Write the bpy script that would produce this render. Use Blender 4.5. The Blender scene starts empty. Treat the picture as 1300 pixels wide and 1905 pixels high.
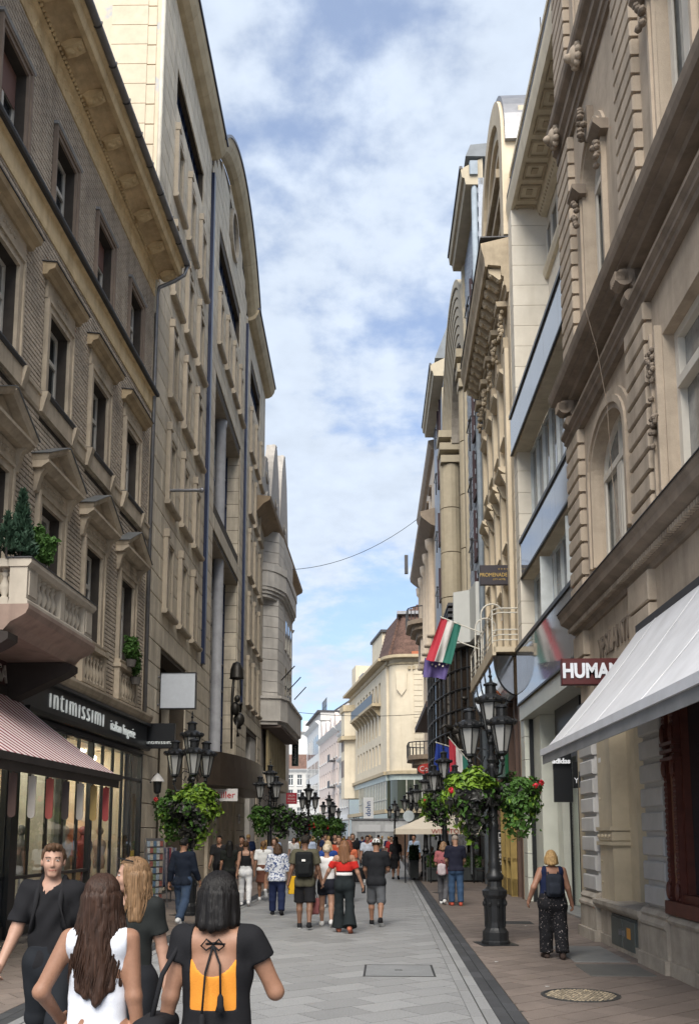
import bpy, math, random
import numpy as np
from mathutils import Vector, Matrix
R = math.radians
random.seed(7)
rng = np.random.default_rng(11)
scene = bpy.context.scene
COL = scene.collection

# ---------------------------------------------------------------- camera
EYE = 1.80
cam_d = bpy.data.cameras.new('camera')
cam = bpy.data.objects.new('camera', cam_d); COL.objects.link(cam)
TILT, YAW = R(7.764), R(2.203)
cam.location = (0, 0, EYE)
cam.rotation_euler = (math.pi/2 + TILT, 0, YAW)
cam_d.sensor_fit = 'VERTICAL'; cam_d.sensor_height = 36.0
cam_d.lens = 36.0*1700/1905
cam_d.shift_x = 0.0; cam_d.shift_y = 0.19302
cam_d.clip_start = 0.1; cam_d.clip_end = 3000
scene.camera = cam

# ---------------------------------------------------------------- world and sun
SUN_EL, SUN_AZ = R(46), R(186)          # azimuth from +Y, clockwise: behind the camera, a little left
w = bpy.data.worlds.new('World'); scene.world = w; w.use_nodes = True
nt = w.node_tree; nt.nodes.clear()
N = nt.nodes.new; LK = nt.links.new
wo = N('ShaderNodeOutputWorld'); bg = N('ShaderNodeBackground')
sky = N('ShaderNodeTexSky'); sky.sky_type = 'NISHITA'; sky.sun_disc = False
sky.sun_elevation = SUN_EL; sky.sun_rotation = SUN_AZ; sky.air_density = 1.0; sky.dust_density = 1.2
tc = N('ShaderNodeTexCoord')
sp = N('ShaderNodeSeparateXYZ'); LK(tc.outputs['Generated'], sp.inputs[0])
def wmath(op, a, b=None, clamp=False):
    n = N('ShaderNodeMath'); n.operation = op; n.use_clamp = clamp
    for i, v in enumerate((a, b)):
        if v is None: continue
        if isinstance(v, (int, float)): n.inputs[i].default_value = v
        else: LK(v, n.inputs[i])
    return n.outputs[0]
zc = wmath('MAXIMUM', sp.outputs[2], 0.0)
zd = wmath('ADD', zc, 0.22)
cx = wmath('DIVIDE', sp.outputs[0], zd); cy = wmath('DIVIDE', sp.outputs[1], zd)
cb = N('ShaderNodeCombineXYZ'); LK(cx, cb.inputs[0]); LK(cy, cb.inputs[1]); cb.inputs[2].default_value = 3.7
n1 = N('ShaderNodeTexNoise'); n1.inputs['Scale'].default_value = 2.3; n1.inputs['Detail'].default_value = 8
n1.inputs['Roughness'].default_value = 0.52; n1.inputs['Distortion'].default_value = 0.25
LK(cb.outputs[0], n1.inputs['Vector'])
n2 = N('ShaderNodeTexNoise'); n2.inputs['Scale'].default_value = 15.0; n2.inputs['Detail'].default_value = 7
n2.inputs['Roughness'].default_value = 0.55; LK(cb.outputs[0], n2.inputs['Vector'])
dens = wmath('ADD', n1.outputs[0], wmath('MULTIPLY', wmath('SUBTRACT', n2.outputs[0], 0.5), 0.40))
mr = N('ShaderNodeMapRange'); mr.interpolation_type = 'SMOOTHSTEP'; LK(dens, mr.inputs[0])
mr.inputs[1].default_value = 0.36; mr.inputs[2].default_value = 0.58
mr.inputs[3].default_value = 0.36; mr.inputs[4].default_value = 1.0
skm = N('ShaderNodeMixRGB'); skm.blend_type = 'MULTIPLY'; skm.inputs[0].default_value = 1
LK(sky.outputs[0], skm.inputs[1]); skm.inputs[2].default_value = (1.45, 1.65, 1.95, 1)
cl = N('ShaderNodeRGB'); cl.outputs[0].default_value = (6.3, 7.15, 8.4, 1)
# thick parts of the cloud are greyer underneath
mr2 = N('ShaderNodeMapRange'); LK(n2.outputs[0], mr2.inputs[0])
mr2.inputs[1].default_value = 0.3; mr2.inputs[2].default_value = 0.7; mr2.inputs[3].default_value = 0.90; mr2.inputs[4].default_value = 1.03
clm = N('ShaderNodeVectorMath'); clm.operation = 'SCALE'; LK(cl.outputs[0], clm.inputs[0]); LK(mr2.outputs[0], clm.inputs['Scale'])
mx = N('ShaderNodeMixRGB'); LK(mr.outputs[0], mx.inputs[0]); LK(skm.outputs[0], mx.inputs[1]); LK(clm.outputs[0], mx.inputs[2])
LK(mx.outputs[0], bg.inputs[0]); bg.inputs[1].default_value = 0.062
LK(bg.outputs[0], wo.inputs[0])

sun_d = bpy.data.lights.new('sun', 'SUN'); sun = bpy.data.objects.new('sun', sun_d); COL.objects.link(sun)
sun_d.energy = 3.2; sun_d.angle = R(48); sun_d.color = (1.0, 0.94, 0.84)
sdir = Vector((math.sin(SUN_AZ)*math.cos(SUN_EL), math.cos(SUN_AZ)*math.cos(SUN_EL), math.sin(SUN_EL)))
sun.rotation_euler = (-sdir).to_track_quat('-Z', 'Y').to_euler()

vs = scene.view_settings
scene.display_settings.display_device = 'sRGB'
vs.view_transform = 'Standard'; vs.look = 'None'; vs.gamma = 1; vs.use_curve_mapping = False
vs.exposure = 0.98
scene.render.engine = 'CYCLES'
scene.cycles.max_bounces = 8; scene.cycles.diffuse_bounces = 5; scene.cycles.glossy_bounces = 3
scene.cycles.transmission_bounces = 4; scene.cycles.transparent_max_bounces = 8
scene.cycles.use_denoising = True

# ---------------------------------------------------------------- materials
MATS = {}
def mat(name, col, rough=0.75, var=0.18, vscale=3.0, streak=0.0, dirt=0.0, dirtcol=(0.03,0.026,0.02), bump=0.15,
        bscale=60.0, rand=0.0, metal=0.0, spec=0.4, blotch=None, mott=0.0, mscale=180.0):
    """procedural stone / paint / cloth: mottled base, rain streaks, dirt in patches, fine bump, per-object variation"""
    if name in MATS: return MATS[name]
    m = bpy.data.materials.new(name); m.use_nodes = True; MATS[name] = m
    t = m.node_tree; n = t.nodes; L = t.links.new
    b = n['Principled BSDF']; b.inputs['Roughness'].default_value = rough; b.inputs['Metallic'].default_value = metal
    b.inputs['Specular IOR Level'].default_value = spec
    geo = n.new('ShaderNodeNewGeometry')
    def noise(scale, detail=5, vec=None, rgh=0.6):
        q = n.new('ShaderNodeTexNoise'); q.inputs['Scale'].default_value = scale; q.inputs['Detail'].default_value = detail
        q.inputs['Roughness'].default_value = rgh
        L(vec if vec is not None else geo.outputs['Position'], q.inputs['Vector']); return q.outputs[0]
    def mrange(x, a, bb, c, d):
        q = n.new('ShaderNodeMapRange'); L(x, q.inputs[0])
        for i, v in enumerate((a, bb, c, d)): q.inputs[i+1].default_value = v
        return q.outputs[0]
    def mixc(kind, f, c1, c2):
        q = n.new('ShaderNodeMixRGB'); q.blend_type = kind
        for i, v in ((0, f), (1, c1), (2, c2)):
            if isinstance(v, (int, float)): q.inputs[i].default_value = v
            elif isinstance(v, tuple): q.inputs[i].default_value = (*v, 1) if len(v) == 3 else v
            else: L(v, q.inputs[i])
        return q.outputs[0]
    base = (*col, 1)
    v1 = mrange(noise(vscale), 0.25, 0.75, 1-var, 1+var)
    cc = mixc('MULTIPLY', 1.0, base, v1)
    if mott:
        cc = mixc('MULTIPLY', 1.0, cc, mrange(noise(mscale, 2), 0.3, 0.7, 1-mott, 1+mott))
    if rand:
        oi = n.new('ShaderNodeObjectInfo')
        cc = mixc('MULTIPLY', 1.0, cc, mrange(oi.outputs['Random'], 0, 1, 1-rand, 1+rand))
    if blotch:
        cc = mixc('MIX', mrange(noise(blotch[1], 6), blotch[2], blotch[2]+0.06, 0, 1), cc, blotch[0])
    if streak:
        mp = n.new('ShaderNodeMapping'); L(geo.outputs['Position'], mp.inputs[0]); mp.inputs['Scale'].default_value = (2.6, 2.6, 0.22)
        cc = mixc('MIX', mrange(noise(1.0, 6, mp.outputs[0]), 0.48, 0.72, 0, streak), cc, dirtcol)
    if dirt:
        cc = mixc('MIX', mrange(noise(1.1, 8, None, 0.7), 0.46, 0.70, 0, dirt), cc, dirtcol)
    L(cc, b.inputs['Base Color'])
    if bump:
        bp = n.new('ShaderNodeBump'); bp.inputs['Strength'].default_value = bump; bp.inputs['Distance'].default_value = 0.01
        L(noise(bscale, 4), bp.inputs['Height']); L(bp.outputs[0], b.inputs['Normal'])
    return m
def plain(name, col, rough=0.5, metal=0.0, spec=0.5, emit=0.0):
    if name in MATS: return MATS[name]
    m = mat(name, col, rough, var=0.06, vscale=9, bump=0.04, bscale=40, metal=metal, spec=spec)
    if emit:
        b = m.node_tree.nodes['Principled BSDF']; b.inputs['Emission Color'].default_value = (*col, 1); b.inputs['Emission Strength'].default_value = emit
    return m
def glass_dark(name, tint=(0.02,0.024,0.028), spec=0.9, wav=0.01):
    if name in MATS: return MATS[name]
    m = bpy.data.materials.new(name); m.use_nodes = True; MATS[name] = m
    t = m.node_tree; b = t.nodes['Principled BSDF']
    b.inputs['Base Color'].default_value = (*tint, 1); b.inputs['Roughness'].default_value = 0.03
    b.inputs['Specular IOR Level'].default_value = spec; b.inputs['IOR'].default_value = 1.6
    g = t.nodes.new('ShaderNodeNewGeometry'); q = t.nodes.new('ShaderNodeTexNoise'); q.inputs['Scale'].default_value = 1.1
    t.links.new(g.outputs['Position'], q.inputs['Vector'])
    bp = t.nodes.new('ShaderNodeBump'); bp.inputs['Strength'].default_value = 0.5; bp.inputs['Distance'].default_value = wav
    t.links.new(q.outputs[0], bp.inputs['Height']); t.links.new(bp.outputs[0], b.inputs['Normal'])
    return m
def glass_clear(name, tint=(0.9,0.95,0.93), refl=0.10):
    """a shop pane: see-through with mirror reflections that grow at grazing angles"""
    if name in MATS: return MATS[name]
    m = bpy.data.materials.new(name); m.use_nodes = True; MATS[name] = m
    t = m.node_tree; n = t.nodes; n.remove(n['Principled BSDF'])
    tr = n.new('ShaderNodeBsdfTransparent'); tr.inputs[0].default_value = (*tint, 1)
    gl = n.new('ShaderNodeBsdfGlossy'); gl.inputs['Roughness'].default_value = 0.02
    fr = n.new('ShaderNodeFresnel'); fr.inputs[0].default_value = 1.5
    ad = n.new('ShaderNodeMath'); ad.operation = 'ADD'; ad.inputs[1].default_value = refl; ad.use_clamp = True
    t.links.new(fr.outputs[0], ad.inputs[0])
    gb = n.new('ShaderNodeNewGeometry'); iv = n.new('ShaderNodeMath'); iv.operation = 'SUBTRACT'; iv.inputs[0].default_value = 1.0; t.links.new(gb.outputs['Backfacing'], iv.inputs[1])
    mu = n.new('ShaderNodeMath'); mu.operation = 'MULTIPLY'; t.links.new(ad.outputs[0], mu.inputs[0]); t.links.new(iv.outputs[0], mu.inputs[1])   # only the outer face mirrors
    ms = n.new('ShaderNodeMixShader'); t.links.new(mu.outputs[0], ms.inputs[0]); t.links.new(tr.outputs[0], ms.inputs[1]); t.links.new(gl.outputs[0], ms.inputs[2])
    t.links.new(ms.outputs[0], n['Material Output'].inputs[0])
    return m
def stripes(name, cols, axis, period, rough=0.8, widths=None):
    """flat printed stripes along an object axis"""
    if name in MATS: return MATS[name]
    m = bpy.data.materials.new(name); m.use_nodes = True; MATS[name] = m
    t = m.node_tree; n = t.nodes; b = n['Principled BSDF']; b.inputs['Roughness'].default_value = rough; b.inputs['Specular IOR Level'].default_value = 0.2
    tcn = n.new('ShaderNodeTexCoord'); s = n.new('ShaderNodeSeparateXYZ'); t.links.new(tcn.outputs['Object'], s.inputs[0])
    d = n.new('ShaderNodeMath'); d.operation = 'DIVIDE'; d.inputs[1].default_value = period; t.links.new(s.outputs[axis], d.inputs[0])
    f = n.new('ShaderNodeMath'); f.operation = 'FRACT'; t.links.new(d.outputs[0], f.inputs[0])
    cr = n.new('ShaderNodeValToRGB'); cr.color_ramp.interpolation = 'CONSTANT'
    k = len(cols); widths = widths or [1/k]*k; pos = 0
    while len(cr.color_ramp.elements) < k: cr.color_ramp.elements.new(0.5)
    for i, c in enumerate(cols):
        cr.color_ramp.elements[i].position = pos; cr.color_ramp.elements[i].color = (*c, 1); pos += widths[i]
    t.links.new(f.outputs[0], cr.inputs[0]); t.links.new(cr.outputs[0], b.inputs['Base Color'])
    return m

# ---------------------------------------------------------------- mesh builder
class MB:
    """collects shapes in elevation axes: x to the right, z up, o = out of the wall (y = -o)"""
    def __init__(s): s.v = []; s.f = []; s.m = []; s.k = 0
    def add(s, vs, fs):
        b = len(s.v); s.v.extend(vs); s.f.extend([tuple(i+b for i in f) for f in fs]); s.m.extend([s.k]*len(fs)); return s
    def box(s, x0, x1, o0, o1, z0, z1):
        if x0 > x1: x0, x1 = x1, x0
        if o0 > o1: o0, o1 = o1, o0
        if z0 > z1: z0, z1 = z1, z0
        a, b = -o1, -o0
        return s.add([(x0,a,z0),(x1,a,z0),(x1,b,z0),(x0,b,z0),(x0,a,z1),(x1,a,z1),(x1,b,z1),(x0,b,z1)],
                     [(0,3,2,1),(4,5,6,7),(0,1,5,4),(1,2,6,5),(2,3,7,6),(3,0,4,7)])
    def cbox(s, x0, x1, o0, o1, z0, z1, c=0.012):
        """box whose front face has chamfered edges"""
        a, b = -o1, -o0
        return s.add([(x0,b,z0),(x1,b,z0),(x1,b,z1),(x0,b,z1),(x0,a+c,z0),(x1,a+c,z0),(x1,a+c,z1),(x0,a+c,z1),
                      (x0+c,a,z0+c),(x1-c,a,z0+c),(x1-c,a,z1-c),(x0+c,a,z1-c)],
                     [(0,1,5,4),(1,2,6,5),(2,3,7,6),(3,0,4,7),(4,5,9,8),(5,6,10,9),(6,7,11,10),(7,4,8,11),(8,9,10,11)])
    def quad(s, *p): return s.add(list(p), [tuple(range(len(p)))])
    def poly(s, pts, o0, o1):
        """polygon in (x, z), counter-clockwise seen from the front, given a depth"""
        n = len(pts); A = [(x,-o1,z) for x,z in pts]; B = [(x,-o0,z) for x,z in pts]
        return s.add(A+B, [tuple(range(n)), tuple(range(2*n-1,n-1,-1))]+[(i,i+n,(i+1)%n+n,(i+1)%n) for i in range(n)])
    def mould(s, x0, x1, prof):
        """profile in (o, z) run along x, ends capped"""
        n = len(prof); A = [(x0,-o,z) for o,z in prof]; B = [(x1,-o,z) for o,z in prof]
        return s.add(A+B, [tuple(range(n-1,-1,-1)), tuple(range(n,2*n))]+[(i,(i+1)%n,(i+1)%n+n,i+n) for i in range(n)])
    def vmould(s, z0, z1, prof):
        """profile in (x, o) run up z, ends capped"""
        n = len(prof); A = [(x,-o,z0) for x,o in prof]; B = [(x,-o,z1) for x,o in prof]
        return s.add(A+B, [tuple(range(n)), tuple(range(2*n-1,n-1,-1))]+[(i,i+n,(i+1)%n+n,(i+1)%n) for i in range(n)])
    def arch(s, xc, zc, r0, r1, a0, a1, o0, o1, seg=12, sx=1.0):
        """ring sector in the wall plane"""
        vs = []; fs = []
        for i in range(seg+1):
            t = R(a0+(a1-a0)*i/seg); c, q = math.cos(t)*sx, math.sin(t)
            vs += [(xc+r0*c,-o1,zc+r0*q),(xc+r1*c,-o1,zc+r1*q),(xc+r1*c,-o0,zc+r1*q),(xc+r0*c,-o0,zc+r0*q)]
        for i in range(seg):
            b = 4*i
            for j in range(4): fs.append((b+j, b+(j+1)%4, b+4+(j+1)%4, b+4+j))
        if abs(a1-a0) < 359.9: fs += [(3,2,1,0), (4*seg,4*seg+1,4*seg+2,4*seg+3)]
        return s.add(vs, fs)
    def lathe(s, cx, cy, prof, seg=16, rot=0.0, cap=True):
        """(r, z) profile about a vertical axis, true y here"""
        vs = []; fs = []; n = len(prof)
        for r, z in prof:
            for j in range(seg):
                t = 2*math.pi*j/seg+rot; vs.append((cx+r*math.cos(t), cy+r*math.sin(t), z))
        for i in range(n-1):
            for j in range(seg): fs.append((i*seg+j, i*seg+(j+1)%seg, (i+1)*seg+(j+1)%seg, (i+1)*seg+j))
        if cap: fs += [tuple(range(seg-1,-1,-1)), tuple((n-1)*seg+j for j in range(seg))]
        return s.add(vs, fs)
    def tube(s, pts, r, seg=8, cap=True):
        pts = [Vector(p) for p in pts]; n = len(pts); rr = r if isinstance(r, (list, tuple)) else [r]*n
        vs = []; fs = []; up = None
        for i, p in enumerate(pts):
            d = (pts[min(i+1,n-1)]-pts[max(i-1,0)]).normalized()
            if up is None:
                up = Vector((0,0,1)) if abs(d.z) < 0.9 else Vector((1,0,0))
            a = d.cross(up); a = a.normalized() if a.length > 1e-6 else Vector((1,0,0)); b = d.cross(a).normalized(); up = -b if False else up
            for j in range(seg):
                t = 2*math.pi*j/seg; q = p+(a*math.cos(t)+b*math.sin(t))*rr[i]; vs.append(tuple(q))
        for i in range(n-1):
            for j in range(seg): fs.append((i*seg+j,i*seg+(j+1)%seg,(i+1)*seg+(j+1)%seg,(i+1)*seg+j))
        if cap: fs += [tuple(range(seg-1,-1,-1)), tuple((n-1)*seg+j for j in range(seg))]
        return s.add(vs, fs)
    def ball(s, c, r, seg=10, rings=6):
        rx, ry, rz = r if isinstance(r, (list, tuple)) else (r, r, r)
        vs = [(c[0],c[1],c[2]-rz)]; fs = []
        for i in range(1, rings):
            p = math.pi*i/rings
            for j in range(seg):
                t = 2*math.pi*j/seg; vs.append((c[0]+rx*math.sin(p)*math.cos(t), c[1]+ry*math.sin(p)*math.sin(t), c[2]-rz*math.cos(p)))
        vs.append((c[0],c[1],c[2]+rz)); e = len(vs)-1
        for j in range(seg):
            fs.append((0,1+(j+1)%seg,1+j)); fs.append((e,1+(rings-2)*seg+j,1+(rings-2)*seg+(j+1)%seg))
        for i in range(rings-2):
            for j in range(seg): fs.append((1+i*seg+j,1+i*seg+(j+1)%seg,1+(i+1)*seg+(j+1)%seg,1+(i+1)*seg+j))
        return s.add(vs, fs)
    def xform(s, M, start=0):
        for i in range(start, len(s.v)): s.v[i] = tuple(M @ Vector(s.v[i]))
        return s
    def mesh(s, name, mats, smooth=False):
        me = bpy.data.meshes.new(name); me.from_pydata(s.v, [], s.f)
        for m in (mats if isinstance(mats, (list, tuple)) else [mats]): me.materials.append(m)
        if any(s.m): me.polygons.foreach_set('material_index', s.m)
        if smooth: me.polygons.foreach_set('use_smooth', [True]*len(me.polygons))
        me.update(); return me
def link(name, data, parent=None, loc=(0,0,0), rotz=0.0):
    o = bpy.data.objects.new(name, data); COL.objects.link(o); o.location = loc
    if rotz: o.rotation_euler = (0,0,rotz)
    if parent is not None: o.parent = parent
    return o
def part(name, mb, m, parent, loc=(0,0,0), rotz=0.0, smooth=False, label=None, kind=None):
    me = mb.mesh(name, m, smooth) if isinstance(mb, MB) else mb
    o = link(name, me, parent, loc, rotz)
    if label: o['label'] = label
    if kind: o['kind'] = kind
    return o
def thing(name, label, cat, loc=(0,0,0), rotz=0.0, group=None):
    o = link(name, None, None, loc, rotz); o['label'] = label; o['category'] = cat
    if group: o['group'] = group
    o.empty_display_size = 0.2
    return o
def solo(name, mb, m, label, cat, loc=(0,0,0), rotz=0.0, group=None, smooth=False):
    o = part(name, mb, m, None, loc, rotz, smooth); o['label'] = label; o['category'] = cat
    if group: o['group'] = group
    return o
def structure(name, mb, m, kind='structure', loc=(0,0,0), smooth=False):
    o = part(name, mb, m, None, loc, 0, smooth); o['kind'] = kind; return o
def facade_root(name, label, cat, x, y, slope, side):
    """root on the wall's base line; local x runs to the right as seen from the street"""
    ang = math.atan2(1, slope) if side == 'L' else math.atan2(-1, -slope)
    return thing(name, label, cat, (x, y, 0), ang)
def text_mesh(txt, size, m, depth=0.01, align='CENTER', narrow=1.0, bold=0.0, shear=0.0, spacing=1.0):
    c = bpy.data.curves.new('lettering', 'FONT'); c.body = txt; c.size = size; c.extrude = depth; c.align_x = align; c.align_y = 'CENTER'
    c.offset = bold; c.shear = shear; c.space_character = spacing; c.resolution_u = 3
    o = bpy.data.objects.new('lettering', c); COL.objects.link(o)
    dg = bpy.context.evaluated_depsgraph_get(); dg.update()
    me = bpy.data.meshes.new_from_object(o.evaluated_get(dg)); bpy.data.objects.remove(o); bpy.data.curves.remove(c)
    # stand it up in the wall plane, facing -y
    me.transform(Matrix.Rotation(math.pi/2, 4, 'X') @ Matrix.Diagonal((narrow,1,1,1)))
    me.materials.clear(); me.materials.append(m); return me
def lettering(txt, size, m, parent, x, z, o, depth=0.01, rotz=0.0, name='lettering', **k):
    me = text_mesh(txt, size, m, depth, **k)
    return part(name, me, m, parent, (x, -o, z), rotz)
def wall_grid(mb, x0, x1, z0, z1, opens, o1, depth):
    """wall with rectangular openings (x0,x1,z0,z1): boxes merged along x, so the openings have reveals"""
    zs = sorted({z0, z1, *[max(z0,min(z1,z)) for q in opens for z in q[2:4]]})
    for a, b in zip(zs[:-1], zs[1:]):
        if b-a < 1e-6: continue
        zc = (a+b)/2
        cuts = sorted((max(x0,q[0]), min(x1,q[1])) for q in opens if q[2] < zc < q[3] and q[1] > x0 and q[0] < x1)
        x = x0
        for c0, c1 in cuts:
            if c0 > x+1e-6: mb.box(x, c0, o1-depth, o1, a, b)
            x = max(x, c1)
        if x < x1-1e-6: mb.box(x, x1, o1-depth, o1, a, b)
    return mb
def piece_rects(x0, x1, z0, z1, opens, ch, ln, gap, stagger=0.5, jit=0.0, minw=0.05):
    """rectangles of a coursed wall between openings"""
    out = []; n = max(1, round((z1-z0)/ch)); ch = (z1-z0)/n
    for i in range(n):
        a, b = z0+i*ch, z0+(i+1)*ch
        x = x0-(ln*stagger if i % 2 else 0.0)
        edges = []
        while x < x1:
            nx = x+ln*(1+jit*(random.random()-0.5)); edges.append((max(x,x0), min(nx,x1))); x = nx
        for e0, e1 in edges:
            segs = [(e0, e1)]
            for q in opens:
                if q[2] < b-0.25*ch and q[3] > a+0.25*ch:
                    ns = []
                    for s0, s1 in segs:
                        if q[1] <= s0 or q[0] >= s1: ns.append((s0, s1)); continue
                        if q[0] > s0: ns.append((s0, q[0]))
                        if q[1] < s1: ns.append((q[1], s1))
                    segs = ns
            for s0, s1 in segs:
                if s1-s0 > minw: out.append((s0+gap/2, s1-gap/2, a+gap/2, b-gap/2))
    return out
def lay_pieces(name, rects, o0, o1, m, parent, limit, order, chamfer=0.0, jit=0.0, rest_name=None):
    """the `limit` pieces that show largest become objects sharing meshes by size; the rest are one part of kind stuff"""
    rects = sorted(rects, key=order); cache = {}
    for x0, x1, z0, z1 in rects[:limit]:
        wdt, h = round(x1-x0, 3), round(z1-z0, 3); key = (wdt, h)
        if key not in cache:
            mb = MB()
            (mb.cbox(0, wdt, o0, o1, 0, h, chamfer) if chamfer else mb.box(0, wdt, o0, o1, 0, h)); cache[key] = mb.mesh(name, m)
        part(name, cache[key], m, parent, (x0, -jit*random.random(), z0))
    mb = MB()
    for x0, x1, z0, z1 in rects[limit:]:
        j = jit*random.random()
        if chamfer: mb.cbox(x0, x1, o0, o1+j, z0, z1, chamfer)
        else: mb.box(x0, x1, o0, o1+j, z0, z1)
    if mb.v: part(rest_name or name+'work', mb, m, parent, kind='stuff')
def sash(w, h, fw=0.07, transom=0.62, mull=True, o=0.0, d=0.06, arch=False):
    """wooden casement: outer frame, transom and mullion"""
    b = MB()
    b.box(0, fw, o-d, o, 0, h); b.box(w-fw, w, o-d, o, 0, h); b.box(fw, w-fw, o-d, o, 0, fw); b.box(fw, w-fw, o-d, o, h-fw, h)
    if transom: b.box(fw, w-fw, o-d, o+0.012, h*transom-fw*0.6, h*transom+fw*0.6)
    if mull:
        top = h*transom-fw*0.6 if transom else h-fw
        b.box(w/2-fw*0.6, w/2+fw*0.6, o-d, o+0.02, fw, top)
        if transom: b.box(w/2-fw*0.35, w/2+fw*0.35, o-d, o, h*transom+fw*0.6, h-fw)
    return b
def pane_mb(w, h, o, inset=0.05):
    return MB().box(inset, w-inset, o-0.012, o, inset, h-inset)

# ================================================================ GROUND
M_joint = mat('joint_dirt', (0.04,0.038,0.035), 0.95, var=0.3)
M_granite = mat('grey_granite', (0.235,0.237,0.24), 0.66, var=0.16, vscale=1.1, dirt=0.42, dirtcol=(0.12,0.12,0.12), mott=0.25, mscale=60, rand=0.13, bump=0.25, bscale=120)
M_basalt = mat('dark_basalt', (0.045,0.046,0.05), 0.7, var=0.25, mott=0.2, mscale=90, rand=0.2, bump=0.25, bscale=90)
M_brownpave = mat('brown_paver', (0.165,0.133,0.115), 0.75, var=0.15, vscale=1.4, dirt=0.35, dirtcol=(0.075,0.06,0.05), mott=0.18, mscale=80, rand=0.12, bump=0.25, bscale=110)
M_castiron = mat('cast_iron', (0.05,0.05,0.05), 0.6, metal=0.4, rand=0.2)

structure('ground', MB().quad((-500,-60,-0.05),(500,-60,-0.05),(500,1200,-0.05),(-500,1200,-0.05)), M_granite)
XL, XR = -3.62, 1.10                                            # the grey carriageway between the two drain strips
def clip_poly(p, axis, lim, keep_less):
    out = []
    for i in range(len(p)):
        a, b = p[i], p[(i+1) % len(p)]
        ia = (a[axis] <= lim) == keep_less or a[axis] == lim; ib = (b[axis] <= lim) == keep_less or b[axis] == lim
        if ia: out.append(a)
        if ia != ib:
            t = (lim-a[axis])/(b[axis]-a[axis]); out.append((a[0]+t*(b[0]-a[0]), a[1]+t*(b[1]-a[1])))
    return out
def slabs(name, owner, x0, x1, y0, y1, wdt, ln, angle, m, limit, thick=0.014, gap=0.015, holes=()):
    """paving laid at an angle in running bond and cut to the strip; nearest pieces are objects"""
    ca, sa = math.cos(angle), math.sin(angle); cxm, cym = (x0+x1)/2, (y0+y1)/2
    rad = math.hypot(x1-x0, y1-y0)/2+ln; out = []
    nr = int(rad/wdt)+1; nc = int(rad/ln)+1
    for i in range(-nr, nr+1):
        for j in range(-nc, nc+1):
            u0 = j*ln+(ln/2 if i % 2 else 0)+gap/2; v0 = i*wdt+gap/2; u1, v1 = u0+ln-gap, v0+wdt-gap
            p = [(cxm+u*ca-v*sa, cym+u*sa+v*ca) for u, v in ((u0,v0),(u1,v0),(u1,v1),(u0,v1))]
            if max(q[0] for q in p) < x0 or min(q[0] for q in p) > x1 or max(q[1] for q in p) < y0 or min(q[1] for q in p) > y1: continue
            p = clip_poly(p, 0, x0, False); p = clip_poly(p, 0, x1, True) if len(p) > 2 else p
            p = clip_poly(p, 1, y0, False) if len(p) > 2 else p; p = clip_poly(p, 1, y1, True) if len(p) > 2 else p
            if len(p) < 3: continue
            cx_, cy_ = sum(q[0] for q in p)/len(p), sum(q[1] for q in p)/len(p)
            if any(h[0] < cx_ < h[1] and h[2] < cy_ < h[3] for h in holes): continue
            ar = abs(sum(p[k][0]*p[(k+1)%len(p)][1]-p[(k+1)%len(p)][0]*p[k][1] for k in range(len(p))))/2
            if ar < 0.004: continue
            out.append((math.hypot(cx_, cy_) if cy_ > 7.2 else 900+abs(cy_), cx_, cy_, p))
    out.sort(key=lambda q: q[0]); rest = MB()
    for k, (d, cx_, cy_, p) in enumerate(out):
        h = 0.0016*(random.random()-0.5)
        tx, ty = 0.003*(random.random()-0.5), 0.003*(random.random()-0.5)
        mb = MB() if k < limit else rest; n = len(p); ox, oy = (cx_, cy_) if k < limit else (0, 0)
        c = 0.004
        top = [(q[0]-ox, q[1]-oy, h+tx*(q[0]-cx_)+ty*(q[1]-cy_)) for q in p]
        bot = [(q[0]-ox, q[1]-oy, -thick) for q in p]
        mb.add(top+bot, [tuple(range(n))]+[(i+n, (i+1)%n+n, (i+1)%n, i) for i in range(n)])
        if k < limit: part(name, mb, m, owner, (cx_, cy_, 0))
    if rest.v: part('paving', rest, m, owner, kind='stuff')
def sheet(name, x0, x1, y0, y1, z, m): return structure(name, MB().quad((x0,y0,z),(x1,y0,z),(x1,y1,z),(x0,y1,z)), m)
road = sheet('road', XL, XR, -8, 140, -0.013, M_joint)
HATCH = (-0.26, 0.61, 12.05, 13.04)
slabs('paving_slab', road, XL+0.26, XR-0.26, 3, 46, 0.40, 0.66, R(38), M_granite, 300)
part('far_paving', MB().quad((XL,46,-0.002),(XR,46,-0.002),(XR,139,-0.002),(XL,139,-0.002)), M_granite, road)
for xa, xb in ((XL, XL+0.255), (XR-0.255, XR)):
    slabs('border_slab', road, xa, xb, 3, 46, 0.255, 0.75, R(90), M_granite, 60)
hb = MB().box(HATCH[0], HATCH[1], -HATCH[3], -HATCH[2], -0.012, 0.005)
hatch = part('access_hatch', hb, mat('hatch_stone', (0.19,0.195,0.20), 0.6, mott=0.2, mscale=70), road)
hr = MB()
for a in ((HATCH[0]-.03,HATCH[0]-.004,HATCH[2]-.03,HATCH[3]+.03),(HATCH[1]+.004,HATCH[1]+.03,HATCH[2]-.03,HATCH[3]+.03),(HATCH[0]-.004,HATCH[1]+.004,HATCH[2]-.03,HATCH[2]-.004),(HATCH[0]-.004,HATCH[1]+.004,HATCH[3]+.004,HATCH[3]+.03)):
    hr.box(a[0],a[1],-a[3],-a[2],-0.012,0.006)
part('hatch_frame', hr, M_castiron, hatch)
part('hatch_handle', MB().box(0.12,0.22,-12.58,-12.54,0.005,0.009), M_castiron, hatch)
dsl = sheet('drain_strip', XL-0.27, XL, -8, 140, -0.0128, M_joint); dsr = sheet('drain_strip', XR, XR+0.27, -8, 140, -0.0128, M_joint)
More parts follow.
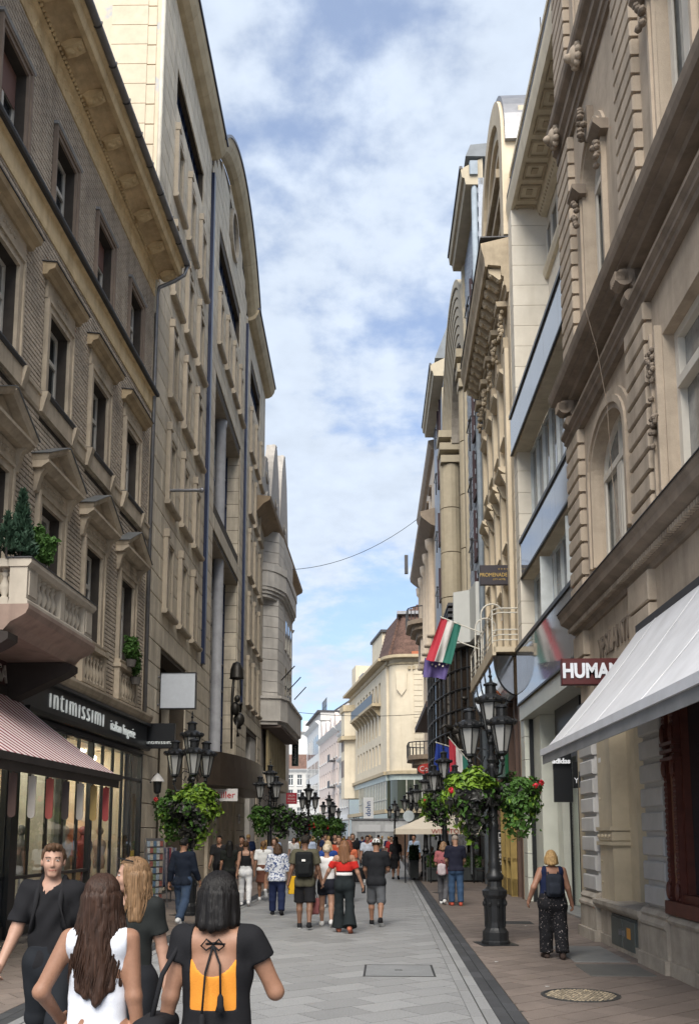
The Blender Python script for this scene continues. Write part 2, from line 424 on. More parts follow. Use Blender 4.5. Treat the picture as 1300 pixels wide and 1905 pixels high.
slabs('drain_block', dsl, XL-0.265, XL-0.006, 3, 60, 0.26, 0.5, R(90), M_basalt, 90, gap=0.008)
slabs('drain_block', dsr, XR+0.006, XR+0.265, 3, 60, 0.26, 0.5, R(90), M_basalt, 90, gap=0.008)
swl = sheet('pavement', -14, XL-0.27, -8, 140, -0.0126, M_joint); swr = sheet('pavement', XR+0.27, 12, -8, 140, -0.0126, M_joint)
PLATES = [(2.68,3.46,13.45,15.3), (2.62,3.46,12.15,13.2)]
hol = [(p[0]-.15,p[1]+.15,p[2]-.15,p[3]+.15) for p in PLATES]+[(1.72,2.66,10.25,11.2)]
slabs('paver', swr, XR+0.275, 4.6, 5, 42, 0.34, 0.5, R(40), M_brownpave, 300)
slabs('paver', swl, -6.75, XL-0.275, 5, 42, 0.34, 0.5, R(40), M_brownpave, 200)
part('far_paving', MB().quad((XR+.275,42,-.002),(12,42,-.002),(12,139,-.002),(XR+.275,139,-.002)), M_brownpave, swr)
part('far_paving', MB().quad((-14,42,-.002),(XL-.275,42,-.002),(XL-.275,139,-.002),(-14,139,-.002)), M_brownpave, swl)
for p, c in zip(PLATES, ((0.17,0.17,0.165),(0.10,0.098,0.092))):
    part('stone_plate', MB().cbox(0,p[1]-p[0],0,0.02,0,p[3]-p[2],0.006).xform(Matrix.Rotation(-math.pi/2,4,'X')), mat('plate_stone_%d'%int(c[0]*100), c, 0.7, mott=0.15, dirt=0.4, dirtcol=(0.07,0.065,0.06)), swr, (p[0],p[2],-0.012))
# round cover filled with cobbles
cm = MB().lathe(2.19, 10.73, [(0.0,-0.012),(0.44,-0.012),(0.44,0.008),(0.41,0.008),(0.41,0.004),(0.0,0.004)], 48, cap=False)
man = part('manhole_cover', cm, M_castiron, swr)
cob = MB()
for i in range(-9, 10):
    for j in range(-9, 10):
        x, y = i*0.044+(0.022 if j % 2 else 0), j*0.044
        if math.hypot(x, y) < 0.39:
            r_ = 0.018+0.003*random.random(); cob.k = random.choice((0,0,1))
            cob.ball((2.19+x+0.006*random.random(), 10.73+y+0.006*random.random(), 0.004), (r_, r_, 0.009), 6, 4)
part('cobbles', cob, [mat('cobble', (0.17,0.14,0.10), 0.7, var=0.5, vscale=60), mat('cobble_light', (0.28,0.23,0.16), 0.7, var=0.4, vscale=60)], man, kind='stuff')
# a dark cast plate further back and bits of litter
part('gully_cover', MB().box(2.3,3.0,-19.6,-19.0,-0.012,0.005), M_castiron, swr)
lit = MB()
for x, y in ((2.02,16.2),(1.55,13.4),(1.9,11.3),(2.75,18.6)):
    lit.quad((x,y,0.004),(x+.05,y+.01,0.006),(x+.045,y+.04,0.004),(x-.005,y+.03,0.007))
part('litter', lit, plain('white_paper', (0.7,0.7,0.68)), swr, kind='stuff')

# ================================================================ LEFT: brick house with the shops
M_brick = mat('tan_brick', (0.56,0.475,0.38), 0.85, var=0.25, vscale=2.2, streak=0.3, dirtcol=(0.12,0.095,0.075), rand=0.28, bump=0.4, bscale=90)
M_mortar = mat('dark_mortar', (0.05,0.042,0.036), 0.95, var=0.3)
M_oldstone = mat('aged_stone', (0.47,0.395,0.30), 0.85, var=0.2, vscale=2.5, streak=0.45, dirt=0.4, dirtcol=(0.13,0.105,0.08), bump=0.35, bscale=50)
M_ochre = mat('ochre_plaster', (0.70,0.55,0.33), 0.85, var=0.18, vscale=2.0, streak=0.45, dirt=0.3, dirtcol=(0.26,0.16,0.07), bump=0.3, bscale=40)
M_ochredark = mat('ochre_stained', (0.60,0.46,0.28), 0.85, var=0.3, vscale=2.4, dirt=0.5, dirtcol=(0.16,0.09,0.04), bump=0.3, bscale=40)
M_zinc = mat('zinc', (0.22,0.22,0.23), 0.45, metal=0.6, var=0.2, bump=0.08)
M_white = mat('white_paint', (0.62,0.59,0.53), 0.5, var=0.1, dirt=0.25, dirtcol=(0.3,0.28,0.24))
M_blackp = plain('black_panel', (0.012,0.013,0.015), 0.35)
M_pane = glass_dark('window_glass')
M_curtain = mat('curtain_glass', (0.19,0.19,0.18), 0.06, var=0.45, vscale=5, bump=0.0, spec=0.8)
M_blind = mat('roller_blind', (0.16,0.085,0.07), 0.7, var=0.1)
M_clear = glass_clear('shop_glass')
M_lead = mat('dark_lead', (0.06,0.06,0.065), 0.55, metal=0.3)

L1 = facade_root('brick_building', 'tan brick tenement with pedimented windows, ochre cornice and two shops at street level', 'building', -6.74, 8.12, 0.015, 'L')
LEN1 = 16.0
COLS = [0.93, 3.5, 6.07, 8.64, 11.21, 13.78+0.43]
COLS = [14.2-2.57*k for k in range(5, -1, -1)]
rows1 = (6.02, 8.12); rows2 = (10.28, 12.05); rows3 = (14.2, 15.9)
WW = 1.06
opens = []
for c in COLS:
    for a, b in (rows1, rows2, rows3): opens.append((c-WW/2, c+WW/2, a, b))
wb = MB(); wall_grid(wb, 0, LEN1, 4.95, 18.0, opens, 0.0, 0.36)
part('wall', wb, M_mortar, L1)
part('back_wall', MB().box(0, LEN1, -9, -0.95, 4.1, 18.2), M_mortar, L1)
# bricks: everything except the window surrounds and the stone bands
keep = [(c-WW/2-0.24, c+WW/2+0.24, 5.0, 8.75) for c in COLS]+[(c-WW/2-0.24, c+WW/2+0.24, 9.75, 12.75) for c in COLS]+[(c-WW/2-0.2, c+WW/2+0.2, 14.1, 16.08) for c in COLS]
rects = piece_rects(0, LEN1-0.16, 5.02, 9.78, keep, 0.098, 0.26, 0.027)+piece_rects(0, LEN1-0.16, 10.24, 13.55, keep, 0.098, 0.26, 0.027)+piece_rects(0, LEN1-0.16, 14.14, 16.98, keep, 0.098, 0.26, 0.027)
def brick_order(r):
    y = 8.12+r[0]; z = r[2]
    if y < 12.6 or (5 < z < 6.2 and y < 16) : return 1e6+y
    return (y*y+(z-1.8)**2)+40
lay_pieces('brick', rects, -0.01, 0.022, M_brick, L1, 300, brick_order, jit=0.006)
part('corner_strip', MB().box(LEN1-0.15, LEN1, 0, 0.035, 5.0, 17.0), M_oldstone, L1)
# string courses
sc = MB(); sc.mould(0, LEN1, [(0,9.8),(0.05,9.8),(0.07,9.86),(0.07,10.12),(0.10,10.14),(0.10,10.2),(0,10.23)])
part('string_course', sc, M_oldstone, L1)
sc = MB(); sc.mould(0, LEN1, [(0,13.52),(0.05,13.52),(0.06,13.6),(0.06,13.98),(0.12,14.0)  ,(0.12,14.02),(0,14.02)])
part('frieze_band', sc, M_ochre, L1)
part('string_course', MB().mould(0, LEN1+0.02, [(0,14.02),(0.2,14.02),(0.22,14.07),(0.22,14.11),(0,14.14)]), M_lead, L1)
# frieze, egg and dart, coffered cove and gutter
part('frieze_band', MB().mould(0, LEN1, [(0,16.98),(0.05,16.98),(0.06,17.02),(0.04,17.06),(0.04,17.48),(0.10,17.52),(0.10,17.56),(0,17.56)]), M_ochre, L1)
orn = MB()
for i in range(260):
    x = random.uniform(0.1, LEN1-0.1); z = 17.1+0.34*random.random(); r_ = random.uniform(0.02, 0.05)
    orn.ball((x, -0.04, z), (r_*1.4, 0.02, r_), 6, 4)
part('frieze_ornament', orn, M_ochre, L1, kind='stuff')
egg = MB()
for i in range(int(LEN1/0.11)): egg.ball((0.06+i*0.11, -0.12, 17.60), (0.042, 0.045, 0.05), 6, 4)
part('egg_moulding', egg, M_ochre, L1, kind='stuff')
part('cornice', MB().mould(0, LEN1+0.05, [(0,17.63),(0.14,17.63),(0.2,17.68),(0.30,17.74),(0.46,17.78),(0.62,17.79),(0.62,17.72),(0.70,17.72),(0.72,17.8),(0.74,17.95),(0.82,18.02),(0.82,18.06),(0,18.2)]), M_ochredark, L1)
part('cornice_fascia', MB().mould(0, LEN1+0.06, [(0.615,17.70),(0.72,17.70),(0.75,17.78),(0.76,17.95),(0.83,18.0),(0.83,18.03),(0.615,18.03)]), M_ochre, L1)
for i in range(13):                                             # modillion blocks with a leaf drop between
    x = 0.6+i*1.28
    mo = MB(); mo.mould(x-0.14, x+0.14, [(0.14,17.64),(0.22,17.56),(0.4,17.6),(0.58,17.70),(0.60,17.76),(0.14,17.76)])
    mo.ball((x, -0.3, 17.58), (0.10, 0.12, 0.05), 8, 5); mo.ball((x, -0.5, 17.66), (0.08, 0.07, 0.05), 8, 5)
    part('modillion', mo, M_ochre, L1)
gut = MB(); n = 10
pr = [(0.90+0.085*math.cos(R(180+180*i/n)), 18.06+0.09*math.sin(R(180+180*i/n))) for i in range(n+1)]
pr += [(0.90+0.075*math.cos(R(360-180*i/n)), 18.065+0.078*math.sin(R(360-180*i/n))) for i in range(n+1)]
gut.mould(0, LEN1+0.1, pr); gutter = part('gutter', gut, M_zinc, L1)
for i in range(17):
    x = 0.3+i*0.98
    part('gutter_bracket', MB().mould(x-0.015, x+0.015, [(a*1.0+(0.012 if a > .9 else -0.012), z-0.012) for a, z in pr[:n+1]]+[(0.80,18.10),(1.0,18.10)][::-1]), M_lead, gutter)
part('downpipe', MB().tube([(LEN1+0.02,-0.90,17.98),(LEN1+0.02,-0.84,17.72),(LEN1-0.03,-0.55,17.5),(LEN1-0.07,-0.14,17.3),(LEN1-0.07,-0.09,17.1),(LEN1-0.07,-0.09,5.0)], 0.055, 8), M_zinc, L1, smooth=True)
part('roof', MB().mould(0, LEN1, [(0.8,18.06),(-5,21.0),(-9,21.0),(-9,18.1)]), mat('brown_tile', (0.14,0.08,0.055), 0.85), L1)

# windows: surround, sill, frame, panes, and the hood of each storey
def surround(w_, h, t=0.2, p=0.07, top=True):
    b = MB()
    for s in (-1, 1):
        x = s*(w_/2+t/2)
        b.box(x-t/2, x+t/2, 0, p, 0, h+(t if top else 0)); b.box(x-t/2+(0 if s < 0 else t-0.06), x-t/2+(0.06 if s < 0 else t), p, p+0.035, 0, h+(t if top else 0))
    if top: b.box(-w_/2, w_/2, 0, p, h, h+t); b.box(-w_/2-t+.06, w_/2+t-.06, p, p+0.035, h+t-.06, h+t)
    return b
M_browner = mat('brown_frame_stone', (0.24,0.185,0.145), 0.8, var=0.15, streak=0.3, dirtcol=(0.06,0.045,0.035))
M_reveal = mat('window_reveal', (0.22,0.19,0.165), 0.8, var=0.2)
h1, h2, h3 = rows1[1]-rows1[0], rows2[1]-rows2[0], rows3[1]-rows3[0]
def leaf_frieze(b, w_, z, o, n=9):
    for i in range(n):
        x = -w_/2+(i+0.5)*w_/n
        b.arch(x, z, 0.035, 0.055, 20, 300, o, o+0.02, 6); b.ball((x, -o-0.01, z), (0.02,0.02,0.02), 6, 4)
P1 = dict(surround=surround(WW, h1).mesh('surround', M_oldstone))
fr = MB(); fr.box(-0.78,0.78,0,0.07,h1+0.2,h1+0.52); leaf_frieze(fr, 1.3, h1+0.36, 0.07)
P1['frieze'] = fr.mesh('frieze', M_oldstone)
pd = MB(); zb = h1+0.54; pw, ph = 0.98, 0.62
pd.mould(-pw, pw, [(0,zb),(0.2,zb),(0.3,zb+0.08),(0.34,zb+0.1),(0.34,zb+0.16),(0,zb+0.16)])
pd.poly([(-pw+0.1,zb+0.16),(pw-0.1,zb+0.16),(0,zb+ph)], 0.0, 0.12)
for s in (-1, 1):
    L_ = math.hypot(pw, ph-0.1)
    st = len(pd.v); pd.mould(0, L_+0.02, [(0,0),(0.3,0),(0.34,0.05),(0.36,0.12),(0,0.12)])
    ang = math.atan2(ph-0.1, pw)
    Mx = Matrix.Translation((-pw, 0, zb+0.13)) @ Matrix.Rotation(-ang, 4, 'Y')
    if s > 0: Mx = Matrix.Diagonal((-1,1,1,1)) @ Mx
    pd.xform(Mx, st)
for s in (-1, 1): pd.mould(s*0.82-0.07, s*0.82+0.07, [(0,zb-0.45),(0.08,zb-0.42),(0.16,zb-0.1),(0.24,zb),(0,zb)])
orn_ = MB().ball((0,-0.14,zb+0.28),(0.1,0.05,0.09),8,6)
P1['pediment'] = pd.mesh('pediment', M_oldstone)
zl = MB()
for s in (-1, 1):
    st = len(zl.v); zl.box(0, math.hypot(pw+.03,ph-.1)+.04, 0, 0.385, 0.12, 0.135)
    Mx = Matrix.Translation((-pw-.03, 0, zb+0.13)) @ Matrix.Rotation(-math.atan2(ph-.1,pw+.03), 4, 'Y')
    zl.xform(Matrix.Diagonal((-1,1,1,1)) @ Mx if s > 0 else Mx, st)
P1['lead_flashing'] = zl.mesh('lead_flashing', mat('lead_sheet', (0.16,0.165,0.165), 0.5, metal=0.3, var=0.2))
P2 = dict(surround=surround(WW, h2).mesh('surround', M_oldstone))
fr = MB(); fr.box(-0.75,0.75,0,0.07,h2+0.2,h2+0.56); leaf_frieze(fr, 0.6, h2+0.38, 0.07, 4)
P2['frieze'] = fr.mesh('frieze', M_oldstone)
hd = MB().mould(-0.95, 0.95, [(0,h2+0.56),(0.12,h2+0.56),(0.16,h2+0.64),(0.27,h2+0.68),(0.3,h2+0.78),(0,h2+0.82)])
P2['hood'] = hd.mesh('hood', mat('hood_stone', (0.44,0.34,0.215), 0.85, streak=0.4, dirt=0.3, dirtcol=(0.1,0.075,0.05)))
P2['lead_flashing'] = MB().mould(-0.98, 0.98, [(0,h2+0.835),(0.32,h2+0.795),(0.32,h2+0.78),(0,h2+0.82)]).mesh('lead_flashing', M_lead)
bal = MB().box(-0.72,0.72,0.07,0.12,-0.46,-0.08)
for s in (-1,1): bal.mould(s*0.8-0.08, s*0.8+0.08, [(0.05,-0.46),(0.12,-0.46),(0.2,-0.15),(0.22,-0.06),(0.05,-0.06)])
P2['apron'] = bal.mesh('apron', M_oldstone)
P3 = dict(surround=surround(WW, h3, 0.15, 0.05).mesh('surround', M_browner))
P3['lintel_cap'] = MB().mould(-0.72, 0.72, [(0,h3+0.15),(0.1,h3+0.15),(0.12,h3+0.2),(0,h3+0.22)]).mesh('lintel_cap', mat('grey_cap', (0.3,0.3,0.3), 0.6))
for P, h in ((P1,h1),(P2,h2),(P3,h3)):
    P['sill'] = MB().mould(-WW/2-0.24, WW/2+0.24, [(-0.2,-0.09),(0.14,-0.09),(0.17,-0.03),(0.17,0.0),(-0.2,0.02)]).mesh('sill', M_lead if P is not P1 else M_oldstone)
    P['reveal'] = MB().box(-WW/2, WW/2, -0.36, -0.34, 0, h).mesh('reveal', M_reveal)
frame1 = sash(WW, h1, 0.075, 0.66, True, -0.2).xform(Matrix.Translation((-WW/2,0,0))).mesh('frame', M_white)
frame2 = sash(WW, h2, 0.075, 0.62, True, -0.2).xform(Matrix.Translation((-WW/2,0,0))).mesh('frame', M_white)
frame3 = sash(WW, h3, 0.07, 0.6, True, -0.2).xform(Matrix.Translation((-WW/2,0,0))).mesh('frame', M_white)
def put_window(bld, P, frame, w_, h, x, z, glass=None, kind='window', o=-0.23, blind=0.0):
    wn = part(kind, frame, None, bld, (x, 0, z))
    for k_, me in P.items(): part(k_, me, None, wn)
    part('pane', MB().box(-w_/2+0.03, w_/2-0.03, o-0.01, o, 0.03, h-0.03), glass or M_pane, wn)
    if blind: part('blind', MB().box(-w_/2+0.06, w_/2-0.06, o+0.05, o+0.06, h*(1-blind), h-0.05), M_blind, wn)
    return wn
for i, c in enumerate(COLS):
    put_window(L1, P1, frame1, WW, h1, c, rows1[0], M_curtain if i % 2 else M_pane)
    put_window(L1, P2, frame2, WW, h2, c, rows2[0], M_curtain if i in (1,2,5) else M_pane)
    put_window(L1, P3, frame3, WW, h3, c, rows3[0], M_pane, blind=(0, 0, 0.45, 0, 0.4, 0)[i])
# balustrade panels under the first floor windows and the shop cornice
part('shop_cornice', MB().mould(0, LEN1+0.05, [(0,4.74),(0.2,4.74),(0.26,4.8),(0.3,4.9),(0.3,4.95),(0.1,5.0),(0,5.02)]), M_oldstone, L1)
def baluster(b, x, y, z0, h, r=0.07, seg=8):
    b.lathe(x, y, [(r*0.75,z0),(r*0.75,z0+0.06*h),(r*0.45,z0+0.12*h),(r,z0+0.33*h),(r*0.85,z0+0.45*h),(r*0.42,z0+0.66*h),(r*0.42,z0+0.72*h),(r*0.75,z0+0.82*h),(r*0.45,z0+0.88*h),(r*0.75,z0+0.93*h),(r*0.75,z0+h)], seg)
bmesh_ = MB(); baluster(bmesh_, 0, 0, 0, 0.62); BALU = bmesh_.mesh('baluster', M_oldstone, True)
for c in COLS:
    if 4.3 < c < 7.6: continue
    pn = part('balustrade_panel', MB().box(c-0.78,c+0.78,-0.02,0.03,5.06,5.84).box(c-0.84,c+0.84,0.0,0.2,5.82,5.92).box(c-0.80,c-0.64,0.03,0.16,5.04,5.82).box(c+0.64,c+0.80,0.03,0.16,5.04,5.82).box(c-0.64,c+0.64,0.03,0.16,5.04,5.10), M_oldstone, L1)
    for k in range(6): part('baluster', BALU, None, pn, (c-0.53+k*0.212, -0.09, 5.1))
# the stone balcony
M_balc = mat('balcony_stone', (0.47,0.42,0.35), 0.8, var=0.12, streak=0.4, dirtcol=(0.2,0.16,0.13))
bc0, bc1, bo = 4.62, 7.38, 1.5
bslab = MB().mould(bc0-0.05, bc1+0.12, [(0,4.72),(1.2,4.72),(1.3,4.84),(1.42,4.9),(1.52,4.96),(1.56,5.04),(1.56,5.1),(0,5.1)])
balc = part('balcony', bslab, mat('balcony_slab', (0.30,0.22,0.18), 0.85, streak=0.5, dirt=0.4, dirtcol=(0.12,0.08,0.07)), L1)
rail = MB()
rail.mould(bc0-0.05, bc1+0.08, [(bo-0.28,5.66),(bo+0.02,5.66),(bo+0.07,5.72),(bo+0.07,5.78),(bo-0.3,5.78)])
rail.mould(bc0-0.03, bc1+0.05, [(bo-0.26,5.1),(bo+0.03,5.1),(bo+0.03,5.16),(bo,5.2),(bo-0.24,5.2)])
for xa in (bc0-0.05, bc1-0.22): rail.box(xa, xa+0.3, 0.0, bo-0.26, 5.66, 5.78); rail.box(xa+.02, xa+0.28, 0.0, bo-0.26, 5.1, 5.2)
part('handrail', rail, M_balc, balc)
for xa, xb in ((bc0-0.03, bc0+0.36), (bc0+1.32, bc0+1.48), (bc1-0.34, bc1+0.05)):
    pr_ = MB().box(xa, xb, bo-0.25, bo+0.01, 5.2, 5.66); pr_.box(xa+0.06, xb-0.06, bo+0.01, bo+0.025, 5.25, 5.61) if xb-xa > .3 else None
    part('pier', pr_, M_balc, balc)
bm2 = MB(); baluster(bm2, 0, 0, 0, 0.47, 0.085, 10); BAL2 = bm2.mesh('baluster', M_balc, True)
for a, b in ((bc0+0.38, bc0+1.30), (bc0+1.50, bc1-0.36)):
    for k in range(5): part('baluster', BAL2, None, balc, (a+(k+0.5)*(b-a)/5, -(bo-0.11), 5.2))
for k in range(5): part('baluster', BAL2, None, balc, (bc1-0.08, -(0.25+k*0.22), 5.2))
for k in range(5): part('baluster', BAL2, None, balc, (bc0+0.1, -(0.25+k*0.22), 5.2))
M_dkwood = mat('dark_timber', (0.035,0.028,0.025), 0.75, var=0.3)
for xa in (bc0+0.02, bc1-0.2):
    part('bracket', MB().mould(xa-0.12, xa+0.22, [(0,3.95),(0.12,4.0),(1.18,4.50),(1.3,4.58),(1.3,4.68),(1.1,4.715),(0,4.715)]), M_dkwood, balc)
part('lead_flashing', MB().box(bc0-0.07, bc1+0.1, bo-0.31, bo+0.08, 5.782, 5.80), M_lead, balc)

# clothing shop: black fascia, glazed front, lit interior
M_shopfloor = mat('shop_floor', (0.30,0.25,0.2), 0.4)
M_warmwall = mat('warm_wall', (0.72,0.62,0.48), 0.8, var=0.12)
M_lamp = plain('lamp_glow', (1.0,0.91,0.76), emit=15.0)  # also the glow of the panels added to brighten both shops
S0, S1 = 8.0, 16.0
shop = MB()
shop.box(0, LEN1+0.02, -0.4, 0.14, 4.06, 4.74); shop.mould(S0, LEN1+0.1, [(0.14,4.0),(0.22,4.02),(0.24,4.09),(0.24,4.12),(0.14,4.12)]); shop.mould(S0, LEN1+0.1, [(0.14,4.66),(0.24,4.66),(0.24,4.73),(0.14,4.74)])
shop.box(0, LEN1, -0.4, 0.08, 3.9, 4.0)
fascia = part('shop_fascia', shop, M_blackp, L1)
M_letter = plain('white_letter', (0.80,0.84,0.82), 0.4, emit=0.12)
lettering('ıntımıssımı', 0.66, M_letter, fascia, 10.75, 4.42, 0.15, 0.02, spacing=1.25, narrow=0.92, bold=-0.012)
lettering('italian lingerie', 0.36, M_letter, fascia, 13.9, 4.33, 0.15, 0.02, narrow=0.9, bold=-0.006, spacing=1.08)
fr_ = MB(); ms = [S0, 8.75, 9.6, 10.45, 11.3, 12.05, 12.9, 13.65, 14.4, 15.15, LEN1-0.04]
for x in ms: fr_.box(x-0.022, x+0.022, -0.05, 0.02, 0.28, 3.9)
for x in (S0, 12.05, LEN1-0.04): fr_.box(x-0.06, x+0.06, -0.06, 0.06, 0.05, 3.95)
for za, zb_ in ((0.22,0.32),(3.17,3.24),(3.84,3.92)): fr_.box(S0, LEN1, -0.05, 0.04, za, zb_)
fr_.box(S0, 12.0, -0.05, 0.04, 1.0, 1.06)
front = part('shop_window', fr_, M_blackp, L1)
for a, b in zip(ms[:-1], ms[1:]):
    for za, zb_ in ((0.32,3.17),(3.24,3.84)): part('pane', MB().box(a+0.035, b-0.035, -0.012, 0.0, za, zb_), M_clear, front)
part('stall_riser', MB().box(0, LEN1, -0.35, 0.06, 0.0, 0.22), mat('riser_stone', (0.07,0.065,0.06), 0.5), L1)
inn = MB().box(0, LEN1-0.05, -3.6, -3.5, 0, 4.0); inn.box(0,0.1,-3.5,-0.2,0,4.0); inn.box(LEN1-0.1,LEN1-0.02,-3.5,-0.4,0,4.0); inn.box(7.78,7.86,-3.5,-0.4,0,4.0); inn.box(0,LEN1,-3.6,-0.1,3.98,4.04)
part('shop_interior', inn, M_warmwall, L1)
part('shop_floor', MB().box(0, LEN1, -3.6, -0.1, 0.0, 0.16), M_shopfloor, L1)
part('orange_counter', MB().box(12.2, 15.8, -1.9, -1.3, 1.25, 1.95), plain('orange_panel', (0.75,0.20,0.06), 0.5), L1)
part('display_column', MB().cbox(11.55, 12.35, -1.5, -0.6, 0.16, 3.9, 0.04), mat('pale_column', (0.50,0.47,0.42), 0.6), L1)
for k in range(7):
    part('ceiling_lamp', MB().ball((8.6+k*1.1, 1.0+0.7*(k % 2), 3.75-0.25*(k % 3)), 0.07, 10, 7), M_lamp, L1, smooth=True)
def bust(x, o, z, m):
    b = MB(); b.lathe(x, -o, [(0.07,z),(0.03,z+0.05),(0.025,z+0.75),(0.13,z+0.78),(0.16,z+0.95),(0.12,z+1.12),(0.17,z+1.32),(0.16,z+1.45),(0.06,z+1.53),(0.05,z+1.62)], 12)
    b.ball((x,-o,z+1.72),(0.08,0.1,0.115),10,7); return b
for k, (x, o) in enumerate(((13.1,-0.9),(13.9,-0.75),(14.7,-0.95),(15.3,-0.8),(9.6,-0.8),(10.6,-0.9))):
    part('mannequin', bust(x, o, 0.16, None), plain('mannequin_%d' % (k % 3), ((0.5,0.36,0.28),(0.35,0.06,0.06),(0.12,0.12,0.13))[k % 3], 0.5), L1, smooth=True)
for k in range(4):
    part('clothes_rail', MB().tube([(9.0+k*1.6,1.9,1.5),(10.2+k*1.6,1.9,1.5)],0.015,6).box(9.05+k*1.6,10.15+k*1.6,-2.1,-1.75,0.75,1.48), mat('folded_cloth_%d' % (k % 2), ((0.16,0.10,0.09),(0.40,0.34,0.28))[k % 2], 0.9, var=0.6, vscale=14), L1)
# ice cream shop beside it
ice = MB()
for x in (2.4, 3.3, 4.2, 5.1, 6.0, 6.9, 7.7): ice.box(x-0.025, x+0.025, -0.05, 0.025, 0.28, 3.3)
ice.box(2.3, 7.8, -0.06, 0.06, 3.3, 3.95); ice.box(2.3, 7.8, -0.05, 0.04, 0.22, 0.32); ice.box(2.3, 7.8, -0.05, 0.04, 1.02, 1.08)
ice.box(5.0,5.3,-0.1,0.25,0,3.3); ice.box(0,2.3,-0.3,0.1,0,4.0); ice.box(7.7,8.0,-0.1,0.12,0.0,4.0)
icef = part('shop_window', ice, M_blackp, L1, label='dark framed ice cream shop window under the striped awning')
for x in (2.4, 3.3, 4.2, 5.1, 6.0, 6.9): part('pane', MB().box(x+0.035, x+0.86, -0.012, 0.0, 0.3, 3.3), M_clear, icef)

for k in range(6): part('added_glow_panel', MB().box(8.4+k*1.25, 9.2+k*1.25, -1.6, -1.3, 3.93, 3.97), M_lamp, L1)  # glowing panels added to brighten the clothing shop interior
for k in range(5): part('added_glow_panel', MB().box(2.6+k*1.05, 3.2+k*1.05, -1.5, -1.2, 3.93, 3.97), M_lamp, L1)  # more added panels, brightening the ice cream shop from inside
part('ice_cream_counter', MB().cbox(2.6, 7.4, -1.6, -0.5, 0.16, 1.2, 0.02), mat('pale_counter', (0.55,0.53,0.5), 0.4), L1)

# ================================================================ LEFT: beige stone building with the arched gable
M_beige = mat('beige_limestone', (0.60,0.525,0.41), 0.8, var=0.14, vscale=0.9, streak=0.42, dirt=0.32, dirtcol=(0.16,0.125,0.09), rand=0.07, bump=0.25, bscale=30, mott=0.06, mscale=40)
M_beigejoint = mat('dark_joint', (0.07,0.055,0.04), 0.9)
M_trim = mat('trim_stone', (0.43,0.365,0.28), 0.8, var=0.12, streak=0.35, dirtcol=(0.12,0.095,0.07))
M_cove = mat('cove_render', (0.47,0.385,0.255), 0.85, var=0.12, vscale=1.2, streak=0.2, dirt=0.35, dirtcol=(0.18,0.135,0.08))
M_bluemetal = plain('blue_metal', (0.012,0.02,0.055), 0.35, metal=0.2)
M_bluepane = glass_dark('blue_glass', (0.02,0.03,0.05), 1.0)
M_greycol = mat('grey_column_stone', (0.36,0.36,0.375), 0.6, var=0.2, vscale=2.5, streak=0.3, dirtcol=(0.15,0.15,0.16))
L2 = facade_root('limestone_building', 'tall beige stone building with punched windows and an arched gable with oval window', 'building', -6.5, 24.12, -0.024, 'L')
LEN2 = 28.5
lv = [(8.42+3.35*k, 10.58+3.35*k) for k in range(5)]
ca = [2.70, 4.85, 7.0]; cc = [22.15, 24.35, 26.55]; cmid = [11.45, 13.55, 15.65, 17.75]
W2 = 1.12; op = []
wins2 = [(c, a) for c in ca for a, _ in lv]+[(c, a) for c in cc for a, _ in lv]+[(c, lv[4][0]) for c in cmid]
for c, a in wins2: op.append((c-W2/2, c+W2/2, a, a+2.16))
bigw = [(2.05, 6.9, 25.05, 26.35), (10.7, 17.1, 25.05, 26.5), (21.35, 25.8, 25.05, 26.5)]
rec = [(10.5, 18.0, 14.95, 19.95), (10.5, 18.0, 4.7, 13.6)]
door = [(1.95, 5.8, 0.0, 7.1), (21.7, 26.5, 0.0, 7.0)]
grv = [(8.5, 8.86, 8.0, 28.0), (19.25, 19.5, 8.0, 28.0)]
op += bigw+rec+door+grv
wb = MB(); wall_grid(wb, 0, LEN2, 0, 28.3, op, -0.02, 0.5)
# arched gable wall above the eave line
AC, AZ, AR = 14.3, 23.15, 7.75
def arc_pts(r, a0, a1, n): return [(AC+r*math.sin(R(a0+(a1-a0)*i/n)), AZ+r*math.cos(R(a0+(a1-a0)*i/n))) for i in range(n+1)]
gp = arc_pts(AR, 47, -47, 24)
wb.poly([(p[0], max(p[1], 28.3)) for p in gp][:1]+[p for p in gp if p[1] > 28.32]+[(gp[-1][0], 28.3)], -0.5, -0.02)
part('wall', wb, M_beigejoint, L2)
part('back_wall', MB().box(0, LEN2, -12, -0.75, 0, 28.5), M_beigejoint, L2)
# stone panels
oval = (13.2, 15.6, 27.95, 30.3)
rects = piece_rects(0.0, LEN2, 0.0, 28.28, op, 0.655, 1.45, 0.022, 0.5)
def arch_cut(r):                                               # rows of the gable cut to the curve
    return r
for r in piece_rects(8.7, 19.9, 28.3, 30.85, [oval], 0.64, 1.4, 0.022, 0.5):
    zt = r[3]; half = math.sqrt(max(0, AR**2-(zt-AZ)**2))
    a, b = max(r[0], AC-half), min(r[1], AC+half)
    if b-a > 0.1: rects.append((a, b, r[2], r[3]))
lay_pieces('stone_panel', rects, -0.03, 0.02, M_beige, L2, 300, lambda r: (24.1+r[0])**2+(r[2]-1.8)**2+(900 if r[2] < 4.5 else 0), chamfer=0.012, jit=0.004, rest_name='stone_panels')
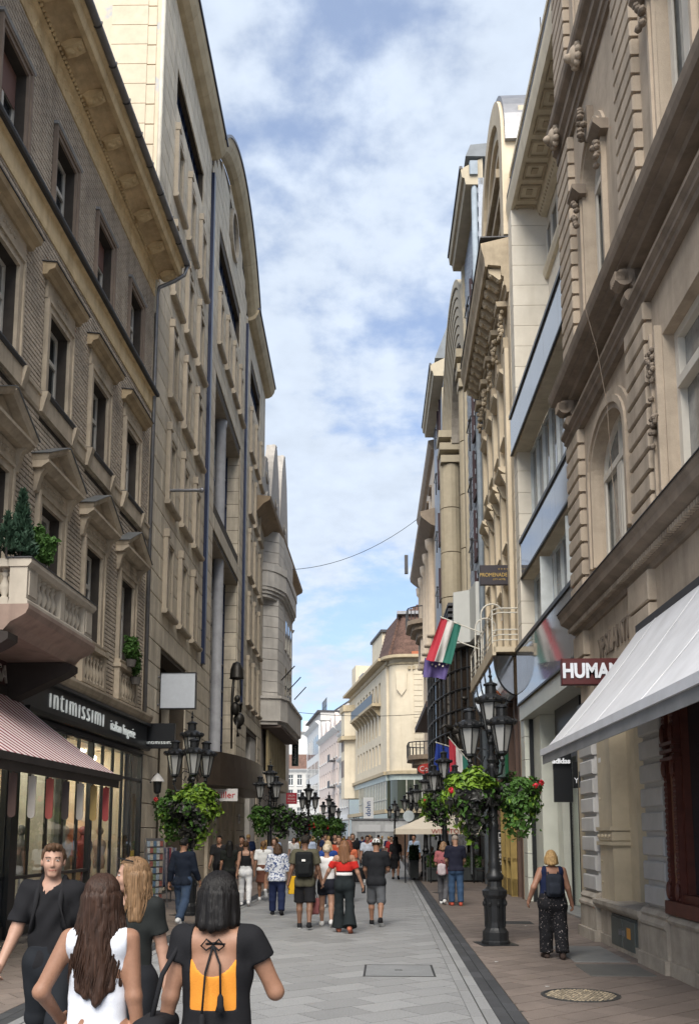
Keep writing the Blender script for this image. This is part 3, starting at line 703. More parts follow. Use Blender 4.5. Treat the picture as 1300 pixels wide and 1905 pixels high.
# deep punched windows with a raised left jamb, knob on top and a projecting sill
h = 2.16
wsur = MB()
wsur.box(-W2/2-0.2, -W2/2, 0, 0.15, -0.02, h+0.16); wsur.box(-W2/2-0.22, -W2/2+0.02, 0, 0.19, h+0.02, h+0.26); wsur.box(W2/2, W2/2+0.12, 0, 0.05, -0.02, h+0.1)
wsur.box(-W2/2, W2/2+0.12, 0, 0.06, h, h+0.12)
P = dict(surround=wsur.mesh('surround', M_trim),
  sill=MB().mould(-W2/2-0.26, W2/2+0.26, [(-0.3,-0.16),(0.16,-0.16),(0.2,-0.1),(0.2,-0.03),(-0.3,0.0)]).mesh('sill', M_trim),
  jamb=MB().box(-W2/2,-W2/2+0.05,-0.5,-0.02,0,h).box(W2/2-0.05,W2/2,-0.5,-0.02,0,h).box(-W2/2+.05,W2/2-.05,-0.5,-0.02,h-0.04,h).mesh('jamb', M_trim))
f2 = MB(); f2.box(-W2/2+.05,-W2/2+.12,-0.5,-0.42,0,h-.04); f2.box(W2/2-.12,W2/2-.05,-0.5,-0.42,0,h-.04); f2.box(-0.035,0.035,-0.5,-0.42,0.06,h-.1); f2.box(-W2/2+.12,W2/2-.12,-0.5,-0.42,0,0.06); f2.box(-W2/2+.12,W2/2-.12,-0.5,-0.42,h-.1,h-.04)
f2m = f2.mesh('frame', M_bluemetal)
for c, a in wins2: put_window(L2, P, f2m, W2-0.1, h, c, a, M_bluepane, o=-0.47)
for x0, x1, z0, z1 in bigw:
    b = MB(); n = 9
    for k in range(n+1): x = x0+(x1-x0)*k/n; b.box(x-0.03, x+0.03, -0.3, -0.2, z0, z1)
    b.box(x0, x1, -0.3, -0.2, z0, z0+.06); b.box(x0, x1, -0.3, -0.2, z1-.06, z1)
    wn = part('strip_window', b, M_bluemetal, L2)
    for k in range(n): part('pane', MB().box(x0+(x1-x0)*k/n+.03, x0+(x1-x0)*(k+1)/n-.03, -0.27, -0.255, z0+.06, z1-.06), M_bluepane, wn)
for x0, x1, z0, z1 in grv:
    part('downpipe', MB().box(x0+0.04, x1-0.04, -0.3, 0.14, z0, z1-0.3), M_bluemetal, L2)
for (x0, x1, z0, z1) in rec:
    b = MB(); n = 6
    for k in range(n+1): x = x0+(x1-x0)*k/n; b.box(x-0.04, x+0.04, -0.72, -0.6, z0, z1)
    for z in np.arange(z0+1.2, z1, 1.25): b.box(x0, x1, -0.71, -0.62, z-0.035, z+0.035)
    wn = part('recessed_glazing', b, M_bluemetal, L2)
    part('pane', MB().box(x0, x1, -0.69, -0.675, z0, z1), M_bluepane, wn)
    for k, z in enumerate(np.arange(z0, z1-0.1, 0.655)):
        for xa, xb in ((x1-0.02, x1+0.02), (x0-0.02, x0+0.02)): part('jamb_block', MB().box(xa, xb, -0.62, -0.035, z+0.012, min(z+0.643, z1)), M_beige, L2)
    part('recess_soffit', MB().box(x0, x1, -0.62, -0.03, z1-0.03, z1), M_trim, L2)
colm = MB().lathe(14.0, 0.30, [(0.30,4.7),(0.30,4.9),(0.23,5.0),(0.23,19.6),(0.27,19.7),(0.27,19.94)], 20)
part('round_column', colm, M_greycol, L2, smooth=True)
part('spandrel', MB().box(10.5, 18.0, -0.62, -0.06, 13.58, 14.97), M_beigejoint, L2)
# sculpture on the column: a bowl hat over a dark climbing figure
M_bronze = mat('dark_bronze', (0.035,0.032,0.028), 0.45, metal=0.6, var=0.3)
sc_ = thing('bronze_sculpture', 'dark bronze sculpture of a bowl and figures hanging on the grey round column', 'sculpture', tuple((L2.matrix_basis @ Vector((14.3,-0.15,6.2)))), L2.rotation_euler.z)
hb = MB(); hb.lathe(0.25,-0.35,[(0.02,3.0),(0.18,2.92),(0.28,2.65),(0.30,2.3),(0.32,2.25),(0.1,2.2),(0.02,2.2)],16); part('bowl', hb, M_bronze, sc_, smooth=True)
hb = MB(); hb.tube([(0.1,-.25,2.3),(0.12,-.2,1.6),(0.0,-.2,0.9),(0.05,-.2,-0.8)],[.06,.07,.06,.04],8); hb.tube([(0.3,-.5,2.2),(0.55,-.5,1.55)],.03,6)
part('stem', hb, M_bronze, sc_, smooth=True)
hb = MB(); hb.ball((-.1,-.35,.9),(.2,.2,.3),10,7); hb.ball((-.25,-.45,1.3),(.13,.13,.16),8,6); hb.ball((.1,-.5,.45),(.22,.25,.3),10,7); hb.tube([(-.1,-.4,1.0),(.35,-.55,1.2),(.4,-.5,.8)],.06,6); hb.tube([(0,-.4,.5),(-.35,-.5,.2),(-.2,-.5,-.3)],.07,6); hb.tube([(.1,-.45,.4),(.4,-.5,0.1)],.07,6)
part('figures', hb, M_bronze, sc_, smooth=True)
# oval window
ow = MB(); ow.arch(14.4, 29.1, 0.92, 1.12, 0, 360, -0.3, 0.16, 28); ovw = part('oval_window', ow, M_trim, L2, smooth=False)
part('pane', MB().lathe(0,0,[(0.93,-0.01),(0.93,0.0)],28).xform(Matrix.Translation((14.4,-0.025,29.1)) @ Matrix.Rotation(math.pi/2,4,'X')), M_bluepane, ovw)
# cove cornice: straight lengths in sections and the arched length
cv = [(0,0),(0.2,0.03),(0.40,0.14),(0.54,0.36),(0.60,0.60)]
def cove_len(x0, x1):
    b = MB(); b.mould(x0, x1, [(o, 28.25+z) for o, z in cv]+[(0.0, 28.85)]); return b
for x0, x1 in ((-0.05,2.4),(2.41,5.5),(5.51,8.62),(19.98,22.8),(22.81,25.7),(25.71,LEN2+0.1)):
    part('cove_section', cove_len(x0, x1), M_cove, L2)
    part('cove_lip', MB().box(x0, x1, -0.1, 0.66, 28.85, 28.95), M_bluemetal, L2)
def arch_cove(a0, a1, n=8):
    b = MB(); prof = cv+[(0.0,0.60)]
    vs = []; fs = []; k = len(prof)
    for i in range(n+1):
        t = R(a0+(a1-a0)*i/n)
        for o, dr in prof: vs.append((AC+(AR+dr)*math.sin(t), -o, AZ+(AR+dr)*math.cos(t)))
    for i in range(n):
        for j in range(k): fs.append((i*k+j, i*k+(j+1)%k, (i+1)*k+(j+1)%k, (i+1)*k+j))
    fs += [tuple(range(k)), tuple(range(n*k+k-1, n*k-1, -1))]
    return b.add(vs, fs)
for k in range(5): part('cove_section', arch_cove(-47.5+19*k, -47.5+19*k+18.9), M_cove, L2)
lp = MB(); lp.arch(AC, AZ, AR+0.60, AR+0.70, 90-47.6, 90+47.6, -0.1, 0.66, 30); part('cove_lip', lp, M_bluemetal, L2)
# party wall above the brick house, with peeling render and quoins
M_peel = mat('peeling_render', (0.56,0.48,0.36), 0.85, var=0.1, vscale=1.0, dirt=0.15, dirtcol=(0.35,0.29,0.2), blotch=((0.40,0.41,0.42),0.8,0.535), bump=0.3, bscale=12)
pw = MB().box(-0.12, 0.0, -10, -1.5, 16.5, 27.6); part('party_wall', pw, M_peel, L2)
M_quoin = mat('cream_quoin', (0.56,0.48,0.36), 0.8, var=0.1, dirt=0.25, dirtcol=(0.3,0.25,0.18), rand=0.05)
for k in range(17):
    z = 16.6+k*0.65; part('quoin', MB().box(-0.16, -0.0, -1.5, -0.42, z, z+0.63).box(-0.13,0,-0.42,-0.16,z,z+.61), M_quoin, L2)
part('corner_strip', MB().box(-0.1, 0.0, -1.5, -0.02, 16.5, 27.8), M_peel, L2)
part('rain_pipe', MB().tube([(-0.1,-0.02,16.5),(-0.1,-0.02,28.2)], 0.07, 8), mat('cream_pipe', (0.5,0.46,0.38), 0.6), L2, smooth=True)
# passage portal, canopy and entrance
part('portal', MB().box(1.95, 5.8, -1.6, -1.5, 0, 7.1).box(1.95,2.1,-1.5,-0.5,0,7.1).box(5.7,5.8,-1.5,-.5,0,7.1), M_beige, L2)
por = MB(); por.arch(3.9, 2.9, 1.35, 1.55, 0, 180, -1.5, -0.9, 18); por.box(2.35,2.55,-1.5,-.9,0,2.9); por.box(5.25,5.45,-1.5,-.9,0,2.9)
part('portal_arch', por, mat('dark_bronze_frame', (0.05,0.045,0.04), 0.5, metal=0.3), L2)
pf = MB(); pf.arch(3.9,2.9,0.0,1.34,0,180,-1.45,-1.3,18); board = part('portal_board', pf, mat('grey_board', (0.16,0.15,0.14), 0.7), L2)
lettering('TRADE', 0.42, plain('brushed_letter',(0.45,0.44,0.42),0.4), board, 3.9, 3.75, -1.29, 0.02)
lettering('CENTER', 0.36, plain('brushed_letter',(0.45,0.44,0.42),0.4), board, 3.9, 3.3, -1.29, 0.02)
pb2 = part('portal_sign', MB().box(2.6,5.2,-1.2,-1.1,2.3,2.85), mat('pale_board',(0.42,0.40,0.38),0.6), L2)
lettering('SHOPPING PASSAGE', 0.3, plain('navy_letter',(0.06,0.07,0.14),0.5), pb2, 3.9, 2.58, -1.09, 0.01, narrow=0.85)
can = MB(); n = 20
cp = [(14.4-6.6*math.cos(math.pi*i/n), 0.15+1.45*math.sin(math.pi*i/n)) for i in range(n+1)]
can.vmould(3.55, 4.25, cp); can.vmould(4.25, 4.75, [(14.4+(x-14.4)*0.985, o*0.96) for x, o in cp])
part('canopy', can, mat('bronze_canopy', (0.085,0.065,0.05), 0.4, metal=0.4, var=0.2), L2)
msgn = part('drugstore_sign', MB().box(9.2, 9.3, 0.3, 1.35, 3.0, 3.45), plain('sign_white',(0.62,0.60,0.58),0.5), L2)
lettering('Müller', 0.34, plain('sign_red',(0.5,0.03,0.03),0.5), msgn, 9.19, 3.22, 0.82, 0.008, rotz=-math.pi/2)
part('entrance_doors', MB().box(9.0,19.9,-0.48,-0.4,0,3.5), M_bluepane, L2)
for x in (10.4, 12.2, 14.0, 15.8, 17.6): part('entrance_pier', MB().cbox(x-.25,x+.25,-0.4,0.14,0,3.5,0.03), M_beige, L2)
part('entrance_doors', MB().box(21.7,26.5,-0.48,-0.4,0,7.0), M_bluepane, L2)
hn = part('house_number', MB().box(19.0,19.5,0.05,0.08,2.3,2.75), plain('sign_white',(0.62,0.60,0.58),0.5), L2)
lettering('30', 0.34, plain('number_black',(0.02,0.02,0.02),0.5), hn, 19.25, 2.52, 0.081, 0.004)
rd = MB().tube([(2.0,-0.1,12.05),(2.0,-1.1,12.05)],0.05,8); rd.ball((2.0,-1.1,12.05),0.08,8,6); part('flagpole_socket', rd, M_zinc, L2)
# ================================================================ LEFT: grey stone house with gables and oriel beyond
M_grey = mat('grey_stucco', (0.52,0.49,0.45), 0.85, var=0.15, vscale=0.8, streak=0.35, dirt=0.3, dirtcol=(0.17,0.155,0.14), bump=0.2, bscale=20)
M_greyd = mat('grey_stucco_dark', (0.34,0.315,0.285), 0.85, var=0.15, streak=0.3, dirtcol=(0.12,0.11,0.1))
L3 = facade_root('gabled_building', 'pale grey stone house with pointed gables, a rounded oriel and two curved balconies', 'building', -7.2, 52.7, 0.0, 'L')
b = MB(); ops3 = [(1.0+2.2*k, 2.0+2.2*k, z, z+2.2) for k in range(7) for z in (10.2, 13.3)]
wall_grid(b, -4, 16, 0, 20.3, ops3, 0, 0.4); part('wall', b, M_grey, L3)
part('back_wall', MB().box(-4,16,-10,-0.6,0,20.2), M_greyd, L3)
fw3 = sash(1.0, 2.2, 0.08, 0.65, True, -0.2).mesh('frame', M_greyd)
for q in ops3:
    wn = part('window', fw3, None, L3, (q[0],0,q[2])); part('pane', MB().box(0.04,0.96,-0.3,-0.28,0.04,2.16), M_pane, wn)
# oriel: half-octagon pier with jointed courses
for k in range(16):
    z = 9.5+k*0.66; part('oriel_course', MB().vmould(z, z+0.63, [(0.4,0),(0.9,0.85),(2.2,1.0),(7.8,1.0),(9.1,0.85),(9.6,0)]), M_grey, L3)
for x in (3.2, 4.6, 6.0):
    for z in (10.2, 13.2):
        wn = part('oriel_window', MB().box(x,x+0.9,0.9,1.03,z,z+2.0), M_greyd, L3); part('pane', MB().box(x+.1,x+.8,1.03,1.04,z+.1,z+1.9), M_pane, wn)
def curved(b, x0, x1, o, z0, z1, n=14):
    xc, hw = (x0+x1)/2, (x1-x0)/2
    b.vmould(z0, z1, [(xc-hw*math.cos(math.pi*i/n), o*min(1, 1.25*math.sin(math.pi*i/n))) for i in range(n+1)])
ub = MB()
curved(ub,-0.6,9.6,1.35,17.3,17.75); curved(ub,-0.55,9.55,1.3,16.35,17.25); curved(ub,-0.5,9.5,1.22,16.15,16.35); curved(ub,-0.4,9.4,1.1,15.95,16.15); curved(ub,-0.3,9.3,0.98,15.75,15.95)
part('balcony', ub, M_grey, L3)
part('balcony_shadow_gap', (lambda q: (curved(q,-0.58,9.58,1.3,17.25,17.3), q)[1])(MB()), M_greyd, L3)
ub = MB(); ub.vmould(8.3,9.6,[(-0.6,0),(-0.4,1.2),(0.6,1.5),(9.4,1.5),(10.4,1.2),(10.6,0)]); ub.vmould(9.6,9.75,[(-0.7,0),(-0.5,1.25),(0.6,1.58),(9.4,1.58),(10.5,1.25),(10.7,0)]); ub.vmould(8.1,8.3,[(-0.5,0),(-0.3,1.0),(0.6,1.3),(9.4,1.3),(10.2,1.0),(10.4,0)])
part('balcony', ub, M_grey, L3)
part('balcony_soffit', MB().box(-0.2,10.2,0,1.2,7.95,8.1), mat('soffit_brown',(0.13,0.10,0.085),0.8), L3)
sw = MB()
for k in range(12): sw.box(0.6+k*0.85-0.05,0.6+k*0.85+0.05,0.25,0.4,5.4,7.9)
s3w = part('show_window', sw, mat('brass_strip',(0.35,0.28,0.16),0.4,metal=0.5), L3)
for k in range(11): part('pane', MB().box(0.65+k*.85,1.4+k*.85,0.28,0.3,5.4,7.9), glass_dark('warm_glass',(0.16,0.13,0.08),0.9), s3w)
part('shop_band', MB().box(-0.2,10.4,0,0.5,4.6,5.4), M_trim, L3)
part('cornice', MB().mould(-4, 16, [(0,19.6),(0.2,19.7),(0.55,20.1),(0.9,20.3),(0.95,20.5),(0,20.6)]), mat('brown_soffit_stone',(0.26,0.19,0.12),0.8), L3)
for c, zt, hw in ((0.6, 24.6, 2.2), (5.2, 27.4, 2.6), (10.2, 28.8, 2.8)):
    g = MB().poly([(c-hw,20.3),(c+hw,20.3),(c+hw,22.6),(c+hw*.55,zt-1.6),(c+.45,zt),(c-.45,zt),(c-hw*.55,zt-1.6),(c-hw,22.6)], -0.5, 0.1)
    gb = part('gable', g, M_greyd, L3)
    q = MB(); q.arch(c, 23.6, 0.35, 0.55, 180, 360, 0.1, 0.2, 10); q.arch(c, 21.8, 0.5, 0.7, 0, 180, 0.1, 0.22, 10); q.box(c-.7,c-.5,.1,.22,20.6,21.8); q.box(c+.5,c+.7,.1,.22,20.6,21.8); q.ball((c,0.1,zt),(0.3,0.25,0.2),8,6)
    part('gable_ornament', q, M_greyd, gb)
    part('gable_pane', MB().box(c-.5,c+.5,.1,.13,20.6,21.8), mat('ochre_pane',(0.32,0.23,0.13),0.6), gb)
part('roof', MB().mould(-4,16,[(0,20.4),(-3,25),(-8,25),(-10,20.4)]), M_greyd, L3)
for k in range(3): part('flag_rod', MB().tube([(1.5+4*k,-1.0,11.0),(1.6+4*k,-1.8,11.9)],0.04,6), M_blackp, L3)
# further along the left side, mostly hidden behind it
L4 = facade_root('corner_building', 'grey house front set back where the street bends behind the rounded oriel', 'building', -7.5, 69.5, -.45, 'L')
b = MB(); o4 = [(1+2.4*k,2.1+2.4*k,z,z+2.1) for k in range(6) for z in (5.6,9.0,12.4)]
wall_grid(b,0,16,0,17.5,o4,0,0.4); part('wall', b, M_grey, L4); part('back_wall', MB().box(0,16,-10,-.6,0,17.4), M_greyd, L4)
part('cornice', MB().mould(0,16,[(0,17),(0.5,17.4),(0.6,17.6),(0,17.7)]), M_greyd, L4)
for q in o4:
    wn = part('window', sash(1.1,2.1,0.08,0.65,True,-0.2) if q is o4[0] else bpy.data.objects[w4].data, M_greyd, L4, (q[0],0,q[2])); w4 = wn.name
    part('pane', MB().box(0.04,1.06,-0.3,-0.28,0.04,2.06), M_pane, wn)
# projecting signs on the left side
def blade_sign(name, label, x0, x1, y, z0, z1, m, th=0.14, group=None, frame=None):
    s_ = thing(name, label, 'sign', ((x0+x1)/2, y, z0))
    part('panel', MB().cbox(x0-(x0+x1)/2, x1-(x0+x1)/2, 0, th, 0, z1-z0, 0.01), m, s_)
    return s_
sg = blade_sign('blank_sign', 'blank pale grey square sign box projecting from the beige stone building', -6.42, -5.42, 25.9, 5.38, 6.40, plain('pale_sign',(0.50,0.53,0.57),0.35), 0.16)
part('bracket', MB().tube([(-1.0,-.08,.12),(-.5,-.08,.12)],.03,6).tube([(-1.0,-.08,.92),(-.5,-.08,.92)],.03,6), M_zinc, sg)
part('edge_frame', MB().box(-.52,-.5,-.02,.18,-.02,1.04).box(.5,.52,-.02,.18,-.02,1.04).box(-.5,.5,-.02,.18,-.02,0).box(-.5,.5,-.02,.18,1.02,1.04), M_blackp, sg)
sg = blade_sign('shop_sign', 'black projecting sign with small white lettering at the end of the long black shop fascia', -6.45, -5.66, 24.5, 4.10, 4.78, M_blackp, 0.14)
lettering('ıntımıssımı', 0.15, M_letter, sg, 0, 0.16, 0.145, 0.006, spacing=1.1)
sg = blade_sign('tower_sign', 'tall dark green projecting sign with a golden arched letter, far down the left side', -6.44, -5.99, 63.5, 6.5, 9.6, plain('dark_green_sign',(0.012,0.03,0.028),0.4), 0.3)
gm = MB()
for s in (-1,1): gm.arch(s*0.075, 2.62, 0.05, 0.085, 0, 180, 0.3, 0.33, 10, 1.0); 
for x in (-0.145,-0.005-0.02,0.005+0.0,0.125): gm.box(x, x+0.03, .3,.33,2.42,2.63)
part('golden_arches', gm, plain('golden',(0.55,0.36,0.03),0.5), sg)
lettering("McDonald's", 0.26, plain('sign_white',(0.62,0.60,0.58),0.5), sg, 0, 0.78, 0.305, 0.004).rotation_euler = (0, -math.pi/2, 0)
sg = blade_sign('red_sign', 'small red projecting sign with white lines of text beyond the second left lamp', -6.23, -5.55, 58.0, 3.70, 4.40, plain('sign_red2',(0.36,0.012,0.03),0.5), 0.15)
lettering('SALSA', 0.17, plain('sign_white',(0.62,0.60,0.58),0.5), sg, 0, 0.52, 0.155, 0.004); lettering('PRESSO', 0.15, plain('sign_white',(0.62,0.60,0.58),0.5), sg, 0, 0.32, 0.155, 0.004); lettering('CAFFE & BAR', 0.09, plain('sign_white',(0.62,0.60,0.58),0.5), sg, 0, 0.15, 0.155, 0.004)
for nm_, lbl_, z in (('massage_sign', 'upper dark sign board with pale raised capitals under the stone balcony', 4.25),):
    s_ = facade_root(nm_, lbl_, 'sign', -6.74+0.015*6.6, 14.4, 0.015, 'L'); s_.location.z = 0
    part('board', MB().box(-1.6,1.6,0.12,0.18,4.2,4.75), mat('dark_red_board',(0.05,0.022,0.02),0.6), s_)
    lettering('THAI MASSAGE', 0.42, mat('stone_letter',(0.40,0.37,0.33),0.6), s_, 0, 4.48, 0.18, 0.03, narrow=0.85)
s_ = facade_root('ice_cream_sign', 'lower dark sign board with pale script letters just above the striped awning', 'sign', -6.74+0.015*6.6, 14.4, 0.015, 'L')
part('board', MB().box(-1.6,1.6,0.10,0.16,3.75,4.15), mat('dark_red_board',(0.05,0.022,0.02),0.6), s_)
lettering('Gelato di Bu', 0.34, mat('stone_letter',(0.40,0.37,0.33),0.6), s_, 0, 3.95, 0.16, 0.03)
# striped awning over the ice cream shop
aw = thing('striped_awning', 'red and white striped awning sloping out over the ice cream shop on the left', 'awning', (-6.70, 9.6, 0), L1.rotation_euler.z)
A0, A1 = 0.0, 5.95
M_stripe = stripes('awning_stripes', [(0.62,0.56,0.54),(0.19,0.02,0.035)], 0, 0.21, 0.85, [0.56,0.44])
cloth = MB(); nseg = 10; vs = []; fs = []
for i in range(nseg+1):
    t = i/nseg
    for j in range(31):
        x = A0+(A1-A0)*j/30; sag = -0.05*math.sin(math.pi*t)-0.012*math.sin(math.pi*((x*1.0) % 1.0))*math.sin(math.pi*t)
        vs.append((x, -(0.12+1.95*t), 4.2-1.42*t+sag))
for i in range(nseg):
    for j in range(30): fs.append((i*31+j, i*31+j+1, (i+1)*31+j+1, (i+1)*31+j))
k = len(vs); vs += [(v[0], v[1], v[2]-0.012) for v in vs]; fs += [tuple(q+k for q in f[::-1]) for f in fs]
cloth.add(vs, fs); part('canvas', cloth, M_stripe, aw)
part('front_bar', MB().box(A0-.02, A1+.02, 2.05, 2.12, 2.70, 2.80), M_dkwood, aw)
part('valance', MB().box(A0, A1, 2.06, 2.07, 2.58, 2.70), mat('dark_valance',(0.05,0.04,0.035),0.8), aw)
for x in (A0+.3, (A0+A1)/2, A1-.15): part('arm', MB().tube([(x,-0.1,3.0),(x,-1.1,2.85),(x,-2.05,2.75)],0.025,6), M_zinc, aw)
part('roller_box', MB().box(A0, A1, 0.0, 0.2, 4.12, 4.3), M_dkwood, aw)
tagc = [(0.50,0.46,0.40),(0.42,0.32,0.10),(0.09,0.05,0.04),(0.55,0.50,0.44),(0.42,0.10,0.08),(0.06,0.045,0.04),(0.5,0.46,0.4),(0.40,0.28,0.10),(0.42,0.07,0.07),(0.5,0.46,0.41)]
for k in range(9):
    x = 0.62+k*0.62; t = MB(); hh = 0.56
    pts = [(-0.05,0.0),(0.05,0.0)]+[(0.05*math.cos(R(a)), hh-0.05+0.05*math.sin(R(a))) for a in range(0,181,30)]
    t.poly([(p[0], -p[1]) for p in pts][::-1], -0.012, 0.012); t.box(-0.02,0.02,-0.008,0.008,-0.002,0.02)
    part('ice_lolly_tag', t, plain('lolly_%d' % (k % 10), tagc[k % 10], 0.6), aw, (x, -1.97, 2.57), R(90))
led = solo('led_sign', MB().box(-0.4,0.4,0,0.06,0,0.5), M_blackp, 'small dark screen with blue glowing rows behind the hanging lolly tags', 'sign', (-6.50,13.0,2.05), L1.rotation_euler.z)
lm = MB()
for k in range(4): lm.box(-0.3,0.3-0.1*(k%2),0.06,0.065,0.06+k*0.11,0.11+k*0.11)
part('led_rows', lm, plain('blue_led',(0.03,0.06,0.9),emit=2.5), led)
# wall lantern beside the passage
wl = thing('wall_lantern', 'small white capped wall lantern between the black shop and the passage arch', 'lantern', (-6.45, 25.0, 2.9), L2.rotation_euler.z)
part('body', MB().lathe(0,-0.2,[(0.05,0),(0.10,0.05),(0.12,0.32),(0.13,0.34)],8), M_blackp, wl)
part('cap', MB().lathe(0,-0.2,[(0.2,0.34),(0.14,0.44),(0.05,0.54),(0.0,0.58)],12), plain('sign_white',(0.62,0.60,0.58),0.5), wl)
part('bracket', MB().tube([(0,0,.3),(0,-.1,.5),(0,-.2,.56)],.02,6), M_blackp, wl)

# ================================================================ RIGHT: brown rusticated palace with the white awning
M_palace = mat('palace_stone', (0.45,0.37,0.285), 0.82, var=0.13, vscale=1.6, streak=0.45, dirt=0.36, dirtcol=(0.13,0.10,0.075), rand=0.06, bump=0.3, bscale=45, mott=0.08, mscale=120)
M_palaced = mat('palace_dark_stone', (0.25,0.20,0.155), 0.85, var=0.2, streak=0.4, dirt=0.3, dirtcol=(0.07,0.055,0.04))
M_palgrey = mat('grey_painted_stone', (0.43,0.42,0.41), 0.7, var=0.08, vscale=2.5, dirt=0.25, dirtcol=(0.17,0.16,0.15), rand=0.05, bump=0.15, bscale=70)
M_cream = mat('cream_iron', (0.47,0.40,0.29), 0.55, var=0.1, dirt=0.3, dirtcol=(0.25,0.2,0.14))
M_plinth = mat('plinth_stone', (0.36,0.32,0.27), 0.85, var=0.2, vscale=3, streak=0.5, dirt=0.5, dirtcol=(0.12,0.10,0.085), mott=0.1, bump=0.3)
M_wframe = mat('pale_window_frame', (0.60,0.56,0.49), 0.5, var=0.08, dirt=0.2, dirtcol=(0.35,0.31,0.26))
M_redwood = mat('red_brown_wood', (0.085,0.022,0.014), 0.5, var=0.3, vscale=6, bump=0.2, bscale=30)
M_panelw = mat('faded_wood_panel', (0.17,0.075,0.04), 0.6, var=0.3, vscale=5, blotch=((0.34,0.27,0.21),0.8,0.60), bump=0.2)
R1 = facade_root('palace_building', 'brown rusticated palace with arched windows, big cornices and carved consoles above the white awning', 'building', 3.72, 17.3, -0.0153, 'R')
LENR = 15.0
aw1, aw2 = (1.55, 3.65, 6.45, 8.75), (1.7, 3.05, 11.0, 14.15)
rw1 = (5.5, 8.0, 6.45, 8.55); aw3 = (5.85, 7.2, 11.0, 14.15)
ops = [(1.3,3.95,0,4.3),(5.0,9.5,0.0,4.3),aw1,aw2,rw1,aw3,(9.2,11.3,6.45,8.75),(9.6,10.9,11,14.15),(1.7,3.0,16.9,20.0),(5.9,7.2,16.9,20.0)]
wb = MB(); wall_grid(wb, 0, LENR, 0, 21, ops, 0, 0.45)
for (x0,x1,z0,z1), rise in ((aw1,0.7),(aw2,0.67),(aw3,0.67),((9.2,11.3,6.45,8.75),.7),((9.6,10.9,11,14.15),.67)):   # round the heads
    n = 12; xc = (x0+x1)/2; hw = (x1-x0)/2
    for s in (-1, 1):
        pts = [(xc+s*hw, z1-rise)]+[(xc+s*hw*math.cos(math.pi/2*i/n), z1-rise+rise*math.sin(math.pi/2*i/n)) for i in range(n+1)]+[(xc+s*hw, z1)]
        pts = pts[1:]
        if s < 0: pts = pts[::-1]
        for a, b_ in zip(range(len(pts)-2), range(1, len(pts)-1)):
            pass
        # fan of small prisms against the corner
        c0 = (xc+s*hw, z1)
        arcp = [(xc+s*hw*math.cos(math.pi/2*i/n), z1-rise+rise*math.sin(math.pi/2*i/n)) for i in range(n+1)]
        for p, q in zip(arcp[:-1], arcp[1:]):
            tri = [c0, p, q] if s > 0 else [c0, q, p]
            wb.poly(tri, -0.45, -0.001)
part('wall', wb, M_palace, R1)
part('back_wall', MB().box(0, LENR, -9, -1.6, 0, 21), M_palaced, R1)
# rusticated quoins: every block a piece
def quoin(x0, x1, z0, z1, o=0.13, pitch=0.31, m=M_palace, gap=0.055):
    n = max(1, round((z1-z0)/pitch)); p = (z1-z0)/n; cache = MB().cbox(0, x1-x0, -0.02, o, 0, p-gap, 0.02).mesh('rustic_block', m)
    for k in range(n): part('rustic_block', cache, m, R1, (x0, 0, z0+k*p+gap/2))
    part('quoin_core', MB().box(x0+.03, x1-.03, -0.01, o-0.06, z0, z1), M_palaced if m is M_palace else m, R1)
for z0, z1 in ((6.15,9.3),(10.45,15.3),(16.3,20.2)): quoin(0.0, 1.0, z0, z1); quoin(4.15, 5.1, z0, z1); quoin(8.2, 9.0, z0, z1)
part('frieze_pilaster', MB().cbox(0.05,0.85,0,0.12,4.55,5.0,.015).cbox(0.05,0.85,0,0.12,5.04,5.48,.015), M_palace, R1, kind='stuff')
part('frieze_pilaster', MB().cbox(3.75,4.75,0,0.12,4.55,5.0,.015).cbox(3.75,4.75,0,0.12,5.04,5.48,.015), M_palace, R1, kind='stuff')
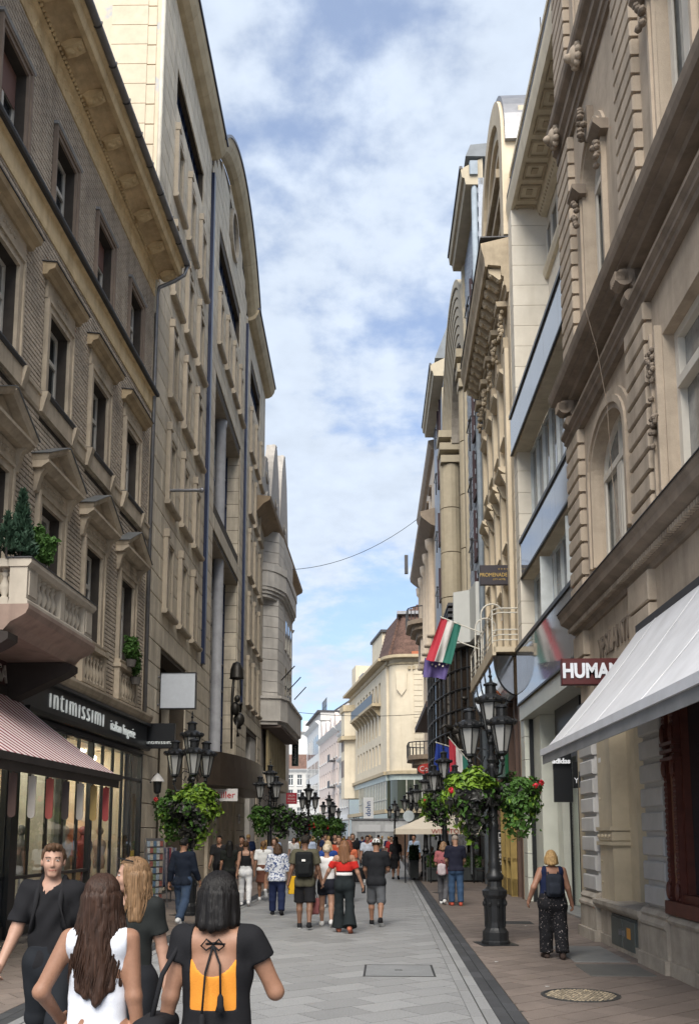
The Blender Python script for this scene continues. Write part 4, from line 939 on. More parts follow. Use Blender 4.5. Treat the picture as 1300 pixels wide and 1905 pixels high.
# arched windows
def arched_window(q, rise, cap=True, keystone=True, sub=True):
    x0, x1, z0, z1 = q; xc, hw = (x0+x1)/2, (x1-x0)/2; zs = z1-rise; sx = 1.0
    fr = MB(); n = 14; o0, o1 = -0.28, -0.18; t = 0.1
    fr.box(x0, x0+t, o0, o1, z0, zs); fr.box(x1-t, x1, o0, o1, z0, zs); fr.box(x0+t, x1-t, o0, o1, z0, z0+t)
    k = rise/hw
    vs = []; fs = []
    for i in range(n+1):
        a = math.pi*i/n
        for r_, o in ((1,o1),(1-t/hw,o1),(1-t/hw,o0),(1,o0)): vs.append((xc+hw*r_*math.cos(a), -o, zs+(rise if r_ == 1 else rise-t)*math.sin(a)))
    for i in range(n):
        for j in range(4): fs.append((4*i+j,4*i+(j+1)%4,4*i+4+(j+1)%4,4*i+4+j))
    fr.add(vs, fs)
    fr.box(x0+t, x1-t, o0, o1+0.03, zs-0.10, zs+0.02); fr.box(xc-0.06, xc+0.06, o0, o1+0.02, z0+t, zs-.10); fr.box(xc-0.04, xc+0.04, o0, o1, zs+.02, z1-t)
    w_ = part('arched_window', fr, M_wframe, R1)
    pts = [(x0+.03,z0+.03),(x1-.03,z0+.03)]+[(xc+(hw-.03)*math.cos(math.pi*i/n), zs+(rise-.03)*math.sin(math.pi*i/n)) for i in range(n+1)]
    part('pane', MB().poly(pts, -0.25, -0.235), M_curtain, w_)
    for s in (-1, 1):
        part('casement', MB().box(xc+s*0.06, xc+s*0.14, -.2, -.165, z0+t, zs-.1), M_wframe, w_); part('casement', MB().box(xc+s*(hw-.17), xc+s*(hw-.1), -.2, -.165, z0+t, zs-.1), M_wframe, w_)
    ar = MB()
    for r0, r1, o in ((1.0,1.09,.05),(1.09,1.2,.09),(1.2,1.32,.05)):
        vs = []; fs = []
        for i in range(n+1):
            a = math.pi*i/n
            for r_, oo in ((r0,o),(r1,o),(r1,-.01),(r0,-.01)): vs.append((xc+hw*r_*math.cos(a), -oo, zs+(rise+hw*(r_-1))*math.sin(a)))
        for i in range(n):
            for j in range(4): fs.append((4*i+j,4*i+(j+1)%4,4*i+4+(j+1)%4,4*i+4+j))
        fs += [(0,1,2,3),(4*n+3,4*n+2,4*n+1,4*n)]
        ar.add(vs, fs)
    for s in (-1, 1):
        for r0, r1, o in ((1.0,1.09,.05),(1.09,1.2,.09)): ar.box(xc+s*hw*r0, xc+s*hw*r1, -.01, o, z0, zs)
    part('architrave', ar, M_palace, w_)
    if cap:
        for s in (-1, 1):
            c = MB(); xm = xc+s*hw*1.16
            c.mould(xm-0.22, xm+0.22, [(0,zs-.02),(.13,zs-.02),(.22,zs+.06),(.26,zs+.10),(.26,zs+.17),(0,zs+.17)])
            for a in range(7): c.ball((xm+random.uniform(-.12,.12), -.14-random.uniform(0,.06), zs-.08-.07*a), (.07,.06,.05), 6, 5)
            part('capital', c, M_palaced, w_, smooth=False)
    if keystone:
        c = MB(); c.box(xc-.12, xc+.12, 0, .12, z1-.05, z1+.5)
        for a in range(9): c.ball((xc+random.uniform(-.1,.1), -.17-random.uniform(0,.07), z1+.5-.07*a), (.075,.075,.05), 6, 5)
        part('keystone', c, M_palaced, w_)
    return w_
arched_window(aw1, .7, cap=False, keystone=False); arched_window((9.2,11.3,6.45,8.75), .7, False, False)
arched_window(aw2, .67); arched_window(aw3, .67); arched_window((9.6,10.9,11,14.15), .67)
for q in ((1.7,3.0,16.9,20.0),(5.9,7.2,16.9,20.0)): arched_window((q[0],q[1],q[2],q[3]), .6)
# the wide rectangular window with carved side strips
x0, x1, z0, z1 = rw1
f = MB(); f.box(x0,x0+.13,-.3,-.16,z0,z1); f.box(x1-.13,x1,-.3,-.16,z0,z1); f.box(x0+.13,x1-.13,-.3,-.16,z0,z0+.12); f.box(x0+.13,x1-.13,-.3,-.16,z1-.12,z1); f.box(x0+.13,x1-.13,-.3,-.12,z1-.85,z1-.72); f.box((x0+x1)/2-.09,(x0+x1)/2+.09,-.3,-.12,z0+.12,z1-.85)
w_ = part('wide_window', f, M_wframe, R1); part('pane', MB().box(x0+.1,x1-.1,-.27,-.255,z0+.1,z1-.1), M_curtain, w_)
for x in (x0-.16, x1+.16):
    s = MB(); s.box(x-.13,x+.13,0,.06,z0-.1,z1+.15); s.box(x-.13,x-.09,.06,.1,z0-.1,z1+.15); s.box(x+.09,x+.13,.06,.1,z0-.1,z1+.15)
    for k in range(16): s.ball((x-.13, -.08, z0+.05+k*.13), (.022,.022,.022), 5, 4)
    st = part('window_strip', s, M_palace, w_)
    c = MB()
    for zz in (z1-.15, z0+1.0):
        for a in range(14): c.ball((x+random.uniform(-.13,.13), -.1-random.uniform(0,.05), zz-.04*a*random.random()*1.6), (.05,.045,.04), 6, 4)
    part('carved_swag', c, M_palaced, w_, kind='stuff')
# cornice above the shops
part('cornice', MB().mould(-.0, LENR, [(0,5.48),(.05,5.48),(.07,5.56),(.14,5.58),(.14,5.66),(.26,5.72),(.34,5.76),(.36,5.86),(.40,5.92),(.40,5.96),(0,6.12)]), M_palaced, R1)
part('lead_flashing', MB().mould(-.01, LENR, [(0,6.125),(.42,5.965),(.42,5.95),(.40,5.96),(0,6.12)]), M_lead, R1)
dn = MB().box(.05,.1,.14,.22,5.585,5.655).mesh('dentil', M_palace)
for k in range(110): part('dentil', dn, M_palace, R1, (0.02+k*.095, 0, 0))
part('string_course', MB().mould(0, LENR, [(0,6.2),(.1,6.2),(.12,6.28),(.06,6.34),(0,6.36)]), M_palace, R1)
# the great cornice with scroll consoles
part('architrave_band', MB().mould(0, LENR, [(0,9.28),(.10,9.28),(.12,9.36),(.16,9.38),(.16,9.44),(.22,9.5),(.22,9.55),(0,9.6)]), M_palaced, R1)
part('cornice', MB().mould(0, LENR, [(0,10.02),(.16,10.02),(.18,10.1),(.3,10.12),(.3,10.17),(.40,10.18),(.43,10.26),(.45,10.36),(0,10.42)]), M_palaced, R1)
def console(x, z, s=1.0):
    c = MB()
    for sx in (-1, 1):
        c.box(x-.11*s, x+.11*s, 0, .1, z-.5*s, z)
    c.lathe(0,0,[(.0,-.12),(.13,-.12),(.13,.12),(.0,.12)],12,cap=False).xform(Matrix.Translation((x,-.26*s,z-.14*s)) @ Matrix.Rotation(math.pi/2,4,'Y') @ Matrix.Scale(s,4), len(c.v)-48)
    st = len(c.v); c.lathe(0,0,[(.0,-.11),(.10,-.11),(.10,.11),(.0,.11)],12,cap=False); c.xform(Matrix.Translation((x,-.17*s,z-.42*s)) @ Matrix.Rotation(math.pi/2,4,'Y') @ Matrix.Scale(s,4), st)
    c.mould(x-.1*s, x+.1*s, [(0,z-.55*s),(.1*s,z-.5*s),(.12*s,z-.3*s),(.2*s,z-.2*s),(.2*s,z),(0,z)])
    for k in range(5): c.box(x-.12*s+k*.055*s, x-.10*s+k*.055*s, .2*s, .40*s, z-.2*s, z-.06*s)
    return c
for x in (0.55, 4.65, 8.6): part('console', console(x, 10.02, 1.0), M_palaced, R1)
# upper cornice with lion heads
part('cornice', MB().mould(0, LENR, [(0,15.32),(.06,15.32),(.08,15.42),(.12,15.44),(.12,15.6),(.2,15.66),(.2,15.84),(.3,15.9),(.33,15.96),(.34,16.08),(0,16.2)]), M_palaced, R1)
def lion(x, o, z, m, par):
    c = MB(); c.ball((x,-o,z),(.16,.13,.19),10,8); c.ball((x,-o-.12,z-.05),(.08,.1,.08),8,6)
    for a in range(10):
        t = R(36*a); c.ball((x+.16*math.cos(t), -o+.02, z+.18*math.sin(t)), (.07,.07,.07), 6, 5)
    for s in (-1,1): c.ball((x+s*.12,-o,z+.17),(.04,.04,.05),6,5)
    part('lion_head', c, m, par, smooth=True)
for x in (0.45, 2.4, 4.6, 6.5): lion(x, .26, 15.72, M_palace, R1)
part('cornice', MB().mould(0, LENR, [(0,20.2),(.2,20.3),(.5,20.55),(.55,20.7),(.55,20.9),(0,21)]), M_palace, R1)
lettering('YPSILANTI', 0.52, M_palaced, R1, 2.45, 4.95, 0.0, 0.03, narrow=0.78)
# street level: plinths, rusticated piers, iron column, windows
def pier(x0, x1):
    quoin(x0, x1, 0.80, 4.15, 0.13, 0.335, M_palgrey, 0.075)
    pl = MB(); pl.mould(x0-.1, x1+.1, [(0,0.18),(.17,.18),(.17,.55),(.2,.58),(.2,.62),(.15,.68),(.17,.72),(.13,.78),(.05,.82),(0,.82)]); part('plinth', pl, M_plinth, R1)
    part('plinth_foot', MB().box(x0-.14, x1+.14, 0, .22, 0, .178), M_plinth, R1)
pier(0.25, 1.2); pier(4.0, 4.95); pier(9.5, 10.4)
part('base_wall', MB().box(4.95+.1, 9.4, -.3, .12, .18, .66).mould(5.05,9.4,[(-.3,.66),(.15,.66),(.17,.7),(.12,.76),(-.3,.78)]), M_plinth, R1)
part('plinth_foot', MB().box(5.1, 9.36, -.3, .16, 0, .175), M_plinth, R1)
part('cellar_window', MB().box(6.3, 7.3, .118, .128, .22, .55), M_blackp, R1)
ic = MB(); ic.box(1.3, 2.15, -.25, .06, .72, 4.3); ic.box(1.26,2.19,-.25,.11,1.62,1.68); ic.box(1.26,2.19,-.25,.11,1.86,1.92); ic.box(1.28,2.17,-.25,.08,1.7,1.84); ic.box(1.26,2.19,-.25,.1,3.9,4.1)
for k in range(4): ic.ball((1.38+k*.23,-.09,1.77),(.035,.03,.035),8,5)
part('iron_column', ic, M_cream, R1)
for zz in (1.0, 1.35, 2.4): part('rivet', MB().ball((1.42,-.065,zz),(.025,.015,.025),6,4), M_cream, R1)
part('small_sticker', MB().box(1.38,1.55,.06,.063,3.02,3.10), plain('sign_white',(0.62,0.60,0.58),0.5), R1)
part('side_panel', MB().box(2.15,2.6,-.6,-.22,.72,4.3), M_cream, R1)
swn = part('shop_window', MB().box(2.6,2.66,-.5,-.42,.75,4.2).box(3.9,3.97,-.5,-.42,.75,4.2), M_blackp, R1)
part('pane', MB().box(2.66,3.9,-.47,-.455,.76,4.2), M_clear, swn)
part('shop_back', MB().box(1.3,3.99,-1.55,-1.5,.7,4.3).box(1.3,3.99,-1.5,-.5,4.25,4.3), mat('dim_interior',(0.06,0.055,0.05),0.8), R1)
part('shoe_box', MB().cbox(2.75,3.05,-.75,-.55,.78,.92,.01), plain('sign_white',(0.62,0.60,0.58),0.5), R1); part('shoe_box', MB().cbox(3.12,3.4,-.78,-.56,.78,.90,.01), plain('sign_white',(0.62,0.60,0.58),0.5), R1)
part('window_shelf', MB().mould(1.28, 3.92, [(-.5,.56),(.12,.56),(.2,.62),(.22,.66),(.22,.72),(-.5,.76)]), M_plinth, R1)
part('shelf_base', MB().box(1.28, 2.0, -.3, .08, .16, .555).box(3.5,3.9,-.3,.10,.16,.555).box(1.28,3.9,-.3,.12,0,.155), M_plinth, R1)
M_cab = mat('cabinet_metal', (0.10,0.115,0.11), 0.55, var=0.2, dirt=0.5, dirtcol=(0.035,0.035,0.035), metal=0.2)
cab = thing('utility_cabinet', 'low grey green metal cabinet with two scuffed doors under the stone window shelf', 'cabinet', tuple(R1.matrix_basis @ Vector((2.05,-.0,0))), R1.rotation_euler.z)
part('frame', MB().box(0,1.4,-.2,.10,.02,.54), M_cab, cab)
for k in (0,1):
    d = part('door', MB().cbox(.04+k*.67,.69+k*.67,.10,.125,.06,.51,.008), M_cab, cab); part('handle', MB().box(.6-k*.0+k*.2,.65+k*.2,.125,.16,.26,.34), M_zinc, d)
part('warning_plate', MB().box(.95,1.15,.126,.13,.24,.40), plain('orange_plate',(0.55,0.25,0.04),0.5), cab)
# carved wooden shop front
wf = MB(); 
for xa, xb in ((5.02,5.12),(5.36,5.46)): wf.box(xa,xb,-.1,.10,.78,4.25)
wf.box(5.0,9.4,-.1,.16,.78,.95); wf.box(5.46,9.4,-.1,.08,.95,1.05); wf.box(5.02,5.46,-.1,.1,4.0,4.25)
for k in range(46):
    for x in (5.045, 5.10, 5.385, 5.44): wf.ball((x,-.105,.98+k*.07),(.02,.015,.028),5,4)
for zz in (2.75, 2.85, 2.95): wf.box(4.99,5.49,-.1,.14,zz,zz+.045)
for s in (5.07, 5.41): wf.ball((s,-.12,2.65),(.05,.04,.12),8,6); wf.ball((s,-.12,1.08),(.05,.04,.12),8,6); wf.ball((s,-.12,3.1),(.05,.04,.14),8,6)
shopf = part('wooden_shopfront', wf, M_redwood, R1); part('wood_panel', MB().box(5.12,5.36,-.1,.05,.95,4.0), M_panelw, shopf)
[part('window_post', MB().box(xa,xb,-.12,.02,1.05,4.0), M_redwood, shopf) for xa, xb in ((5.46,5.52),(9.3,9.4),(7.5,7.56))]
part('pane', MB().box(5.52,9.3,-.09,-.075,1.05,4.0), M_pane, shopf)
part('lintel', MB().box(1.25,9.5,-.4,.05,4.3,4.55), M_palaced, R1)
# cream door jamb and sign box at the joint with the next house
part('door_jamb', MB().box(-.28,.2,-.6,.04,0,3.6), M_cream, R1); part('meter_box', MB().box(0.0,.24,.04,.10,2.55,3.05), M_cream, R1); part('meter_hole', MB().box(.04,.2,.1,.105,2.66,2.96), M_blackp, R1)
part('hanging_cable', MB().tube([(3.2,-.45,10.35),(3.25,-.30,9.6),(3.35,-.2,8.6),(3.3,-.15,7.4),(3.6,-.14,6.3)],.005,5), M_palaced, R1)
# white awning
M_canvas = mat('white_canvas', (0.56,0.56,0.575), 0.85, var=0.06, vscale=2, streak=0.25, dirt=0.3, dirtcol=(0.34,0.335,0.33), bump=0.1, bscale=200)
aw = thing('white_awning', 'large plain white canvas awning over the brown palace shop on the right', 'awning', tuple(R1.matrix_basis @ Vector((4.25,0,0))), R1.rotation_euler.z)
cl_ = MB(); nseg = 14; m_ = 36; vs = []; fs = []; L_ = 7.2
for i in range(nseg+1):
    t = i/nseg
    for j in range(m_+1):
        x = L_*j/m_; sag = -.06*math.sin(math.pi*t)+.016*math.sin(x*2.3+t*3)*math.sin(math.pi*t)+.007*math.sin(x*7.1-t*6)*math.sin(math.pi*t)-.02*math.exp(-((x % 1.8)-.9)**2*40)*t*(1-t)*4
        vs.append((x, -(0.14+1.40*t), 4.70-1.74*t+sag))
for i in range(nseg):
    for j in range(m_): fs.append((i*(m_+1)+j, i*(m_+1)+j+1, (i+1)*(m_+1)+j+1, (i+1)*(m_+1)+j))
k = len(vs); vs += [(v[0],v[1],v[2]-.008) for v in vs]; fs += [tuple(q+k for q in f_[::-1]) for f_ in fs]
cl_.add(vs, fs); part('canvas', cl_, M_canvas, aw, smooth=True)
for k in range(4):
    x = 1.8*k+.9
    part('seam', MB().tube([(x, -(0.14+1.40*t), 4.703-1.74*t-.06*math.sin(math.pi*t)) for t in np.linspace(0,1,9)],.006,5), M_canvas, aw)
part('front_bar', MB().box(-.02,L_,1.50,1.58,2.90,2.99), M_canvas, aw); part('valance', MB().box(0,L_,1.54,1.55,2.78,2.90), mat('grey_valance',(0.2,0.2,0.2),0.8), aw)
part('cassette', MB().box(-.03,L_,.02,.16,4.68,4.78), M_lead, aw)
for x in (.4, 3.4, 6.4): part('arm', MB().tube([(x,-.1,3.6),(x+.5,-.8,3.3),(x,-1.5,2.94)],.03,6), M_zinc, aw)
# red shop sign
sg = blade_sign('shoe_shop_sign', 'dark red projecting sign with white capitals, partly behind the white awning', 2.66, 3.72, 13.75, 4.02, 4.42, plain('oxblood_sign',(0.065,0.007,0.007),0.4), 0.12)
lettering('HUMANIC', 0.30, mat('stainless_letter',(0.60,0.62,0.66),0.4), sg, 0.03, 0.20, 0.125, 0.015, narrow=0.80, bold=0.012)
part('bracket', MB().tube([(.5,-.06,.45),(.9,-.06,.55)],.02,6), M_lead, sg)
spot = MB().cbox(2.9,3.6,0,.3,0,.12,.02); solo('flood_lamp', MB().cbox(-.35,.35,0,.5,0,.1,.02).box(-.3,.3,.06,.44,-.01,0), M_blackp, 'flat black flood lamp box fixed under the dark red sign', 'lamp', (3.42,14.6,3.72), 0)

# ================================================================ RIGHT: pale stone building with glass bands
M_lime = mat('pale_limestone', (0.66,0.61,0.52), 0.75, var=0.08, vscale=1.3, streak=0.2, dirt=0.2, dirtcol=(0.33,0.28,0.21), rand=0.05, mott=0.05, bump=0.12)
M_limec = mat('cream_cornice', (0.62,0.55,0.42), 0.8, var=0.1, streak=0.25, dirt=0.25, dirtcol=(0.27,0.21,0.14))
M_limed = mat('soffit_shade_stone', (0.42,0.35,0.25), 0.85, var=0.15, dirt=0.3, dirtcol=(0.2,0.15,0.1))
M_band = mat('grey_glass_band', (0.20,0.205,0.21), 0.06, var=0.08, vscale=1.0, bump=0.0, spec=1.0)
M_marble = mat('white_marble', (0.52,0.53,0.47), 0.35, var=0.1, vscale=2.0, dirt=0.2, dirtcol=(0.35,0.37,0.33))
R2 = facade_root('glass_band_building', 'pale stone building with wide grey glass bands and a coffered roof cornice on the right', 'building', 3.85, 25.9, -0.02, 'R')
LEN = 8.6
part('wall', MB().box(0,LEN,-1.5,-1.08,13.9,20.6).box(0,LEN,-9,-1.5,0,20.9), M_lime, R2)
part('upper_sheathing', MB().box(0.6,LEN,-1.08,-1.05,14.2,18.4), M_lime, R2)
for k in range(32):
    z = k*.64; part('pier_block', MB().cbox(0,.6,-1.4,-.0,z+.006,z+.634,.008), M_lime if z > 5 else M_marble, R2)
for k in range(4):
    x0 = .75+k*2.0; wn = part('upper_window', sash(1.5,1.1,.08,None,True,-1.0).xform(Matrix.Translation((x0,0,18.5))), M_wframe, R2); part('pane', MB().box(x0+.05,x0+1.45,-1.04,-1.03,18.55,19.55), M_pane, wn)
part('string_course', MB().mould(.6,LEN,[(-1.06,18.1),(-.95,18.1),(-.9,18.25),(-.9,18.38),(-1.06,18.42)]), M_limec, R2)
c = MB(); c.mould(-.03,LEN,[(-1.06,20.1),(-.9,20.12),(-.78,20.28),(-.74,20.42),(-.08,20.42),(-.08,20.36),(.0,20.36),(.02,20.5),(.05,20.75),(.05,20.95),(-1.4,21.05)]); part('cornice', c, M_limec, R2)
for k in range(10):
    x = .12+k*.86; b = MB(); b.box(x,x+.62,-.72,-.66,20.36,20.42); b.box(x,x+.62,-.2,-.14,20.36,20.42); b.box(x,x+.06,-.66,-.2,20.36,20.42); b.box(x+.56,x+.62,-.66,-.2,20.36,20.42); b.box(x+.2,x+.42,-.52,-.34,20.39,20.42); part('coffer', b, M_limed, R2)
lf = MB()
for k in range(60):
    lf.ball((.05+k*.143,.86,20.24),(.05,.04,.1),6,5)
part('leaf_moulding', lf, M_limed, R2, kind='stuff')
part('roof_edge', MB().box(-.03,LEN,-1.4,.02,21.05,21.25), M_lead, R2)
# balustrade along the roof
for k in range(9): part('roof_baluster_block', MB().cbox(.1+k*.95,.7+k*.95,-.35,-.15,21.25,21.9,.03), M_limec, R2)
part('roof_rail', MB().box(0,LEN,-.42,-.08,21.9,22.05), M_limec, R2)
def band(x0, x1, z0, z1, o, label=None):
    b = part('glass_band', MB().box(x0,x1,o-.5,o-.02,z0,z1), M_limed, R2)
    n = 5
    for k in range(n): part('glass_panel', MB().box(x0+(x1-x0)*k/n+.006, x0+(x1-x0)*(k+1)/n-.006, o-.02, o, z0+.05, z1-.08), M_band, b)
    part('dark_edge', MB().box(x0-.02,x1,o-.3,o+.04,z1-.07,z1+.03).box(x0-.02,x1,o-.04,o+.02,z0,z0+.05), M_blackp, b)
    for k in range(7): part('soffit_panel', MB().box(x0+(x1-x0)*k/7+.008,x0+(x1-x0)*(k+1)/7-.008,o-.48,o-.06,z0-.02,z0), M_limec, b)
    return b
band(.25,LEN,12.75,13.95,.12); band(.62,LEN,8.95,10.05,-.02); band(.2,LEN,5.38,7.0,.1)
def ribbon(z0, z1, o=-.4):
    b = MB(); n = 9
    for k in range(n+1): x = .62+(LEN-.62)*k/n; b.box(x-.05,x+.05,o-.08,o+.03,z0,z1)
    b.box(.62,LEN,o-.08,o+.02,z0,z0+.07); b.box(.62,LEN,o-.08,o+.02,z1-.07,z1)
    w_ = part('ribbon_window', b, mat('white_alu',(0.55,0.58,0.58),0.4), R2)
    for k in range(n): part('pane', MB().box(.67+(LEN-.62)*k/n,.57+(LEN-.62)*(k+1)/n,o-.05,o-.04,z0+.07,z1-.07), M_band if k % 3 else M_curtain, w_)
    return w_
ribbon(10.1,12.73); wlow = ribbon(7.05,8.93)
for x in (3.2, 6.2): part('open_sash', MB().box(x,x+.04,-.36,-.05,7.2,8.8), mat('white_alu',(0.55,0.58,0.58),0.4), wlow)
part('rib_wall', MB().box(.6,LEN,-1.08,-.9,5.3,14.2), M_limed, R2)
# shop under it
part('portal_soffit', MB().box(.2,LEN,-1.0,.06,4.95,5.36), M_marble, R2)
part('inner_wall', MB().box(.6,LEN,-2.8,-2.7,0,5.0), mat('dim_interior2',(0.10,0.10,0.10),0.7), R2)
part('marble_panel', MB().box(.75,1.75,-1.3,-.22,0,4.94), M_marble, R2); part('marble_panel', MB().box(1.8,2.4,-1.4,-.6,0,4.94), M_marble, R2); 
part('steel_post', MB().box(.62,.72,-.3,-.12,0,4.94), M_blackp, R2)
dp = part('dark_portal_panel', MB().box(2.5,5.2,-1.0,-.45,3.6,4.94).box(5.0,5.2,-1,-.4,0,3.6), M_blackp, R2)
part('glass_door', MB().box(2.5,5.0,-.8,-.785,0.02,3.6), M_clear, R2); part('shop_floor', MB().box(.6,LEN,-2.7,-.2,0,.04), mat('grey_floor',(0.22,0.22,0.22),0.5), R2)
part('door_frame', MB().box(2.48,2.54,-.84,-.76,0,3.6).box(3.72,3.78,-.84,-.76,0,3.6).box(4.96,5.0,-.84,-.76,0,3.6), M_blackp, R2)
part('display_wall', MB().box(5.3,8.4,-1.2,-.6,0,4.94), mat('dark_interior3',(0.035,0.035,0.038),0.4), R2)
part('corner_jamb', MB().box(8.2,8.6,-1.2,-.05,0,5.3), M_cream, R2)
sp_ = thing('sports_shop_sign', 'black hanging sign panel with white lettering beside the pale stone entrance', 'sign', (3.93,20.4,0), 0)
part('panel', MB().box(-.2,.2,-.06,.06,2.5,3.22).box(-.2,.2,-.08,.0,3.22,3.62), M_blackp, sp_)
M_wl = plain('white_letter2', (0.75,0.76,0.78), 0.5, emit=0.1)
lettering('adidas', .16, M_wl, sp_, -.04, 3.40, .07, .03, bold=.004)
bars = MB()
for k in range(3):
    x = -.14+k*.10; hh = .09+.07*k; st = len(bars.v); bars.box(0,.07,.03,.07,0,hh); bars.xform(Matrix.Translation((x,0,3.64)) @ Matrix(((1,0,-.5,0),(0,1,0,0),(0,0,1,0),(0,0,0,1))), st)
part('stripe_mark', bars, M_wl, sp_)
sp2 = blade_sign('small_shop_sign', 'small black sign with white letters further along the sports shop entrance', 3.90, 4.12, 19.2, 2.75, 3.3, M_blackp, .06); lettering('Yo', .16, M_wl, sp2, 0, .15, .062, .005)

# ================================================================ RIGHT: cream house with the heavy modillion cornice
M_creamst = mat('cream_stucco', (0.60,0.51,0.375), 0.82, var=0.1, vscale=1.3, streak=0.3, dirt=0.25, dirtcol=(0.25,0.19,0.12), rand=0.05, bump=0.2)
M_creamd = mat('weathered_cream', (0.42,0.345,0.245), 0.85, var=0.2, streak=0.4, dirt=0.4, dirtcol=(0.11,0.085,0.06))
R3 = facade_root('cream_hotel_building', 'cream stucco hotel with a heavy modillion cornice, leafy capitals and an arched attic', 'building', 3.9, 33.9, 0.004, 'R')
LEN = 8.0
xs3 = [.75+1.62*k for k in range(5)]
o3 = [(x+.42,x+1.2,z,z+1.9) for x in xs3[:-1] for z in (7.4,10.6,14.0)]
b = MB(); wall_grid(b,0,LEN,0,20.2,o3+[(0.2,7.8,0,6.4)],0,.4); part('wall', b, M_creamst, R3); part('back_wall', MB().box(0,LEN,-9,-.7,0,20.2), M_creamd, R3)
lay_pieces('ashlar_block', piece_rects(0,LEN,6.5,18.2,[(q[0]-.15,q[1]+.15,q[2]-.2,q[3]+.4) for q in o3]+[(x-.24,x+.24,6,18.3) for x in xs3],.58,1.0,.02), -.01, .03, M_creamst, R3, 120, lambda r: -r[0])
fw = sash(.78,1.9,.06,.66,True,-.18).mesh('frame', M_wframe)
for q in o3:
    wn = part('window', fw, None, R3, (q[0],0,q[2])); part('pane', MB().box(.03,.75,-.26,-.25,.03,1.87), M_pane, wn)
    hd = MB(); z = 1.95
    if q[2] > 13: hd.mould(-.16,.94,[(0,z),(.1,z),(.24,z+.12),(.26,z+.2),(0,z+.24)])
    elif q[2] > 10:
        hd.mould(-.2,.98,[(0,z+.2),(.2,z+.22),(.34,z+.32),(.36,z+.4),(0,z+.42)])
        for s in (-.1,.88): part('hood_bracket', MB().mould(s-.07,s+.07,[(0,z-.25),(.1,z-.2),(.28,z+.18),(0,z+.2)]), M_creamst, wn)
    else: hd.mould(-.14,.92,[(0,z),(.08,z),(.16,z+.1),(.16,z+.16),(0,z+.18)])
    hd.mould(-.14,.92,[(0,-.14),(.1,-.12),(.16,-.05),(.16,0),(0,0)])
    part('hood', hd, M_creamst, wn)
for x in xs3:
    p = part('pilaster', MB().cbox(x-.2,x+.2,0,.14,6.5,16.6,.01), M_creamst, R3)
    c = MB(); c.box(x-.19,x+.19,0,.13,16.6,16.95)
    for k in range(5): c.box(x-.18+k*.08,x-.13+k*.08,.13,.17,16.62,16.95)
    for k in range(26): c.ball((x+random.uniform(-.2,.2),-.16-random.uniform(0,.12),17.0+.85*random.random()),(.075,.07,.075),6,4)
    c.mould(x-.32,x+.32,[(0,17.9),(.36,17.9),(.38,18.06),(0,18.08)]); part('capital', c, M_creamd, p)
part('cornice', MB().mould(0,LEN,[(0,18.1),(.1,18.1),(.12,18.3),(.18,18.34),(.18,18.6),(.26,18.66),(.26,18.95),(.66,19.0),(.66,18.94),(.74,18.94),(.76,19.2),(.84,19.5),(.86,19.7),(0,19.9)]), M_creamd, R3)
for k in range(15):
    x = .2+k*.54; m_ = MB(); m_.mould(x-.11,x+.11,[(.2,18.62),(.32,18.58),(.5,18.74),(.62,18.8),(.64,18.94),(.2,18.95)]); m_.ball((x,-.55,18.76),(.11,.07,.07),8,5); m_.ball((x,-.3,18.6),(.09,.09,.05),8,5); part('modillion', m_, M_creamst, R3)
dm = MB().box(0,.07,.12,.2,18.36,18.5).mesh('dentil', M_creamst)
for k in range(66): part('dentil', dm, M_creamst, R3, (.04+k*.12,0,0))
part('lead_flashing', MB().box(0,LEN,-.1,.87,19.9,19.94), M_lead, R3)
# attic with stepped arch
AX, AS, AO = 4.9, 22.6, 3.0
at_ = MB(); at_.box(.2,7.95,-5,-.4,19.9,24.4); at_.poly([(AX-AO,24.4),(AX+AO,24.4)]+[(AX+AO*math.cos(R(a)),AS+(AO+.6)*math.sin(R(a))) for a in range(30,151,10)],-5,-.4); part('attic', at_, mat('attic_render',(0.52,0.46,0.36),0.8,var=.08,streak=.2,dirtcol=(.3,.25,.18)), R3)
ar = MB()
for r0, r1, o in ((AO-.55,AO+.1,.15),(AO-.95,AO-.6,.02),(AO-1.3,AO-1.0,-.1)):
    ar.arch(AX,AS+.5,r0,r1,0,180,-.4,o,20,1.0)
    for s in (-1,1): ar.box(AX+s*r0,AX+s*r1,-.4,o,20.0,AS+.5)
part('attic_arch', ar, M_creamst, R3)
for k in range(4): part('attic_strip', MB().cbox(3.5+k*.8,3.5+k*.8+.4,-.4,-.2,20.0,23.5,.02), M_creamst, R3)
for k in range(3): part('attic_step', MB().box(3.2-.25*k,6.6+.25*k,-.4,-.05+.14*k,21.6+.5*k,21.9+.5*k), M_creamd, R3)
part('attic_roof', (lambda m__: (m__.arch(AX,AS+.5,AO+.12,AO+.26,0,180,-5,.05,20,1.0), m__)[1])(MB()), M_zinc, R3)
part('lightning_rod', MB().tube([(7.8,1.2,24.4),(7.8,1.2,27.6)],.02,5), M_lead, R3)
part('chimney', MB().box(6.9,7.9,-5,-1.5,24.4,25.0), M_creamst, R3)
